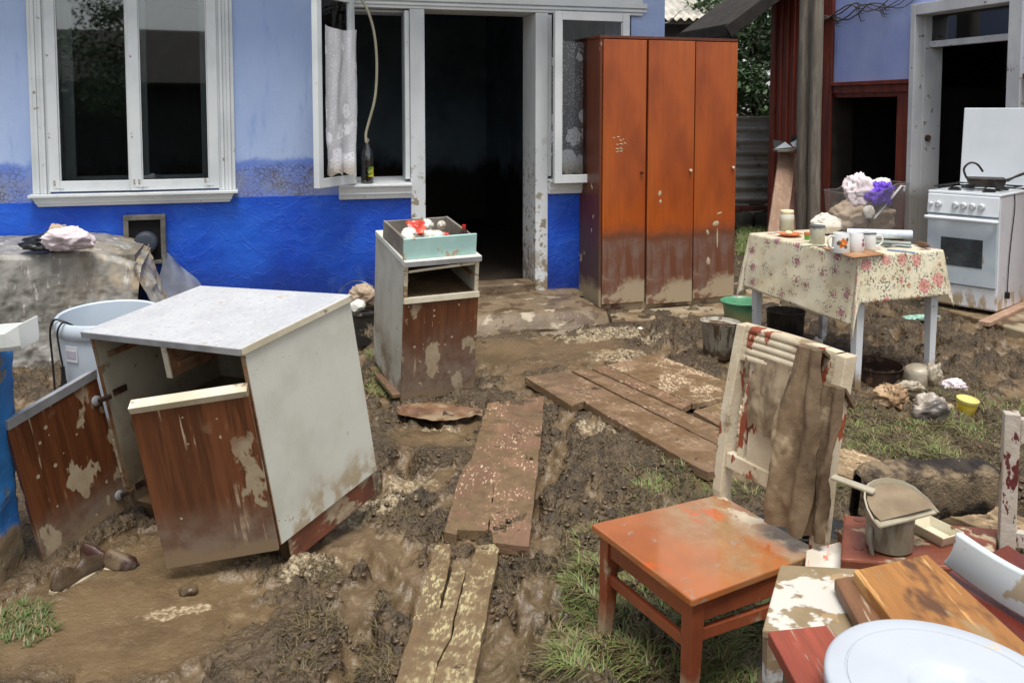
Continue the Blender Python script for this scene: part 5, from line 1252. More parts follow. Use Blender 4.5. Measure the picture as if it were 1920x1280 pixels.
MB().lathe([(0.043, 0.092), (0.044, 0.094), (0.044, 0.104), (0.0001, 0.106)], 28).build('lid', M['tin'], can, smooth=True)
gp = stand(thing('cup', 'small green and red cup behind the speckled jar', 'cup'), 1514, 449)
M['green'] = mat('green_plastic', lin(92, 150, 52), None, 0.35)
MB().lathe([(0.016, 0), (0.02, 0.03), (0.018, 0.03), (0.014, 0.003), (0.0001, 0.003)], 18).build('body', M['green'], gp, smooth=True)
MB().lathe([(0.0205, 0.0302), (0.0205, 0.042), (0.0001, 0.043)], 18).build('lid', M['orange'], gp, smooth=True)
crd = MB()
cp = [G(1536, 463, TT), G(1600, 484, TT), G(1660, 477, TT), G(1604, 462, TT)]
crd.add([tuple(p) for p in cp] + [tuple(p + Vector((0, 0, 0.003))) for p in cp], [(0, 1, 2, 3)[::-1], (4, 5, 6, 7), (0, 1, 5, 4), (1, 2, 6, 5), (2, 3, 7, 6), (3, 0, 4, 7)])
tag(crd.build('cardboard', mat('brown_hardboard', lin(166, 122, 84), lin(140, 98, 64), 0.75, layers=[(lin(196, 164, 126), [('n', 10, 0.55, 0.66)], 0.8)])), 'brown sheet of hardboard under the mugs', 'board')
def mug(label, px, py, r, h, taper, flower, handle, rim=None):
    t = stand(thing('mug', label, 'mug'), px, py, z=TT + 0.0035)
    MB().lathe([(r * taper[0], 0), (r * taper[0] * 1.04, 0.004), (r * taper[1], h * 0.5), (r * taper[2], h * 0.97), (r * taper[2] * 0.97, h), (r * taper[2] * 0.92, h * 0.97), (r * taper[0] * 0.9, 0.006), (0.0001, 0.006)], 32).build('body', M['china'], t, smooth=True)
    if rim: MB().lathe([(r * taper[2] * 1.0, h - 0.004), (r * taper[2] * 1.05, h - 0.001), (r * taper[2] * 1.0, h + 0.002), (r * taper[2] * 0.95, h - 0.001), (r * taper[2] * 1.0, h - 0.004)], 32).build('rim', rim, t, smooth=True)
    if handle is not None:
        ca, sa = math.cos(handle), math.sin(handle)
        pts = [(ca * (r * 0.97 + q), sa * (r * 0.97 + q), z_) for q, z_ in ((0, h * 0.82), (0.022, h * 0.86), (0.034, h * 0.68), (0.032, h * 0.45), (0.016, h * 0.26), (0, h * 0.22))]
        MB().curve(pts, 0.0055, 8).build('handle', M['china'], t, smooth=True)
    if flower:
        for (u0, v0, s_, m_) in flower:
            mb = MB()
            def fn(U, V):
                a = U * 2 * math.pi; q = V * s_ * (1 + 0.25 * np.sin(5 * a))
                th_ = u0 + q * np.cos(a) / r; return (r * 1.012 * np.cos(th_), r * 1.012 * np.sin(th_), v0 + q * np.sin(a))
            mb.grid(fn, 26, 4); mb.build('flower_print', m_, t)
    return t
M['fl_red'] = mat('red_flower_print', lin(206, 74, 40), lin(226, 130, 60), 0.3, (60, 0.4, 0.6, (1, 1, 1))); M['fl_green'] = mat('green_leaf_print', lin(86, 92, 70), None, 0.3); M['fl_yel'] = mat('yellow_heart_print', lin(232, 196, 84), None, 0.3); M['fl_pink'] = mat('purple_flower_print', lin(170, 84, 110), None, 0.3)
M['darkrim'] = mat('dark_enamel_rim', lin(60, 62, 66), None, 0.3)
mug('white mug printed with a big red flower', 1576, 473, 0.046, 0.105, (1.0, 0.98, 0.93), [(-1.35, 0.035, 0.010, M['fl_green']), (-2.15, 0.055, 0.011, M['fl_green']), (-1.15, 0.075, 0.009, M['fl_green']), (-1.65, 0.055, 0.024, M['fl_red']), (-1.66, 0.054, 0.006, M['fl_yel'])], rad(195))
mug('plain white round shouldered mug between the flowered and the enamel mug', 1605, 471, 0.043, 0.100, (0.94, 1.0, 0.82), [(-0.95, 0.042, 0.012, M['fl_pink']), (-1.0, 0.066, 0.007, M['fl_pink'])], None)
mug('white enamel mug with a dark rim right of the other mugs', 1629, 467, 0.036, 0.088, (0.96, 1.0, 1.02), None, rad(-10), M['darkrim'])
def roll(label, a, b, r, m, name='roll'):
    t = MB(); a = Vector(a); b = Vector(b)
    t.tube([a, b], r, 20); o = t.build(name, m, smooth=True)
    return tag(o, label, 'roll', 'rolls on the table')
M['foil'] = mat('pale_blue_patterned_roll', lin(206, 216, 226), lin(186, 198, 212), 0.35, (40, 0.4, 0.6, (1, 1, 1)), layers=[(lin(150, 120, 90), [('n', 9, 0.63, 0.68)], 0.6)])
M['greyroll'] = mat('grey_striped_roll', lin(150, 156, 146), lin(112, 118, 110), 0.4, (22, 0.42, 0.58, (0.2, 0.2, 3)))
ra, rb = G(1588, 446, TT), G(1710, 451, TT)
roll('long pale blue patterned roll lying behind the mugs', ra + Vector((0, 0, 0.030)), rb + Vector((0, 0, 0.034)), 0.027, M['foil'])
ra, rb = G(1638, 459, TT), G(1708, 464, TT)
roll('short grey striped roll in front of the pale blue roll', ra + Vector((0, 0, 0.016)), rb + Vector((0, 0, 0.016)), 0.016, M['greyroll'])
def spoon(label, px, py, rz, m):
    t = stand(thing('spoon', label, 'spoon'), px, py, rz)
    mb = MB(); mb.grid(lambda U, V: (0.026 * V * np.cos(U * 6.2832), 0.018 * V * np.sin(U * 6.2832), 0.002 + 0.006 * V ** 2), 18, 5); mb.build('bowl', m, t, smooth=True, solid=0.0012)
    MB().tube([(0.024, 0, 0.008), (0.06, 0, 0.012), (0.13, 0, 0.006)], [0.003, 0.0025, 0.004], 6).build('handle', m, t, smooth=True)
spoon('tarnished spoon in front of the enamel mug', 1663, 463, rad(-15), M['tin']); spoon('dark spoon beside the handle of the flowered mug', 1541, 463, rad(195), M['greyroll'])
mb = MB(); mb.tube([G(1664, 468, TT + 0.004), G(1716, 474, TT + 0.004)], 0.004, 8); tag(mb.build('pen', mat('blue_pen', lin(110, 138, 190), None, 0.3), smooth=True), 'thin blue pen on the front corner of the table', 'pen')
mb = MB(); pa, pb = G(1716, 459, TT), G(1744, 468, TT)
mb.grid(lambda U, V: (pa.x + (pb.x - pa.x) * V + 0.022 * np.sin(V * 3.14159) ** 0.5 * np.cos(U * 6.2832) * 0.6, pa.y + (pb.y - pa.y) * V + 0.022 * np.sin(V * 3.14159) ** 0.5 * np.sin(U * 6.2832) * -0.5, TT + 0.016 + 0.016 * np.sin(V * 3.14159) ** 0.5 * np.sin(U * 6.2832)), 16, 10)
tag(mb.build('brush', mat('brown_wooden_brush', lin(112, 84, 58), lin(84, 60, 42), 0.6), smooth=True), 'worn brown wooden brush at the right edge of the table', 'brush')

# clear plastic box stuffed with cloths
bk = thing('plastic_box', 'clear plastic box at the back of the table stuffed with washing things', 'box', G(1622, 437, TT), rad(12))
N = NT('clear_box_plastic'); g_ = N.n('BsdfGlossy'); g_.inputs['Roughness'].default_value = 0.12; tr_ = N.n('BsdfTransparent'); tr_.inputs[0].default_value = (0.80, 0.80, 0.80, 1); df = N.n('BsdfDiffuse'); df.inputs[0].default_value = lin(170, 166, 166)
m1 = N.n('MixShader'); m1.inputs[0].default_value = 0.13; N.t.links.new(tr_.outputs[0], m1.inputs[1]); N.t.links.new(df.outputs[0], m1.inputs[2])
m2 = N.n('MixShader'); m2.inputs[0].default_value = 0.07; N.t.links.new(m1.outputs[0], m2.inputs[1]); N.t.links.new(g_.outputs[0], m2.inputs[2]); N.t.links.new(m2.outputs[0], N.out.inputs[0]); M['clearbox'] = N.m
bw_, bd_, bh_ = 0.43, 0.21, 0.265
mb = MB()
ring = []
for z_, e in ((0.002, 0.0), (bh_ * 0.5, 0.012), (bh_, 0.024)):
    n_ = 40; row = []
    for k in range(n_):
        a = 2 * math.pi * k / n_; c_, s_ = math.cos(a), math.sin(a)
        q = lambda t: math.copysign(abs(t) ** 0.35, t)
        row.append(((bw_ / 2 + e) * q(c_), (bd_ / 2 + e) * q(s_), z_ + 0.05 * (c_ > 0) * z_ / bh_))
    ring.append(row)
mb.add(ring[0] + ring[1] + ring[2], [tuple(range(40))[::-1]] + [(i * 40 + k, i * 40 + (k + 1) % 40, (i + 1) * 40 + (k + 1) % 40, (i + 1) * 40 + k) for i in range(2) for k in range(40)])
mb.build('body', M['clearbox'], bk, smooth=True)
mb = MB(); mb.tube([ring[2][k % 40] for k in range(41)], 0.004, 6); mb.build('rim', M['clearbox'], bk, smooth=True)
BM_ = Matrix.Translation(G(1622, 437, TT)) @ Matrix.Rotation(rad(12), 4, 'Z')
def wad(name, label, cat, m, c, r, seed, amp=0.5, fr=1.8, world=None, nu=64, nv=40, sharp=1.0):
    """crumpled cloth or bag: a faceted lump with pinched creases"""
    rs_ = np.random.RandomState(seed)
    nn = rs_.normal(0, 1, (22, 3)); nn /= np.linalg.norm(nn, axis=1)[:, None]; hh_ = rs_.uniform(0.70, 1.0, 22)
    mb = MB()
    def fn(U, V):
        a, b_ = U * 2 * math.pi, (V - 0.5) * math.pi
        x, y, z = np.cos(a) * np.cos(b_), np.sin(a) * np.cos(b_), np.sin(b_)
        q = 0.55 * amp
        wx_ = x + q * vnoise(x * 1.7 + seed, y * 1.7, z * 1.7 + 20, seed=seed); wy_ = y + q * vnoise(x * 1.7 + 9, y * 1.7 + seed, z * 1.7 + 20, seed=seed + 1); wz_ = z + q * vnoise(x * 1.7, y * 1.7 + 5, z * 1.7 + 30 + seed, seed=seed + 2)
        d = np.full(x.shape, 1.08)
        for k in range(22):
            dt = wx_ * nn[k, 0] + wy_ * nn[k, 1] + wz_ * nn[k, 2]
            d = np.minimum(d, hh_[k] / np.maximum(dt, 0.2))
        n1 = vnoise(wx_ * fr + 3, wy_ * fr + seed, wz_ * fr + 40, seed=seed + 5); n2 = vnoise(wx_ * fr * 1.5 + 7, wy_ * fr * 1.5, wz_ * fr * 1.5 + 50, seed=seed + 6)
        n3 = vnoise(wx_ * fr * 3.1 + 7, wy_ * fr * 3.1, wz_ * fr * 3.1 + 60, seed=seed + 7)
        d = d - amp * 0.42 * np.exp(-np.abs(n1) / 0.16) + amp * 0.30 * np.exp(-np.abs(n2) / 0.14) + amp * 0.10 * np.exp(-np.abs(n3) / 0.2)
        zz_ = z * d
        return x * r[0] * d * 1.08, y * r[1] * d * 1.08, np.where(zz_ < -0.7, -0.7, zz_) * r[2]
    mb.grid(fn, nu, nv)
    o = mb.build(name, m, smooth=True)
    for mm in list(o.modifiers): o.modifiers.remove(mm)
    M4 = (world if world is not None else Matrix.Identity(4)) @ Matrix.Translation(c)
    o.matrix_basis = M4
    return tag(o, label, cat)
M['beige'] = mat('damp_beige_cloth', lin(186, 166, 144), lin(160, 138, 114), 0.85, (6, 0.35, 0.65, (1, 1, 1)), bump=0.1, bscale=120)
M['pinkish'] = mat('pale_pink_cloth', lin(226, 214, 216), lin(210, 194, 198), 0.8, (6, 0.35, 0.65, (1, 1, 1)))
M['purple'] = mat('violet_bath_net', lin(120, 76, 216), lin(90, 50, 180), 0.6, (9, 0.35, 0.65, (1, 1, 1)), bump=0.4, bscale=160)
M['whitecloth'] = mat('whitish_cloth', lin(222, 216, 206), lin(204, 196, 182), 0.8, (6, 0.35, 0.65, (1, 1, 1)))
wad('cloth', 'folded beige cloth inside the clear box', 'cloth', M['beige'], (-0.10, 0.0, 0.10), (0.115, 0.085, 0.10), 3, 0.42, 1.6, BM_)
wad('cloth', 'brownish cloth at the right end of the clear box', 'cloth', M['beige'], (0.09, 0.0, 0.09), (0.11, 0.08, 0.09), 5, 0.4, 1.4, BM_)
wad('bag', 'pale pink plastic bag piled on top of the clear box', 'bag', M['pinkish'], (-0.03, 0.02, 0.25), (0.11, 0.08, 0.11), 8, 0.5, 1.8, BM_)
wad('bag', 'white plastic bag bulging behind the violet sponge', 'bag', M['whitecloth'], (0.12, 0.045, 0.26), (0.10, 0.05, 0.08), 12, 0.4, 1.6, BM_)
wad('bath_sponge', 'violet net bath sponge on top of the clear box', 'sponge', M['purple'], (0.06, -0.045, 0.245), (0.085, 0.065, 0.088), 15, 0.62, 2.6, BM_, 80, 50)
wad('cloth', 'small white cloth with turquoise stain hanging over the box front', 'cloth', M['whitecloth'], (-0.035, -0.085, 0.135), (0.035, 0.02, 0.045), 17, 0.4, 1.6, BM_)
wad('bag', 'white plastic bag slumped left of the clear box', 'bag', M['whitecloth'], (-0.28, -0.01, 0.06), (0.095, 0.07, 0.07), 19, 0.45, 1.5, BM_)
mb = MB(); mb.bar((0.0, -0.085, 0.10), (0.205, -0.06, 0.30), 0.006, 0.02, up=(0, 1, 0)); mb.bar((0.200, -0.06, 0.297), (0.228, -0.06, 0.292), 0.008, 0.016, up=(0, 1, 0)); mb.bar((0.224, -0.06, 0.298), (0.219, -0.06, 0.262), 0.007, 0.015, up=(0, 1, 0))
o = mb.build('stick', mat('white_plastic_stick', lin(226, 226, 226), None, 0.3), bevel=0.003); o.matrix_basis = BM_; tag(o, 'white plastic stick with a hooked end poking out of the clear box', 'stick')

# ------------------------------------------------------------------ things on the ground around the table
def tubvessel(name, label, cat, px, py, prof, m, rot=(0, 0, 0), z=0.0, extra=None):
    t = thing(name, label, cat, G(px, py, z), rot)
    MB().lathe(prof, 40).build('body', m, t, smooth=True)
    return t
M['greenplastic'] = mat('sea_green_plastic', lin(92, 156, 118), lin(80, 142, 106), 0.35, layers=[(lin(150, 140, 92), [('ng', 2, 0.16, 0.02, 4, 0.08)], 0.6)])
t = tubvessel('basin', 'green plastic basin beside the wardrobe foot', 'basin', 1389, 607, [(0.095, 0.0), (0.105, 0.004), (0.128, 0.15), (0.142, 0.155), (0.144, 0.165), (0.138, 0.168), (0.122, 0.152), (0.10, 0.014), (0.0001, 0.012)], M['greenplastic'])
MB().lathe([(0.118, 0.09), (0.0001, 0.092)], 32).build('murky_water', M['mudlight'], t)
M['zinc'] = mat('mud_dripped_zinc', lin(176, 172, 160), lin(150, 146, 134), 0.45, (9, 0.35, 0.65, (1, 1, 1)), metal=0.0, layers=[(lin(104, 88, 68), [('n', 16, 0.50, 0.56, (1, 1, 0.15))], 0.6, 0.5), (lin(96, 80, 60), [('ng', 2, 0.08, 0.04, 9, 0.10)], 0.6, 0.5)])
t = tubvessel('bucket', 'tin bucket brimful of mud behind the chair back', 'bucket', 1347, 668, [(0.085, 0.0), (0.090, 0.004), (0.112, 0.205), (0.119, 0.21), (0.120, 0.218), (0.114, 0.218), (0.108, 0.205), (0.0001, 0.20)], M['zinc'], (0, rad(2), 0))
mb = MB(); mb.grid(lambda U, V: (0.108 * V * np.cos(U * 6.2832), 0.108 * V * np.sin(U * 6.2832), 0.203 + 0.03 * np.clip(fbm(V * 3 * np.cos(U * 6.2832) + 2, V * 3 * np.sin(U * 6.2832), seed=14), 0, 1) * (1 - V)), 30, 12); mb.build('mud', M['mudfill'], t, smooth=True)
MB().lathe([(0.0985, 0.098), (0.1005, 0.101), (0.0995, 0.104)], 40).build('hoop', M['zinc'], t, smooth=True)
MB().tube([(0.118 * math.cos(a), -0.118 * abs(math.sin(a)) * 0.98, 0.212 + 0.012 * math.sin(a)) for a in np.linspace(0, math.pi, 18)], 0.0035, 6).build('handle', M['rust'], t, smooth=True)
tubvessel('bucket', 'blackened pail in the shade under the table', 'bucket', 1472, 640, [(0.10, 0.0), (0.11, 0.01), (0.12, 0.20), (0.126, 0.205), (0.116, 0.206), (0.10, 0.012), (0.0001, 0.012)], M['panrust'])
tubvessel('tub', 'low rusty round tub on the grass under the table edge', 'tub', 1643, 712, [(0.130, 0.0), (0.134, 0.003), (0.136, 0.085), (0.141, 0.088), (0.141, 0.092), (0.133, 0.092), (0.129, 0.008), (0.0001, 0.007)], M['rust'], (rad(3), 0, 0))
t = tubvessel('tub', 'small yellow plastic tub lying in the grass', 'tub', 1810, 774, [(0.040, 0.0), (0.043, 0.004), (0.048, 0.05), (0.048, 0.055), (0.0001, 0.055)], mat('yellow_plastic', lin(232, 208, 60), lin(222, 192, 60), 0.35, layers=[(lin(190, 200, 200), [('n', 30, 0.60, 0.66)], 0.4)]))
t.rotation_euler = (rad(6), rad(5), 0)
MB().lathe([(0.050, 0.0552), (0.052, 0.057), (0.052, 0.075), (0.045, 0.077), (0.040, 0.070), (0.0001, 0.070)], 36).build('rim', mat('pale_yellow_rim', lin(232, 218, 128), lin(214, 186, 110), 0.4), t, smooth=True)
M['filmbag'] = mat('grubby_clear_bag', lin(196, 186, 166), lin(150, 136, 112), 0.3, (8, 0.35, 0.65, (1, 1, 1)), trans=0.2, bump=0.15, bscale=40)
M['brownbag'] = mat('brown_stained_bag', lin(178, 150, 116), lin(138, 108, 76), 0.55, (8, 0.35, 0.65, (1, 1, 1)), bump=0.2, bscale=60)
M['greybag'] = mat('grey_silty_bag', lin(178, 166, 150), lin(84, 78, 74), 0.35, (5, 0.4, 0.6, (1, 1, 0.6)), bump=0.2, bscale=40)
def gw(px, py, z): return tuple(G(px, py, 0.0) + Vector((0, 0, z)))
jr = thing('jar', 'squat plastic jar of brown water leaning by the table leg', 'jar', gw(1722, 728, 0.0), (rad(4), rad(-6), 0))
MB().lathe([(0.058, 0), (0.066, 0.006), (0.068, 0.10), (0.060, 0.118), (0.05, 0.125), (0.0001, 0.126)], 28).build('body', M['filmbag'], jr, smooth=True)
wad('bag', 'clear bag hooked over the squat jar by the table leg', 'bag', M['filmbag'], gw(1748, 732, 0.075), (0.052, 0.045, 0.085), 23, 0.6, 2.0)
wad('bag', 'crumpled brown bag on the grass left of the knotted bag', 'bag', M['brownbag'], gw(1673, 764, 0.055), (0.082, 0.06, 0.068), 27, 0.6, 2.4, None, 72, 44)
wad('bag', 'dirty grey knotted plastic bag in front of the other bags', 'bag', M['greybag'], gw(1742, 790, 0.060), (0.095, 0.07, 0.078), 29, 0.42, 1.7, None, 72, 44)
wad('bag', 'twisted whitish bag neck lying between the brown and the knotted bag', 'bag', M['filmbag'], gw(1706, 762, 0.10), (0.07, 0.03, 0.032), 31, 0.5, 2.0)
wad('cloth', 'crumpled white rag right of the bags', 'cloth', M['pinkish'], gw(1786, 737, 0.03), (0.062, 0.04, 0.045), 33, 0.6, 2.0)
wad('cloth', 'torn turquoise plastic scrap on the edge of the concrete apron', 'plastic', mat('turquoise_film', lin(150, 190, 172), None, 0.4), gw(1728, 600, 0.02), (0.12, 0.05, 0.022), 35, 0.6, 2.2)
wad('cloth', 'dark patterned rag trampled under the table', 'cloth', mat('dark_rag', lin(84, 74, 80), lin(52, 48, 54), 0.9), gw(1556, 664, 0.02), (0.12, 0.08, 0.035), 37, 0.6, 2.0)
wad('paper', 'crumpled white paper between chair back and table', 'paper', M['whitecloth'], gw(1530, 655, 0.04), (0.035, 0.03, 0.045), 39, 0.5, 1.7)
wad('lid', 'black crumpled film by the yellow tub', 'plastic', M['blackplastic'], gw(1779, 768, 0.012), (0.03, 0.025, 0.018), 41, 0.4, 1.7)
mb = MB(); b0 = G(1725, 735, 0.0)
# ------------------------------------------------------------------ chair sunk in the mud, muddy jeans over its back
A_, B_, C_, D_ = Vector((0.238, 2.406)), Vector((0.435, 2.035)), Vector((0.74, 2.229)), Vector((0.615, 2.633))
CHR = math.atan2(B_.y - A_.y, B_.x - A_.x)
chair = thing('chair', 'orange wooden chair with a peeling white back and muddy wet seat', 'chair', (A_.x, A_.y, 0), CHR)
M['chairwood'] = mat('orange_chair_paint', lin(150, 80, 50), lin(122, 62, 40), 0.3, (4, 0.35, 0.65, (1, 1, 1)), bump=0.06, bscale=60, layers=[
    (lin(168, 150, 122), [('n', 8, 0.62, 0.68, (1, 1, 0.5))], 0.7, 0.3), (lin(150, 132, 104), [('ng', 2, 0.14, 0.05, 8, 0.10)], 0.8, 0.3)])
M['seat'] = mat('wet_orange_seat', lin(174, 104, 56), lin(150, 86, 44), 0.06, (3, 0.35, 0.65, (1, 1, 1)), spec=0.9, layers=[
    (lin(150, 112, 76), [('ng', 1, 0.06, 0.32, 6, 0.17), ('n', 5, 0.30, 0.50)], 0.18, 0.2, lin(160, 132, 98)), (lin(206, 192, 166), [('ng', 1, 0.33, 0.42, 9, 0.10), ('n', 10, 0.46, 0.54)], 0.5, 0.5), (lin(150, 128, 112), [('n', 14, 0.64, 0.68)], 0.25), (lin(142, 118, 96), [('d', 22, 0.2)], 0.3, 0.2), (lin(190, 88, 34), [('n', 3, 0.60, 0.70, (1, 1.4, 1))], 0.10)])
M['peel'] = mat('peeling_cream_over_rust_paint', lin(206, 194, 168), lin(188, 172, 144), 0.6, (6, 0.35, 0.65, (1, 1, 1)), bump=0.25, bscale=50, layers=[
    (lin(142, 72, 46), [('n', 13, 0.57, 0.60, (1, 1, 0.4))], 0.5, -0.5), (MUD, [('n', 6, 0.58, 0.66)], 0.7, 0.4)])
SWd, SDd, SZ = 0.42, 0.44, 0.335
mb = MB(); mb.prism([(-0.008, -0.012), (SWd + 0.008, -0.012), (SWd - 0.012, SDd), (0.012, SDd)], SZ - 0.022, SZ); mb.build('seat', M['seat'], chair, bevel=0.005, seg=3)
for (n_, bx) in (('apron', (0.03, SWd - 0.03, 0.012, 0.030, SZ - 0.080, SZ - 0.0225)), ('apron', (0.014, 0.032, 0.031, SDd - 0.03, SZ - 0.080, SZ - 0.0225)), ('apron', (SWd - 0.032, SWd - 0.014, 0.031, SDd - 0.03, SZ - 0.080, SZ - 0.0225)), ('apron', (0.03, SWd - 0.03, SDd - 0.028, SDd - 0.010, SZ - 0.080, SZ - 0.0225))):
    MB().box(*bx).build('apron', M['chairwood'], chair, bevel=0.002)
def leg(x, y, out, z1=SZ - 0.0228):
    a = 0.021
    mb = MB(); prev = None
    lv = [(-0.12, 0.012, out * 1.6), (0.0, 0.014, out), (0.12, 0.018, out * 0.35), (z1, a, 0.0)]
    for (za, ra, oa), (zb, rb, ob) in zip(lv[:-1], lv[1:]):
        mb.hexa([(x - ra, y - oa - ra, za), (x + ra, y - oa - ra, za), (x + ra, y - oa + ra, za), (x - ra, y - oa + ra, za), (x - rb, y - ob - rb, zb), (x + rb, y - ob - rb, zb), (x + rb, y - ob + rb, zb), (x - rb, y - ob + rb, zb)])
    bm = bmesh.new(); me = bpy.data.meshes.new('leg'); me.from_pydata(mb.v, [], mb.f); bm.from_mesh(me); bmesh.ops.remove_doubles(bm, verts=bm.verts, dist=1e-5)
    kill = [f for f in bm.faces if all(abs(e.calc_length()) > 0 for e in f.edges) and abs(f.normal.z) > 0.99 and 0.0 - 0.005 < f.calc_center_median().z < z1 - 0.01]
    bmesh.ops.delete(bm, geom=kill, context='FACES'); bm.to_mesh(me); bm.free()
    return link('leg', me, M['chairwood'], chair, bevel=0.003)
leg(0.030, 0.026, 0.02); leg(SWd - 0.030, 0.026, 0.02)
# back legs run up into the back posts
def backpost(x, m=M['peel']):
    a, b_ = 0.018, 0.022
    mb = MB()
    lv = [(-0.10, SDd + 0.10), (SZ * 0.6, SDd + 0.012), (SZ + 0.02, SDd), (SZ + 0.26, SDd + 0.028), (SZ + 0.515, SDd + 0.085)]
    pts = []
    for z_, y_ in lv: pts += [(x - a, y_ - b_, z_), (x + a, y_ - b_, z_), (x + a, y_ + b_, z_), (x - a, y_ + b_, z_)]
    fs = [(3, 2, 1, 0), (16, 17, 18, 19)]
    for i in range(4):
        o_ = i * 4
        fs += [(o_, o_ + 1, o_ + 5, o_ + 4), (o_ + 1, o_ + 2, o_ + 6, o_ + 5), (o_ + 2, o_ + 3, o_ + 7, o_ + 6), (o_ + 3, o_, o_ + 4, o_ + 7)]
    mb.add(pts, fs); return mb.build('back_post', m, chair, bevel=0.003)
backpost(0.020); backpost(SWd - 0.020)
def yb(z): return SDd + np.interp(z, [SZ, SZ + 0.26, SZ + 0.515], [0.0, 0.028, 0.085])
# ribbed top rail
rl = MB()
nr = 5
zt0, zt1 = SZ + 0.415, SZ + 0.517
def rail(U, V):
    z = zt0 + V * (zt1 - zt0); rib = 0.006 * np.abs(np.sin(V * nr * math.pi)) ** 0.6 * np.clip((U - 0.02) * 14, 0, 1) * np.clip((0.72 - U) * 14 + 1, 0.15, 1)
    return 0.0385 + U * (SWd - 0.077), yb(z) - 0.016 - rib, z + 0.004 * np.sin(U * math.pi)
rl.grid(rail, 40, 46); rl.grid(lambda U, V: (0.0385 + U * (SWd - 0.077), yb(zt0 + V * (zt1 - zt0)) + 0.014 + 0 * U, zt0 + V * (zt1 - zt0) + 0.004 * np.sin(U * math.pi)), 40, 4, flip=True)
rl.grid(lambda U, V: (0.0385 + U * (SWd - 0.077), yb(zt1) - 0.016 + 0.030 * V, zt1 + 0.004 * np.sin(U * math.pi) + 0 * V), 40, 2); rl.grid(lambda U, V: (0.0385 + U * (SWd - 0.077), yb(zt0) - 0.016 + 0.030 * V, zt0 + 0.004 * np.sin(U * math.pi) + 0 * V), 40, 2, flip=True)
o = rl.build('top_rail', M['peel'], chair, smooth=True)
zl0, zl1 = SZ + 0.095, SZ + 0.140
MB().hexa([(0.039, yb(zl0) - 0.016, zl0), (SWd - 0.039, yb(zl0) - 0.016, zl0), (SWd - 0.039, yb(zl0) + 0.012, zl0), (0.039, yb(zl0) + 0.012, zl0), (0.039, yb(zl1) - 0.016, zl1), (SWd - 0.039, yb(zl1) - 0.016, zl1), (SWd - 0.039, yb(zl1) + 0.012, zl1), (0.039, yb(zl1) + 0.012, zl1)]).build('lower_rail', M['peel'], chair, bevel=0.003)
def slat(x0, x1, m, name='slat', bul=0.0):
    za, zb = zl1 - 0.002, zt0 + 0.004
    mb = MB(); mb.grid(lambda U, V: (x0 + U * (x1 - x0), yb(za + V * (zb - za)) - 0.008 - bul * (0.6 + 0.4 * fbm(U * 4, V * 6, seed=66)) * np.sin(U * math.pi) ** 0.4 - bul * 0.4 * fbm(U * 8, V * 9, seed=67), za + V * (zb - za)), 20, 30)
    mb.grid(lambda U, V: (x0 + U * (x1 - x0), yb(za + V * (zb - za)) + 0.006 + 0 * U, za + V * (zb - za)), 2, 30, flip=True)
    for xx, fl_ in ((x0, False), (x1, True)): mb.grid(lambda U, V: (xx + 0 * U, yb(za + V * (zb - za)) + 0.006 - 0.014 * U, za + V * (zb - za)), 2, 30, flip=fl_)
    return mb.build(name, m, chair, smooth=True)
slat(0.075, 0.100, M['peel']); slat(0.112, 0.300, M['peel'], 'splat'); slat(SWd - 0.100, SWd - 0.075, M['peel'])
mb = MB(); za, zb = zl1 + 0.105, zt0 + 0.030
mb.grid(lambda U, V: (0.108 + U * 0.165, yb(za + V * (zb - za)) - 0.022 - 0.010 * fbm(U * 3, V * 3, seed=70) - 0.008 * np.sin(U * math.pi) * 1 - 0.006 * ridge(U * 4 + 0.3, V * 1.2, seed=73) + 0.012 * (1 - np.sin(V * math.pi)) , za + V * (zb - za) + 0.03 * fbm(U * 4, V * 0 + 2, seed=74) * (V < 0.5)), 44, 44)
mb.build('mud_coat', M['mudlight'], chair, smooth=True, solid=0.01)
# stretchers
MB().bar((0.030, 0.03, 0.215), (0.022, SDd, 0.215), 0.018, 0.030).build('stretcher', M['chairwood'], chair, bevel=0.002)
MB().bar((SWd - 0.030, 0.03, 0.215), (SWd - 0.022, SDd, 0.215), 0.018, 0.030).build('stretcher', M['chairwood'], chair, bevel=0.002)
MB().bar((0.045, 0.022, 0.19), (SWd - 0.045, 0.022, 0.19), 0.016, 0.030).build('stretcher', M['chairwood'], chair, bevel=0.002)
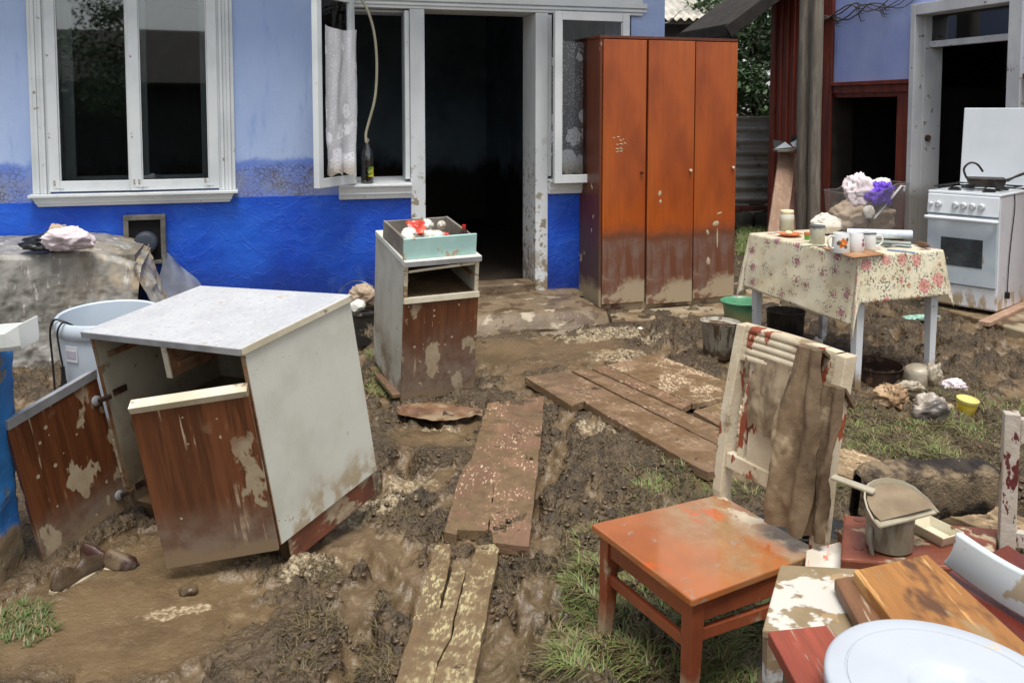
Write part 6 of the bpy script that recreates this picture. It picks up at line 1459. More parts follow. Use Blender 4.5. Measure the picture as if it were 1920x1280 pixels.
# jeans hung over the right half of the back
CM = Matrix.Translation((A_.x, A_.y, 0)) @ Matrix.Rotation(CHR, 4, 'Z')
M['denim'] = mat('mud_soaked_trousers', lin(124, 102, 76), lin(94, 76, 55), 0.75, (5, 0.35, 0.65, (1, 1, 0.5)), bump=0.25, bscale=60, layers=[(lin(166, 146, 116), [('n', 5, 0.55, 0.66)], 0.8, 0.2), (lin(84, 68, 50), [('n', 9, 0.60, 0.70, (1, 1, 0.4))], 0.6)])
jn = thing('trousers', 'mud soaked trousers slung over the right half of the chair back', 'trousers'); jn.matrix_basis = CM
def hang(x0, x1, ztop, zbot, off, seed, nm, wtop=0.55, back=0.06):
    mb = MB()
    def fn(U, V):
        # V: 0 bottom front .. 0.88 top .. 1 over the back
        z = np.where(V < 0.88, zbot + (ztop - zbot) * V / 0.88, ztop - (V - 0.88) / 0.12 * back)
        wid = np.where(V < 0.88, 1 - (1 - wtop) * np.clip((V / 0.88 - 0.58) / 0.32, 0, 1), wtop)
        xc = (x0 + x1) / 2
        x = xc + (U - 0.5) * (x1 - x0) * wid + 0.008 * fbm(V * 4, U * 2, seed=seed)
        fold = 0.013 * np.sin(U * 9 + 2 * fbm(U * 2, V * 2, seed=seed)) + 0.012 * fbm(U * 4, V * 5, seed=seed + 1) + 0.007 * ridge(U * 3, V * 4, seed=seed + 2)
        y = np.where(V < 0.88, yb(z) - off - fold * (1.2 - 0.6 * V) - 0.016 * np.sin(U * math.pi), yb(z) - off + (V - 0.88) / 0.12 * (off + 0.03))
        return x, y, z
    mb.grid(fn, 36, 64); return mb.build(nm, M['denim'], jn, smooth=True, solid=0.008)
hang(0.255, 0.400, SZ + 0.525, SZ + 0.045, 0.050, 81, 'seat_part', 0.52)
hang(0.365, 0.445, SZ + 0.44, SZ + 0.045, 0.026, 85, 'trouser_leg', 0.75)

# ------------------------------------------------------------------ the pile in the right foreground
def quadboard(name, label, cat, pts, z, t, m, zs=None, bevel=0.003, parent=None):
    """board given by its four top corners in the photo at height z (or zs per corner)"""
    P = [G(x, y, zs[i] if zs else z) for i, (x, y) in enumerate(pts)]
    if (P[1] - P[0]).cross(P[2] - P[1]).z < 0: P = P[::-1]
    mb = MB(); mb.hexa([p - Vector((0, 0, t)) for p in P] + P)
    c = sum(P, Vector()) / len(P)
    d = P[1] - P[0]; e = P[2] - P[1]
    if e.length > d.length: d = e
    a = math.atan2(d.y, d.x)
    inv = Matrix.Rotation(-a, 4, 'Z') @ Matrix.Translation((-c.x, -c.y, -(c.z - t)))
    mb.xf(inv); o = mb.build(name, m, parent, bevel=bevel)
    o.location = (c.x, c.y, c.z - t); o.rotation_euler = (0, 0, a)
    if label: tag(o, label, cat)
    return o
def wood(name, c1, c2, layers=(), rough=0.6, gs=9, amt=0.35, bump=0.25):
    return mat(name, c1, c2, rough, (3, 0.35, 0.65, (0.5, 3, 3)), bump=bump, bscale=30, bstretch=(0.4, 5, 5), grain=(gs, (0.22, 5, 5), amt), layers=layers)
# mud smeared white stool
M['smear'] = mat('mud_smeared_white_top', lin(150, 132, 104), lin(134, 116, 88), 0.28, (7, 0.35, 0.65, (1, 1, 1)), layers=[(lin(204, 200, 190), [('n', 7, 0.53, 0.57, (1, 1, 1))], 0.35, -0.3), (lin(166, 140, 104), [('n', 12, 0.62, 0.68)], 0.3)])
st = thing('stool', 'white stool top smeared with mud beside the chair leg', 'stool', G(1560, 1120, 0.44))
sp_ = [G(1463, 1057, 0.44), G(1429, 1180, 0.44), G(1640, 1205, 0.44), G(1632, 1066, 0.44)]
mb = MB(); c0 = Vector(st.location)
P = [p - c0 for p in sp_][::1]
mb.hexa([p - Vector((0, 0, 0.02)) for p in P] + P); mb.build('top', M['smear'], st, bevel=0.004)
for p in P:
    q = p * 0.86; mb = MB(); mb.hexa([q + Vector((dx, dy, -0.44)) for dx, dy in ((-0.012, -0.012), (0.012, -0.012), (0.012, 0.012), (-0.012, 0.012))] + [q * 0.98 + Vector((dx, dy, -0.0205)) for dx, dy in ((-0.018, -0.018), (0.018, -0.018), (0.018, 0.018), (-0.018, 0.018))]); mb.build('leg', M['tablewhite'], st, bevel=0.002)
M['redbench'] = wood('oxblood_bench_paint', lin(140, 80, 58), lin(112, 60, 44), [(DRY, [('n', 10, 0.59, 0.66)], 0.7, 0.3), (lin(84, 60, 46), [('n', 7, 0.58, 0.68)], 0.5)], 0.4, 9, 0.3)
bn = thing('bench', 'low red brown bench with round peg ends under the muddy pot', 'bench', G(1720, 1010, 0.42))
bc = Vector(bn.location)
P = [p - bc for p in (G(1576, 1047, 0.42), G(1860, 1068, 0.42), G(1872, 990, 0.42), G(1582, 964, 0.42))]
mb = MB(); mb.hexa([p - Vector((0, 0, 0.035)) for p in P] + P); mb.build('seat', M['redbench'], bn, bevel=0.006)
M['peg'] = mat('dark_peg_end', lin(108, 64, 50), None, 0.5)
for (x, y) in ((1610, 974), (1609, 1026), (1832, 998)):
    MB().lathe([(0.013, -0.004), (0.013, 0.0015), (0.0001, 0.002)], 14, tuple(G(x, y, 0.42) - bc)).build('peg', M['peg'], bn)
for f in (0.12, 0.88):
    a = P[0].lerp(P[1], f); b_ = P[3].lerp(P[2], f); mb = MB(); mb.bar((a + b_) / 2 + Vector((0, 0, -0.036)), (a + b_) / 2 + Vector((0, 0, -0.43)), (b_ - a).length * 0.9, 0.03, up=(1, 0, 0)); mb.build('leg', M['redbench'], bn, bevel=0.003)
pot = thing('pot', 'mud filled enamel pot on the red brown bench', 'pot', G(1667, 1024, 0.421))
M['pot'] = mat('mud_coated_enamel', lin(146, 138, 122), lin(120, 110, 94), 0.35, (9, 0.35, 0.65, (1, 1, 1)), layers=[(lin(110, 94, 72), [('n', 12, 0.5, 0.6, (1, 1, 0.3))], 0.4, 0.3), (lin(188, 180, 164), [('n', 9, 0.64, 0.68)], 0.3)])
MB().lathe([(0.048, 0.0), (0.055, 0.005), (0.057, 0.085), (0.061, 0.088), (0.061, 0.092), (0.055, 0.090), (0.052, 0.07), (0.0001, 0.07)], 36).build('body', M['pot'], pot, smooth=True)
MB().curve([(-0.054, -0.02, 0.06), (-0.060, -0.03, 0.03), (-0.056, -0.035, -0.0), (-0.055, -0.045, -0.012)], [0.006, 0.006, 0.005, 0.004], 8).build('handle', M['pot'], pot, smooth=True)
# dustpan lying across the pot
dp = thing('dustpan', 'grey dustpan full of silt lying across the muddy pot', 'dustpan', (0, 0, 0))
ZP = 0.53
tip = [(1624, 930), (1630, 922), (1641, 916), (1654, 913), (1670, 912), (1690, 915), (1710, 922), (1734, 938), (1757, 960), (1704, 974), (1650, 987), (1638, 976), (1628, 961), (1623, 945)]
Pp = [G(x, y, ZP - (0.012 if i in (8, 9, 10) else 0.0)) for i, (x, y) in enumerate(tip)]
cdp = sum(Pp, Vector()) / len(Pp); dp.location = cdp
M['dust'] = mat('grey_plastic_dustpan', lin(176, 168, 146), lin(160, 150, 128), 0.35, (9, 0.35, 0.65, (1, 1, 1)))
Q = [p - cdp for p in Pp]
mb = MB(); n_ = len(Q); mb.add([q for q in Q] + [q + Vector((0, 0, -0.004)) for q in Q], [tuple(range(n_)), tuple(range(n_, 2 * n_))[::-1]] + [(i, i + n_, (i + 1) % n_ + n_, (i + 1) % n_) for i in range(n_)]); mb.build('pan', M['dust'], dp)
mb = MB(); wl_ = [Q[k % 14] for k in (8, 7, 6, 5, 4, 3, 2, 1, 0, 13, 12, 11, 10)]; hh_ = [0.002, 0.009, 0.015, 0.019, 0.021, 0.022, 0.022, 0.021, 0.020, 0.018, 0.014, 0.008, 0.002]
mb.add([w for w in wl_] + [w + Vector((0, 0, h_)) + (w * 0.05) for w, h_ in zip(wl_, hh_)], [(i, i + 1, i + 14, i + 13) for i in range(12)]); mb.build('rim', M['dust'], dp, solid=0.004, smooth=True)
silt = [q * 0.94 + Vector((0, 0, 0.011)) for q in Q]
mb = MB(); mb.add(silt + [Vector((0, 0, 0.014))], [(i, (i + 1) % n_, n_) for i in range(n_)]); mb.build('silt', M['mudlight'], dp, smooth=True)
h0, h1 = G(1640, 922, ZP + 0.02) - cdp, G(1560, 893, ZP + 0.03) - cdp
mb = MB(); mb.bar(h0, h1, 0.026, 0.010); mb.build('handle', M['dust'], dp, bevel=0.004)
sd_ = thing('soap_dish', 'cream soap dish on the bench right of the pot', 'soap dish', G(1754, 1006, 0.421), rad(25))
M['dish'] = mat('cream_dish_plastic', lin(218, 210, 184), lin(204, 194, 164), 0.3, layers=[(lin(120, 104, 76), [('n', 26, 0.63, 0.69)], 0.6)])
mb = MB(); mb.hexa([(-0.028, -0.04, 0), (0.028, -0.04, 0), (0.028, 0.04, 0), (-0.028, 0.04, 0), (-0.037, -0.052, 0.028), (0.037, -0.052, 0.028), (0.037, 0.052, 0.028), (-0.037, 0.052, 0.028)]); mb.f.remove((4, 5, 6, 7)); mb.build('tray', M['dish'], sd_, solid=0.005, bevel=0.004)
MB().box(-0.022, 0.022, -0.033, 0.033, 0.0065, 0.009).build('liner', M['dish'], sd_)
# sheepskin roll behind the bench
M['fleece'] = mat('muddy_black_fleece', lin(62, 52, 45), lin(38, 32, 28), 0.95, (16, 0.4, 0.6, (1, 1, 1)), bump=1.0, bscale=120, layers=[(lin(146, 126, 98), [('n', 6, 0.47, 0.58, (1, 1, 1))], 0.7, 0.3, lin(92, 78, 60)), (lin(170, 156, 130), [('d', 60, 0.17)], 0.8, 0.3)])
f0, f1 = D(1604, 930, 2.46), D(1856, 950, 2.58)
ax_ = (f1 - f0); fl_len = ax_.length; fa = math.atan2(ax_.y, ax_.x)
mb = MB()
def fl(U, V):
    a = U * 2 * math.pi
    th_ = 0.055 * (1 + 0.12 * fbm(np.cos(a) * 2, V * 6 + 3, seed=91) + 0.06 * ridge(np.cos(a) * 9 + 20, V * 30, np.sin(a) * 9, seed=92))
    e = np.clip(np.minimum(V, 1 - V) * 12, 0, 1) ** 0.5
    sq_ = lambda t: np.sign(t) * np.abs(t) ** 0.5
    top = 0.086 + 0.006 * np.sin(V * 5 + 0.5) - 0.012 * V ** 3
    return V * fl_len, th_ * sq_(np.cos(a)) * (0.4 + 0.6 * e) * 0.9, top * sq_(np.sin(a)) * (0.75 + 0.25 * e) + 0.012 * fbm(V * 14, np.sin(a) * 4, seed=93)
mb.grid(fl, 60, 90); mb.add([], [])
o = mb.build('sheepskin', M['fleece'], smooth=True)
for mm in list(o.modifiers): o.modifiers.remove(mm)
at(o, f0, (rad(6), rad(2), fa)); tag(o, 'folded black fleece mat caked with mud behind the bench', 'mat')
# black cloth behind the chair leg, white plate shard
wad('cloth', 'soaked black cloth on the grass behind the chair', 'cloth', mat('soaked_black_cloth', lin(34, 34, 36), lin(22, 22, 24), 0.8), gw(1500, 1008, 0.03), (0.20, 0.09, 0.035), 95, 0.5, 1.7)
M['paperwhite'] = mat('stained_white_board', lin(220, 214, 202), lin(200, 190, 172), 0.5, (5, 0.4, 0.6, (1, 1, 1)), layers=[(lin(206, 128, 104), [('n', 14, 0.60, 0.64, (1, 3, 1))], 0.6), (MUD, [('n', 6, 0.58, 0.66)], 0.7)])
quadboard('board', 'stained white card under the bench end', 'card', ((1512, 1030), (1508, 1075), (1588, 1070), (1585, 1012)), 0.36, 0.006, M['paperwhite'])
# honey coloured board with a dark rebate, red boards, dark red table leaf
M['honey'] = wood('honey_pine_stained', lin(178, 124, 66), lin(150, 100, 50), [(lin(92, 60, 38), [('n', 5, 0.56, 0.66, (0.6, 1.4, 1))], 0.6, -0.1), (lin(150, 122, 86), [('n', 11, 0.60, 0.68, (0.4, 1.6, 1))], 0.6, 0.1), (lin(96, 58, 34), [('d', 5.5, 0.13, (0.6, 1, 1))], 0.6), (lin(206, 160, 100), [('n', 9, 0.58, 0.66, (0.3, 3, 1))], 0.6)], 0.45, 8, 0.28)
M['darkred'] = wood('dark_red_wet_table_leaf', lin(116, 52, 40), lin(88, 38, 30), [(lin(150, 120, 100), [('n', 6, 0.64, 0.70)], 0.5)], 0.22, 6, 0.25, 0.08)
M['redplank'] = wood('faded_red_plank', lin(158, 78, 58), lin(132, 60, 44), [(lin(150, 132, 116), [('n', 12, 0.57, 0.62, (0.3, 3, 1))], 0.8, -0.3)], 0.7, 8, 0.3, 0.35)
M['honeydark'] = wood('dark_edge_pine', lin(136, 96, 66), lin(104, 70, 48), [(DRY, [('n', 10, 0.58, 0.66, (0.3, 3, 1))], 0.8)], 0.6, 8, 0.35)
quadboard('table_leaf', 'dark red wet table leaf under the white plastic panel', 'table leaf', ((1768, 1075), (1990, 1310), (2150, 1200), (1890, 1020)), 0.445, 0.022, M['darkred'])
o = quadboard('board', 'thick honey coloured pine board across the stool', 'board', ((1600, 1068), (1722, 1226), (1960, 1238), (1738, 1038)), 0.50, 0.03, M['honey'])
o = quadboard('board', 'dark narrow board along the edge of the honey coloured board', 'board', ((1564, 1084), (1640, 1222), (1716, 1216), (1612, 1076)), 0.474, 0.026, M['honeydark'])
o = quadboard('board', 'short faded red plank end jutting out beside the round lid', 'board', ((1440, 1182), (1520, 1330), (1660, 1330), (1556, 1170)), 0.475, 0.028, M['redplank'])
# white moulded plastic panel: a shelf tray edge, long and slightly bent
mb = MB()
w0, w1 = G(1772, 1052, 0.47), G(2040, 1215, 0.47); u0, u1 = G(1796, 995, 0.56), G(2040, 1118, 0.56)
def pan_(U, V):
    a = np.stack([w0.x + (w1.x - w0.x) * U, w0.y + (w1.y - w0.y) * U, w0.z + (w1.z - w0.z) * U], -1); b_ = np.stack([u0.x + (u1.x - u0.x) * U, u0.y + (u1.y - u0.y) * U, u0.z + (u1.z - u0.z) * U], -1)
    p = a + (b_ - a) * V[..., None]; bow = 0.012 * np.sin(V * math.pi)
    return p[..., 0], p[..., 1] - bow, p[..., 2] - 0.014 * np.sin(U * math.pi) + 0.0 * V
mb.grid(pan_, 30, 14)
o = mb.build('moulded_plastic_sheet', mat('white_fridge_plastic', lin(206, 214, 216), lin(192, 202, 206), 0.32, (3, 0.4, 0.7, (1, 1, 1)), layers=[(DRY, [('n', 10, 0.62, 0.68)], 0.7), (lin(150, 138, 118), [('d', 30, 0.2)], 0.7)]), smooth=True, solid=0.022, bevel=0.006); tag(o, 'long white moulded plastic panel leaning on the dark red leaf', 'panel')
# round white lid of a washing machine
ld = thing('washer_lid', 'big round white plastic lid at the bottom right corner', 'lid', G(1790, 1305, 0.53), (rad(1.5), rad(2), 0))
M['lid'] = mat('white_lid_plastic', lin(184, 190, 197), lin(174, 180, 188), 0.25, (3, 0.4, 0.7, (1, 1, 1)), layers=[(lin(196, 184, 164), [('n', 11, 0.66, 0.71, (1, 2, 1))], 0.6)])
R_ = 0.205
MB().lathe([(R_ - 0.004, -0.020), (R_, -0.016), (R_, 0.003), (R_ - 0.003, 0.007), (R_ - 0.008, 0.0085), (R_ - 0.033, 0.0085), (R_ - 0.0345, 0.0060), (R_ - 0.0365, 0.0060), (R_ - 0.038, 0.0085), (0.100, 0.0095), (0.075, 0.0095), (0.070, 0.008), (0.060, -0.006), (0.05, -0.008), (0.0001, -0.008)], 96).build('disc', M['lid'], ld, smooth=True)
mb = MB(); mb.bar((-0.056, 0, 0.001), (0.056, 0, 0.001), 0.022, 0.012); mb.build('grip', M['lid'], ld, bevel=0.006)
# second chair, only its back post and rail in frame
c2 = thing('chair', 'second chair with chipped white and dark red paint at the right edge', 'chair', (1.24, 2.12, 0), rad(-20))
M['peel2'] = mat('chipped_white_over_maroon', lin(196, 188, 176), lin(172, 162, 146), 0.6, (6, 0.35, 0.65, (1, 1, 1)), bump=0.25, bscale=50, layers=[(lin(92, 40, 38), [('n', 24, 0.56, 0.59, (1, 1, 0.4))], 0.5, -0.4), (lin(60, 50, 44), [('n', 18, 0.64, 0.68, (1, 1, 0.4))], 0.7)])
pt = D(1897, 772, 2.14)
c2.location = (pt.x, pt.y, 0)
MB().hexa([(-0.020, -0.02, -0.06), (0.016, -0.02, -0.06), (0.016, 0.02, -0.06), (-0.020, 0.02, -0.06), (-0.018, -0.018, pt.z), (0.018, -0.018, pt.z), (0.018, 0.018, pt.z), (-0.018, 0.018, pt.z)]).build('back_post', M['peel2'], c2, bevel=0.003)
MB().hexa([(0.384, -0.02, -0.06), (0.42, -0.02, -0.06), (0.42, 0.02, -0.06), (0.384, 0.02, -0.06), (0.384, -0.018, pt.z), (0.42, -0.018, pt.z), (0.42, 0.018, pt.z), (0.384, 0.018, pt.z)]).build('back_post', M['peel2'], c2, bevel=0.003)
MB().box(0.0185, 0.3835, -0.012, 0.012, pt.z - 0.075, pt.z - 0.012).build('top_rail', M['peel2'], c2, bevel=0.003)
MB().box(0.0165, 0.3835, -0.012, 0.012, pt.z - 0.34, pt.z - 0.30).build('lower_rail', M['peel2'], c2, bevel=0.003)
MB().box(0.0, 0.40, -0.40, -0.022, 0.34, 0.362).build('seat', M['redbench'], c2, bevel=0.004)
for x in (0.02, 0.38): MB().box(x - 0.018, x + 0.018, -0.39, -0.354, -0.05, 0.339).build('leg', M['peel2'], c2, bevel=0.003)

# ------------------------------------------------------------------ left side: tarpaulin, tub, wall stub
M['tarp'] = mat('dusty_clear_tarpaulin', lin(150, 147, 140), lin(116, 113, 106), 0.5, (7, 0.35, 0.65, (1.5, 1.5, 0.4)), bump=0.3, bscale=20, bstretch=(1, 1, 0.7), layers=[(lin(172, 152, 120), [('g', 0, 0.45, 1.1), ('n', 3, 0.42, 0.60)], 0.45, 0.1), (lin(190, 186, 176), [('n', 18, 0.58, 0.66, (1.4, 1.4, 0.3))], 0.4, 0.2)])
TL0 = HM @ Vector((-4.6, 0, 0))
tp = thing('tarpaulin', 'dusty plastic sheet draped over a bench against the blue wall', 'tarpaulin', HM @ Vector((-4.05, -0.03, 0)), HROT)
tw = 1.02
def tarp(U, V):
    # V 0..0.35 top, then the front fall
    x = -0.9 + U * (0.9 + tw)
    top = np.clip(V / 0.35, 0, 1); fall = np.clip((V - 0.35) / 0.65, 0, 1)
    cr = 0.0045 * np.abs(vnoise(x * 24 + 3 * fall, fall * 5 - x * 3, seed=151)) + 0.0035 * np.abs(vnoise(x * 17 - 4 * fall, fall * 4 + x * 5, seed=152)) + 0.0012 * np.abs(vnoise(x * 60, fall * 30 + x * 20, seed=153))
    f1_ = 0.030 * np.abs(np.sin(x * 8 + 2.2 * fbm(x * 2, fall * 1.5, seed=101))) + 0.02 * fbm(x * 5, fall * 2, seed=102) + 0.030 * ridge(x * 7 + 1.5 * fall, fall * 1.3, seed=103) + 0.012 * ridge(x * 22, fall * 8, seed=105)
    y = -0.56 * top - (0.01 + 0.06 * fall + f1_ * 0.75 * np.clip(fall * 2.2, 0, 1) + 2.2 * cr) * np.clip(fall * 30, 0, 1)
    z = 0.69 - 0.04 * top + 0.006 * fbm(x * 5, top * 4, seed=104) - 0.665 * fall + 1.2 * cr * (fall < 0.01)
    e = np.clip((U - 0.80) / 0.20, 0, 1)
    return x - 0.06 * e * fall, y, z - 0.10 * e ** 2 * (1 - fall)
mb = MB(); mb.grid(tarp, 200, 150, flip=True); mb.build('sheet', M['tarp'], tp, smooth=True)
mb = MB(); mb.grid(lambda U, V: (tw - 0.02 + 0.34 * V ** 1.2 * (0.6 + 0.4 * U) + 0.04 * ridge(U * 3, V * 3, seed=106), -0.05 - 0.56 * U - 0.06 * np.sin(U * 11 + 3 * V) * V, 0.61 - 0.60 * V ** 0.9 + 0.05 * ridge(U * 4 + 2, V * 2, seed=107) * (0.3 + V) - 0.05 * U), 60, 50); mb.build('bunched_end', M['tarp'], tp, smooth=True, solid=0.004)
mb = MB(); mb.box(-0.8, tw - 0.04, -0.52, -0.04, 0.57, 0.62); mb.build('bench_board', M['greywood'], tp)
for x in (-0.7, tw - 0.12): MB().box(x, x + 0.06, -0.48, -0.08, -0.03, 0.569).build('bench_leg', M['greywood'], tp)
# loose film leaning on the wall under the vent
M['film'] = glass('milky_film', (0.72, 0.74, 0.76, 1), 0.25)
mb = MB(); mb.grid(lambda U, V: (-2.98 + 0.36 * V * (1 - 0.4 * U) + 0.02 * np.sin(U * 9), -0.05 - 0.10 * (1 - U) - 0.02 * np.sin(V * 8 + U * 3), 0.02 + U * 0.56 - 0.22 * V * U), 24, 20)
o = mb.build('plastic_film', mat('cloudy_film', lin(168, 172, 176), lin(140, 146, 152), 0.25, (6, 0.35, 0.65, (1, 1, 1)), alpha=0.6), smooth=True); at(o, HOUSE, HROT); tag(o, 'cloudy torn plastic film standing against the wall below the vent', 'film')
# wall vent: square rusty frame with a round cap
vt = thing('wall_vent', 'square grey metal vent with a dark round cap on the blue wall', 'vent', HM @ Vector((-3.07, -0.03, 0.665)), HROT)
M['ventmetal'] = mat('grey_flaking_metal', lin(120, 116, 108), lin(92, 88, 82), 0.7, (9, 0.35, 0.65, (1, 1, 1)), bump=0.3, metal=0.2)
for bx in ((-0.13, 0.13, 0.105, 0.14), (-0.13, 0.13, -0.19, -0.165)): MB().box(bx[0], bx[1], -0.03, 0.015, bx[2], bx[3]).build('frame', M['ventmetal'], vt, bevel=0.004)
for bx in ((-0.13, -0.098), (0.098, 0.13)): MB().box(bx[0], bx[1], -0.03, 0.015, -0.1645, 0.1045).build('frame', M['ventmetal'], vt, bevel=0.004)
MB().box(-0.0975, 0.0975, 0.0, 0.012, -0.164, 0.104).build('back_plate', M['soot'], vt)
mb = MB(); mb.lathe([(0.0001, 0.062), (0.05, 0.060), (0.068, 0.052), (0.074, 0.035), (0.074, 0.0), (0.0001, 0.0)], 32); mb.xf(Matrix.Translation((0.005, -0.002, -0.045)) @ Matrix.Rotation(rad(90), 4, 'X')); mb.build('cap', mat('slate_blue_cap', lin(66, 74, 88), lin(48, 54, 66), 0.6), vt, smooth=True)
# laundry on the tarpaulin
lp = D(122, 455, 5.15)
wad('laundry', 'pale pink shirt crumpled on top of the tarpaulin', 'shirt', M['pinkish'], tuple(D(126, 452, 5.1)), (0.135, 0.09, 0.08), 111, 0.5, 1.3, None, 84, 50)
wad('bag', 'black glossy bag under the pink shirt', 'bag', mat('black_bag', lin(26, 26, 28), lin(40, 40, 44), 0.3, layers=[(lin(120, 120, 124), [('n', 60, 0.66, 0.69)], 0.3)]), tuple(D(92, 456, 5.15)), (0.15, 0.08, 0.05), 113, 0.55, 2.0)
wad('cloth', 'small grey brown cloth tucked behind the pink shirt', 'cloth', M['beige'], tuple(D(105, 437, 5.25)), (0.07, 0.05, 0.055), 117, 0.5, 1.7)
# round washing tub with cord
tb = thing('washing_tub', 'pale blue round washing tub with a black cord behind the big cabinet', 'washing tub', (-1.93, 4.18, 0.0), (rad(3), rad(0), rad(0)))
M['tub'] = mat('pale_blue_tub_enamel', lin(196, 207, 217), lin(184, 197, 209), 0.25, (3, 0.4, 0.7, (1, 1, 1)), layers=[(MUD, [('ng', 2, 0.12, 0.04, 5, 0.08)], 0.7)])
TRr = 0.232
MB().lathe([(0.195, 0.0), (0.20, 0.01), (0.222, 0.42), (0.222, 0.455), (TRr, 0.462), (TRr + 0.004, 0.492), (TRr + 0.001, 0.528), (TRr - 0.006, 0.534), (TRr - 0.016, 0.528), (0.205, 0.40), (0.19, 0.04), (0.0001, 0.03)], 64).build('body', M['tub'], tb, smooth=True)
mb = MB(); a0 = rad(-112)
for (w_, h_, dz, m_, r_) in ((0.32, 0.072, 0.395, M['greyplastic'], 0.2235), (0.26, 0.035, 0.395, mat('lilac_grey_badge', lin(176, 172, 186), None, 0.4), 0.2255), (0.25, 0.045, 0.235, M['greyplastic'], 0.2150)):
    mb = MB(); mb.grid(lambda U, V: (r_ * np.cos(a0 + (U - 0.5) * w_), r_ * np.sin(a0 + (U - 0.5) * w_), dz + (V - 0.5) * h_), 14, 4); mb.build('label_plate', m_, tb, solid=0.003)
def ring_(a, r, z): return (r * math.cos(rad(a)), r * math.sin(rad(a)), z)
cd = MB(); cd.curve([ring_(-118, 0.19, 0.52), ring_(-118, 0.236, 0.545), ring_(-124, 0.25, 0.50), ring_(-123, 0.248, 0.42), ring_(-121, 0.245, 0.36), ring_(-120, 0.243, 0.31)], 0.0045, 6); cd.curve([ring_(-126, 0.20, 0.53), ring_(-136, 0.238, 0.545), ring_(-146, 0.252, 0.48), ring_(-146, 0.25, 0.35), ring_(-142, 0.25, 0.2), ring_(-140, 0.25, 0.05), ring_(-140, 0.30, -0.0)], 0.005, 6)
c_ = Vector(ring_(-120, 0.245, 0.30)); cd.tube([c_ + Vector((0, 0, 0.04)), c_ + Vector((0, 0, -0.02)), c_ + Vector((0, 0, -0.045))], [0.008, 0.011, 0.016], 8); cd.tube([c_ + Vector((-0.02, 0, -0.05)), c_ + Vector((0.02, 0, -0.05))], 0.005, 6)
cd.build('power_cord', M['blackiron'], tb, smooth=True)
# blue painted wall stub with a white tray on it
wsb = MB()
def stub(U, V):
    a = U * 2 * math.pi
    sq_ = lambda t: np.sign(t) * np.abs(t) ** 0.45
    z = np.clip(V / 0.86, 0, 1) * 0.80 - 0.06; cap = np.clip((V - 0.86) / 0.14, 0, 1)
    g_ = 1.0 + 0.12 * np.clip(0.2 - z, 0, 1)
    n_ = 0.02 * fbm(np.cos(a) * 2.5 + 4, np.sin(a) * 2.5, z * 4 + 11, seed=121) + 0.012 * ridge(np.cos(a) * 5 + 4, np.sin(a) * 5, z * 9 + 11, seed=122)
    return (0.42 * g_ * sq_(np.cos(a)) + n_) * (1 - cap), (0.16 * g_ * sq_(np.sin(a)) + n_) * (1 - cap), z + 0.03 * fbm(np.cos(a) * 3, np.sin(a) * 3, V * 4, seed=123) * (V > 0.5)
wsb.grid(stub, 90, 50)
o = wsb.build('wall_stub', M['blueconc'], smooth=True)
for mm in list(o.modifiers): o.modifiers.remove(mm)
at(o, (-2.03, 2.68, 0), rad(4)); tag(o, 'crumbling blue painted concrete wall end at the left edge', 'wall')
ty = thing('tray', 'white plastic trough lying on the blue wall end', 'tray', D(22, 648, 2.66), (rad(0), rad(-4), rad(3)))
M['trayw'] = mat('white_trough_plastic', lin(222, 226, 222), lin(208, 212, 208), 0.3, (5, 0.4, 0.7, (1, 1, 1)))
mb = MB()
secs = [(-0.55, 0.075, 0.055), (0.02, 0.07, 0.055), (0.055, 0.06, 0.075)]
prof = lambda w, h: [(-w, h), (-w * 0.96, 0.012), (-w * 0.85, 0.0), (w * 0.85, 0.0), (w * 0.96, 0.012), (w, h)]
vs = []
for x, w, h in secs: vs += [(x, y, z) for y, z in prof(w, h)]
fs = [(i * 6 + k, (i + 1) * 6 + k, (i + 1) * 6 + k + 1, i * 6 + k + 1) for i in range(2) for k in range(5)] + [(12, 17, 16, 15, 14, 13)]
mb.add(vs, fs); mb.build('trough', M['trayw'], ty, solid=0.005, bevel=0.003)
# ------------------------------------------------------------------ planks laid over the mud
def plank(label, poly, z, t, m, group=None, seed=0, cut=None):
    """plank from photo corners (any polygon, in order) lying at height z"""
    P = [G(x, y, z) for x, y in poly]
    c = sum(P, Vector()) / len(P)
    L = max(((P[i] - P[j]) for i in range(len(P)) for j in range(i)), key=lambda v: v.length)
    a = math.atan2(L.y, L.x)
    R = Matrix.Rotation(-a, 4, 'Z')
    Q = [R @ (p - c) for p in P]
    ar = sum(Q[i].x * Q[(i + 1) % len(Q)].y - Q[(i + 1) % len(Q)].x * Q[i].y for i in range(len(Q)))
    if ar < 0: Q = Q[::-1]
    if ar < 0: pass
    rj = random.Random(seed + 40); E_ = []
    for i in range(len(Q)):                       # worn, uneven edges
        a_, b_ = Q[i], Q[(i + 1) % len(Q)]; n_ = max(1, int((b_ - a_).length / 0.035)); pr = Vector((-(b_ - a_).y, (b_ - a_).x, 0)).normalized()
        for k in range(n_):
            q = a_.lerp(b_, k / n_); w_ = 0.0 if k == 0 else rj.uniform(-0.0028, 0.0028)
            E_.append((q.x + pr.x * w_, q.y + pr.y * w_))
    mb = MB(); mb.prism(E_, -t, 0.0)
    o = mb.build('plank', m, bevel=0.0025)
    o.location = c; o.rotation_euler = (0, 0, a)
    return tag(o, label, 'plank', group)
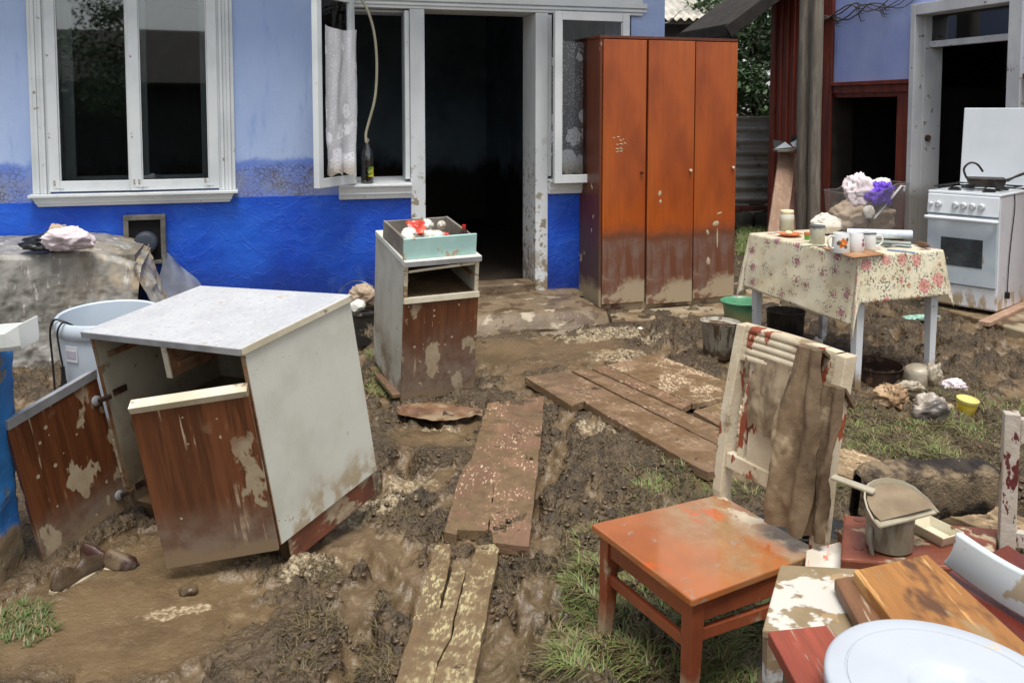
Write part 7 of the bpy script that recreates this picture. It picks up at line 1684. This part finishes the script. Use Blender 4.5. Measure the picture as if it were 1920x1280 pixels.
def plankmat(name, c1, c2, paint, mudc, pa=0.58, pb=0.62):
    return mat(name, c1, c2, 0.5, (3, 0.35, 0.65, (0.5, 2, 2)), bump=0.35, bscale=26, bstretch=(0.5, 4, 4), grain=(9, (0.25, 6, 6), 0.3), layers=[
        (paint, [('n', 75, pa, pb, (0.5, 1.3, 1)), ('n', 4.5, 0.46, 0.60)], 0.7, 0.2), (mudc, [('n', 5, 0.46, 0.58)], 0.32, 0.4, lin(104, 86, 64)), (lin(66, 52, 40), [('n', 10, 0.63, 0.70)], 0.5)])
M['pk1'] = plankmat('mossy_rotten_plank', lin(138, 118, 88), lin(112, 94, 68), lin(176, 164, 122), lin(118, 96, 68), 0.50, 0.58)
M['pk2'] = plankmat('flaked_red_plank', lin(142, 110, 86), lin(112, 84, 66), lin(196, 176, 142), lin(122, 101, 75), 0.585, 0.625)
M['pk3'] = plankmat('muddy_brown_plank', lin(142, 116, 90), lin(112, 88, 68), lin(176, 152, 120), lin(120, 96, 70), 0.57, 0.62)
M['pk4'] = plankmat('pale_flaked_plank', lin(150, 124, 98), lin(128, 104, 82), lin(198, 178, 144), lin(126, 104, 76), 0.50, 0.56)
M['pk5'] = plankmat('pale_bare_plank', lin(168, 142, 108), lin(146, 120, 90), lin(200, 178, 142), lin(140, 118, 88), 0.52, 0.58)
GP = 'planks laid across the mud'
plank('left half of the rotten mossy plank at the bottom of the yard', ((816, 1020), (843, 1018), (846, 1034), (838, 1082), (827, 1114), (824, 1140), (829, 1138), (834, 1114), (843, 1084), (850, 1048), (866, 1054), (872, 1068), (871, 1080), (850, 1160), (846, 1192), (820, 1240), (806, 1300), (735, 1300)), 0.038, 0.035, M['pk1'], GP, 1)
plank('right half of the rotten mossy plank at the bottom of the yard', ((884, 1060), (892, 1022), (926, 1018), (936, 1028), (884, 1300), (809, 1300), (822, 1242), (848, 1193), (852, 1161), (873, 1081), (876, 1068)), 0.038, 0.035, M['pk1'], GP, 3)
plank('wide flaked red plank in the middle of the yard', ((914, 756), (946, 750), (962, 752), (1020, 742), (1016, 800), (992, 1024), (924, 1016), (921, 994), (917.2, 991), (927.6, 905), (927, 905), (915, 991), (908, 994), (858, 992), (856, 1002), (833, 996), (866, 880), (884, 860)), 0.042, 0.035, M['pk2'], GP, 4)
plank('front board of the muddy boardwalk with a notched edge', ((984, 706), (1066, 695), (1352, 838), (1345, 882), (1328, 884), (1302, 872), (1124, 770), (1094, 752), (1072, 760)), 0.040, 0.04, M['pk3'], GP, 6)
plank('second board of the muddy boardwalk', ((1072, 694), (1104, 690), (1276, 768), (1390, 822), (1385, 850), (1356, 838)), 0.041, 0.04, M['pk3'], GP, 7)
plank('narrow reddish third board of the boardwalk', ((1110, 690), (1134, 684), (1296, 756), (1278, 766)), 0.052, 0.03, M['pk2'], GP, 8)
plank('broad pale flaked board at the back of the boardwalk', ((1138, 684), (1228, 662), (1390, 726), (1372, 742), (1299, 756)), 0.053, 0.03, M['pk4'], GP, 9)
plank('lower pale board running under the chair back', ((1300, 770), (1370, 748), (1580, 852), (1560, 890), (1420, 838)), 0.028, 0.03, M['pk4'], GP, 10)
plank('long pale plank lying behind the fleece mat', ((1545, 838), (1600, 842), (1960, 985), (1960, 1040), (1880, 1005), (1550, 878)), 0.050, 0.035, M['pk5'], GP, 11)
splm = MB()
for i in range(40):
    rr = random.Random(i); p = G(rr.uniform(690, 760), rr.uniform(680, 740), 0.03)
# splintered board ends under the narrow cabinet
mb = MB(); mb.bar(G(700, 690, 0.03), G(745, 742, 0.03), 0.05, 0.02); tag(mb.build('plank', M['pk2'], bevel=0.002), 'splintered board end under the narrow cabinet', 'plank')

# rag in the mud before the narrow cabinet, shoes under the open door, stones
mb = MB()
ra, rb = G(745, 772, 0.02), G(905, 778, 0.02)
def rag(U, V):
    w = 0.10 * np.sin(np.clip(U * 1.1, 0, 1) * math.pi) ** 0.5 + 0.02
    x = ra.x + (rb.x - ra.x) * U; y = ra.y + (rb.y - ra.y) * U + (V - 0.5) * w * 2
    return x, y, 0.030 + 0.02 * np.abs(np.sin(V * 9 + 3 * fbm(U * 3, V * 2, seed=131))) * np.sin(V * math.pi) + 0.008 * fbm(U * 9, V * 5, seed=132)
mb.grid(rag, 60, 30); tag(mb.build('rag', mat('brown_soaked_rag', lin(122, 88, 60), lin(94, 66, 44), 0.6, layers=[(MUD, [('n', 6, 0.5, 0.6)], 0.5)]), smooth=True), 'brown soaked rag trodden into the mud before the narrow cabinet', 'rag')
M['shoemud'] = mat('mud_coated_leather', lin(84, 68, 50), lin(60, 48, 36), 0.5, (9, 0.35, 0.65, (1, 1, 1)), bump=0.4, bscale=30)
def shoe(label, px, py, rz, m, tilt=0.0):
    t = thing('shoe', label, 'shoe', G(px, py, 0.0), (tilt, 0, rz), 'muddy shoes under the cabinet door')
    def so(U, V):
        a = U * 2 * math.pi
        w = np.interp(V, [0, 0.05, 0.2, 0.45, 0.72, 0.9, 0.97, 1], [0.006, 0.028, 0.034, 0.030, 0.044, 0.036, 0.02, 0.004])
        h = np.interp(V, [0, 0.06, 0.3, 0.42, 0.55, 0.75, 0.93, 1], [0.01, 0.075, 0.06, 0.035, 0.06, 0.045, 0.028, 0.006])
        return (V - 0.5) * 0.26, w * np.cos(a) * (0.75 + 0.25 * (np.sin(a) < 0.3)), 0.012 + np.where(np.sin(a) > 0, h * np.sin(a), 0.012 * np.sin(a))
    mb = MB(); mb.grid(so, 24, 22); mb.build('upper', m, t, smooth=True)
    mb = MB(); mb.grid(lambda U, V: ((V - 0.5) * 0.262, (U - 0.5) * 0.09 * np.sin(np.clip(V, 0.02, 0.98) * math.pi) ** 0.35, 0.004 + 0 * U), 10, 22); mb.build('sole', M['blackplastic'], t, solid=0.014)
    t.scale = (0.82, 0.82, 0.82)
    return t
shoe('muddy brown shoe upright under the open left cabinet door', 150, 1082, rad(70), M['shoemud'])
shoe('dark red leather shoe tipped over beside the muddy shoe', 205, 1056, rad(-15), mat('oxblood_leather', lin(70, 42, 34), lin(50, 32, 26), 0.5, layers=[(lin(104, 86, 64), [('n', 9, 0.44, 0.54)], 0.6)]), rad(12))
wad('jar', 'muddy whitish glass jar standing in the bucket between the cabinets', 'jar', M['whiteplastic'], (-0.98, 5.47, 0.265), (0.05, 0.05, 0.045), 137, 0.06, 1.2)
wad('bag', 'beige paper bag stuck in the bucket between the cabinets', 'bag', M['beige'], (-0.96, 5.60, 0.29), (0.08, 0.06, 0.08), 139, 0.5, 1.8)
for i, (px, py, r, lb) in enumerate(((352, 1112, 0.028, 'small wet stone in the smooth mud at the lower left'), (1200, 618, 0.02, 'pale pebble on the mud in front of the wardrobe'))):
    wad('stone', lb, 'stone', M['mudfill'] if i != 1 else M['whitecloth'], gw(px, py, r * 0.4), (r, r * 0.8, r * 0.6), 141 + i, 0.2, 1.2)

# ------------------------------------------------------------------ grass, straw and clods (uncountable)
def fine(x, y): return height(x, y)
def blades(n, seed, region, lo, hi, thr, colr, name, label, width, flat):
    rs = np.random.RandomState(seed)
    px = rs.uniform(region[0], region[2], n * 6); py = rs.uniform(region[1], region[3], n * 6)
    d = np.array([tuple(G(a, b_)) for a, b_ in zip(px[:n * 3], py[:n * 3])])
    x, y = d[:, 0], d[:, 1]
    _, g_, _, _, _ = masks(x, y)
    tuft = fbm(x * 7, y * 7, seed=seed + 1)
    keep = (g_ + 0.95 * tuft > thr + rs.uniform(-0.22, 0.22, len(x)))
    x, y = x[keep][:n], y[keep][:n]
    if name == 'straw':
        kk = clumps(x, y)[0] + rs.uniform(-0.3, 0.1, len(x)) > 0.35; x, y = x[kk], y[kk]
    z = fine(x, y)
    m = len(x)
    h = rs.uniform(lo, hi, m); a = rs.uniform(0, 2 * math.pi, m) ; ln = rs.uniform(flat[0], flat[1], m)
    a = a * 0.6 + 2.4 * fbm(x * 3, y * 3, seed=seed + 3) 
    dx, dy = np.cos(a), np.sin(a); wx, wy = -dy, dx
    w = rs.uniform(0.6, 1.2, m) * width
    P = []
    for f, wf in ((0, 1.0), (0.5, 0.85), (1.0, 0.0)):
        rise = h * (f - ln * 0.55 * f * f); out = h * ln * f ** 1.5
        cx_ = x + dx * out; cy_ = y + dy * out; cz = z + rise - 0.004
        if wf > 0: P += [np.stack([cx_ - wx * w * wf, cy_ - wy * w * wf, cz], 1), np.stack([cx_ + wx * w * wf, cy_ + wy * w * wf, cz], 1)]
        else: P += [np.stack([cx_, cy_, cz], 1)]
    V = np.stack(P, 1).reshape(-1, 3)
    me = bpy.data.meshes.new(name)
    base = np.arange(m) * 5
    tri = np.stack([base, base + 1, base + 3, base, base + 3, base + 2, base + 2, base + 3, base + 4], 1).reshape(-1, 3)
    me.vertices.add(len(V)); me.vertices.foreach_set('co', V.ravel())
    me.loops.add(tri.size); me.loops.foreach_set('vertex_index', tri.ravel().astype(np.int32))
    me.polygons.add(len(tri)); me.polygons.foreach_set('loop_start', (np.arange(len(tri)) * 3).astype(np.int32)); me.polygons.foreach_set('loop_total', np.full(len(tri), 3, np.int32))
    me.update(calc_edges=True)
    at_ = me.color_attributes.new('tint', 'FLOAT_COLOR', 'POINT')
    c1, c2 = np.array(colr[0]), np.array(colr[1])
    t_ = np.clip(rs.uniform(0, 1, m) * 0.7 + 0.3 * (fbm(x * 4, y * 4, seed=seed + 7) + 0.5), 0, 1)[:, None]
    cc = c1 * (1 - t_) + c2 * t_
    brown = rs.uniform(0, 1, m) < colr[3]
    cc[brown] = np.array(colr[2])
    at_.data.foreach_set('color', np.repeat(cc, 5, axis=0).astype(np.float32).ravel())
    o = link(name, me, M['grass'])
    return tag(o, label, kind='stuff')
N = NT('grass_blade'); vc = N.n('VertexColor', layer_name='tint'); N.t.links.new(vc.outputs[0], N.p.inputs['Base Color']); N.p.inputs['Roughness'].default_value = 0.55; M['grass'] = N.m
GR1, GR2, STR = (*lin(74, 96, 40)[:3], 1), (*lin(128, 138, 78)[:3], 1), (*lin(124, 108, 76)[:3], 1)
blades(24000, 201, (1040, 600, 1930, 1285), 0.02, 0.065, 0.98, (GR1, GR2, STR, 0.36), 'grass', 'muddy green grass around the chair and under the table', 0.0022, (0.8, 1.7))
blades(700, 205, (0, 1120, 110, 1215), 0.015, 0.05, 0.6, ((*lin(66, 84, 38)[:3], 1), (*lin(92, 108, 54)[:3], 1), STR, 0.35), 'grass', 'green tuft at the foot of the blue wall end', 0.0025, (0.4, 1.1))
blades(1800, 207, (690, 670, 780, 770), 0.03, 0.07, 0.35, (GR1, GR2, STR, 0.4), 'grass', 'grass tufts behind the narrow cabinet foot', 0.003, (0.6, 1.3))
blades(3500, 209, (1384, 425, 1445, 500), 0.05, 0.14, 0.3, (GR1, GR2, STR, 0.1), 'grass', 'bright grass strip between wardrobe and leaning boards', 0.006, (0.3, 0.9))
DK1, DK2 = (*lin(84, 74, 46)[:3], 1), (*lin(106, 92, 60)[:3], 1)
blades(26000, 211, (420, 700, 1930, 1285), 0.015, 0.05, 0.30, (DK1, DK2, (*lin(66, 54, 38)[:3], 1), 0.3), 'straw', 'trampled brown grass and straw mixed into the mud', 0.0018, (1.1, 1.9))
blades(6000, 213, (1380, 560, 1930, 860), 0.02, 0.05, 0.2, (DK1, DK2, (*lin(66, 54, 38)[:3], 1), 0.4), 'straw', 'trampled brown straw between stove and table', 0.002, (1.0, 1.8))
# clods
rs = np.random.RandomState(77)
ico = bmesh.new(); bmesh.ops.create_icosphere(ico, subdivisions=1, radius=1.0); iv = np.array([v.co[:] for v in ico.verts]); ifc = np.array([[v.index for v in f.verts] for f in ico.faces]); ico.free()
n = 9000
pxs = rs.uniform(560, 1920, n * 2); pys = rs.uniform(600, 1285, n * 2)
d = np.array([tuple(G(a, b_)) for a, b_ in zip(pxs, pys)])
s_, g_, p_, _, _ = masks(d[:, 0], d[:, 1])
k = (rs.uniform(0, 1, len(d)) > s_ * 0.9) & (clumps(d[:, 0], d[:, 1])[0] > 0.4)
d = d[k][:n]; m = len(d)
z = fine(d[:, 0], d[:, 1])
sz = (rs.uniform(0, 1, m) ** 5 * 0.013 + 0.0018)
sc = rs.uniform(0.6, 1.3, (m, 1, 3)) * (1, 1, 0.45)
jit = 1 + rs.uniform(-0.3, 0.3, (m, len(iv), 1))
V = iv[None] * sc * jit * sz[:, None, None] + np.stack([d[:, 0], d[:, 1], z + sz * 0.25], 1)[:, None, :]
Fc = (ifc[None] + (np.arange(m) * len(iv))[:, None, None]).reshape(-1, 3)
me = bpy.data.meshes.new('mud_clods'); me.from_pydata(V.reshape(-1, 3).tolist(), [], Fc.tolist()); me.update()
o = link('mud_clods', me, M['mudfill'], smooth=False); me.polygons.foreach_set('use_smooth', [True] * len(me.polygons)); tag(o, 'crumbs and clods of trodden mud', kind='stuff')
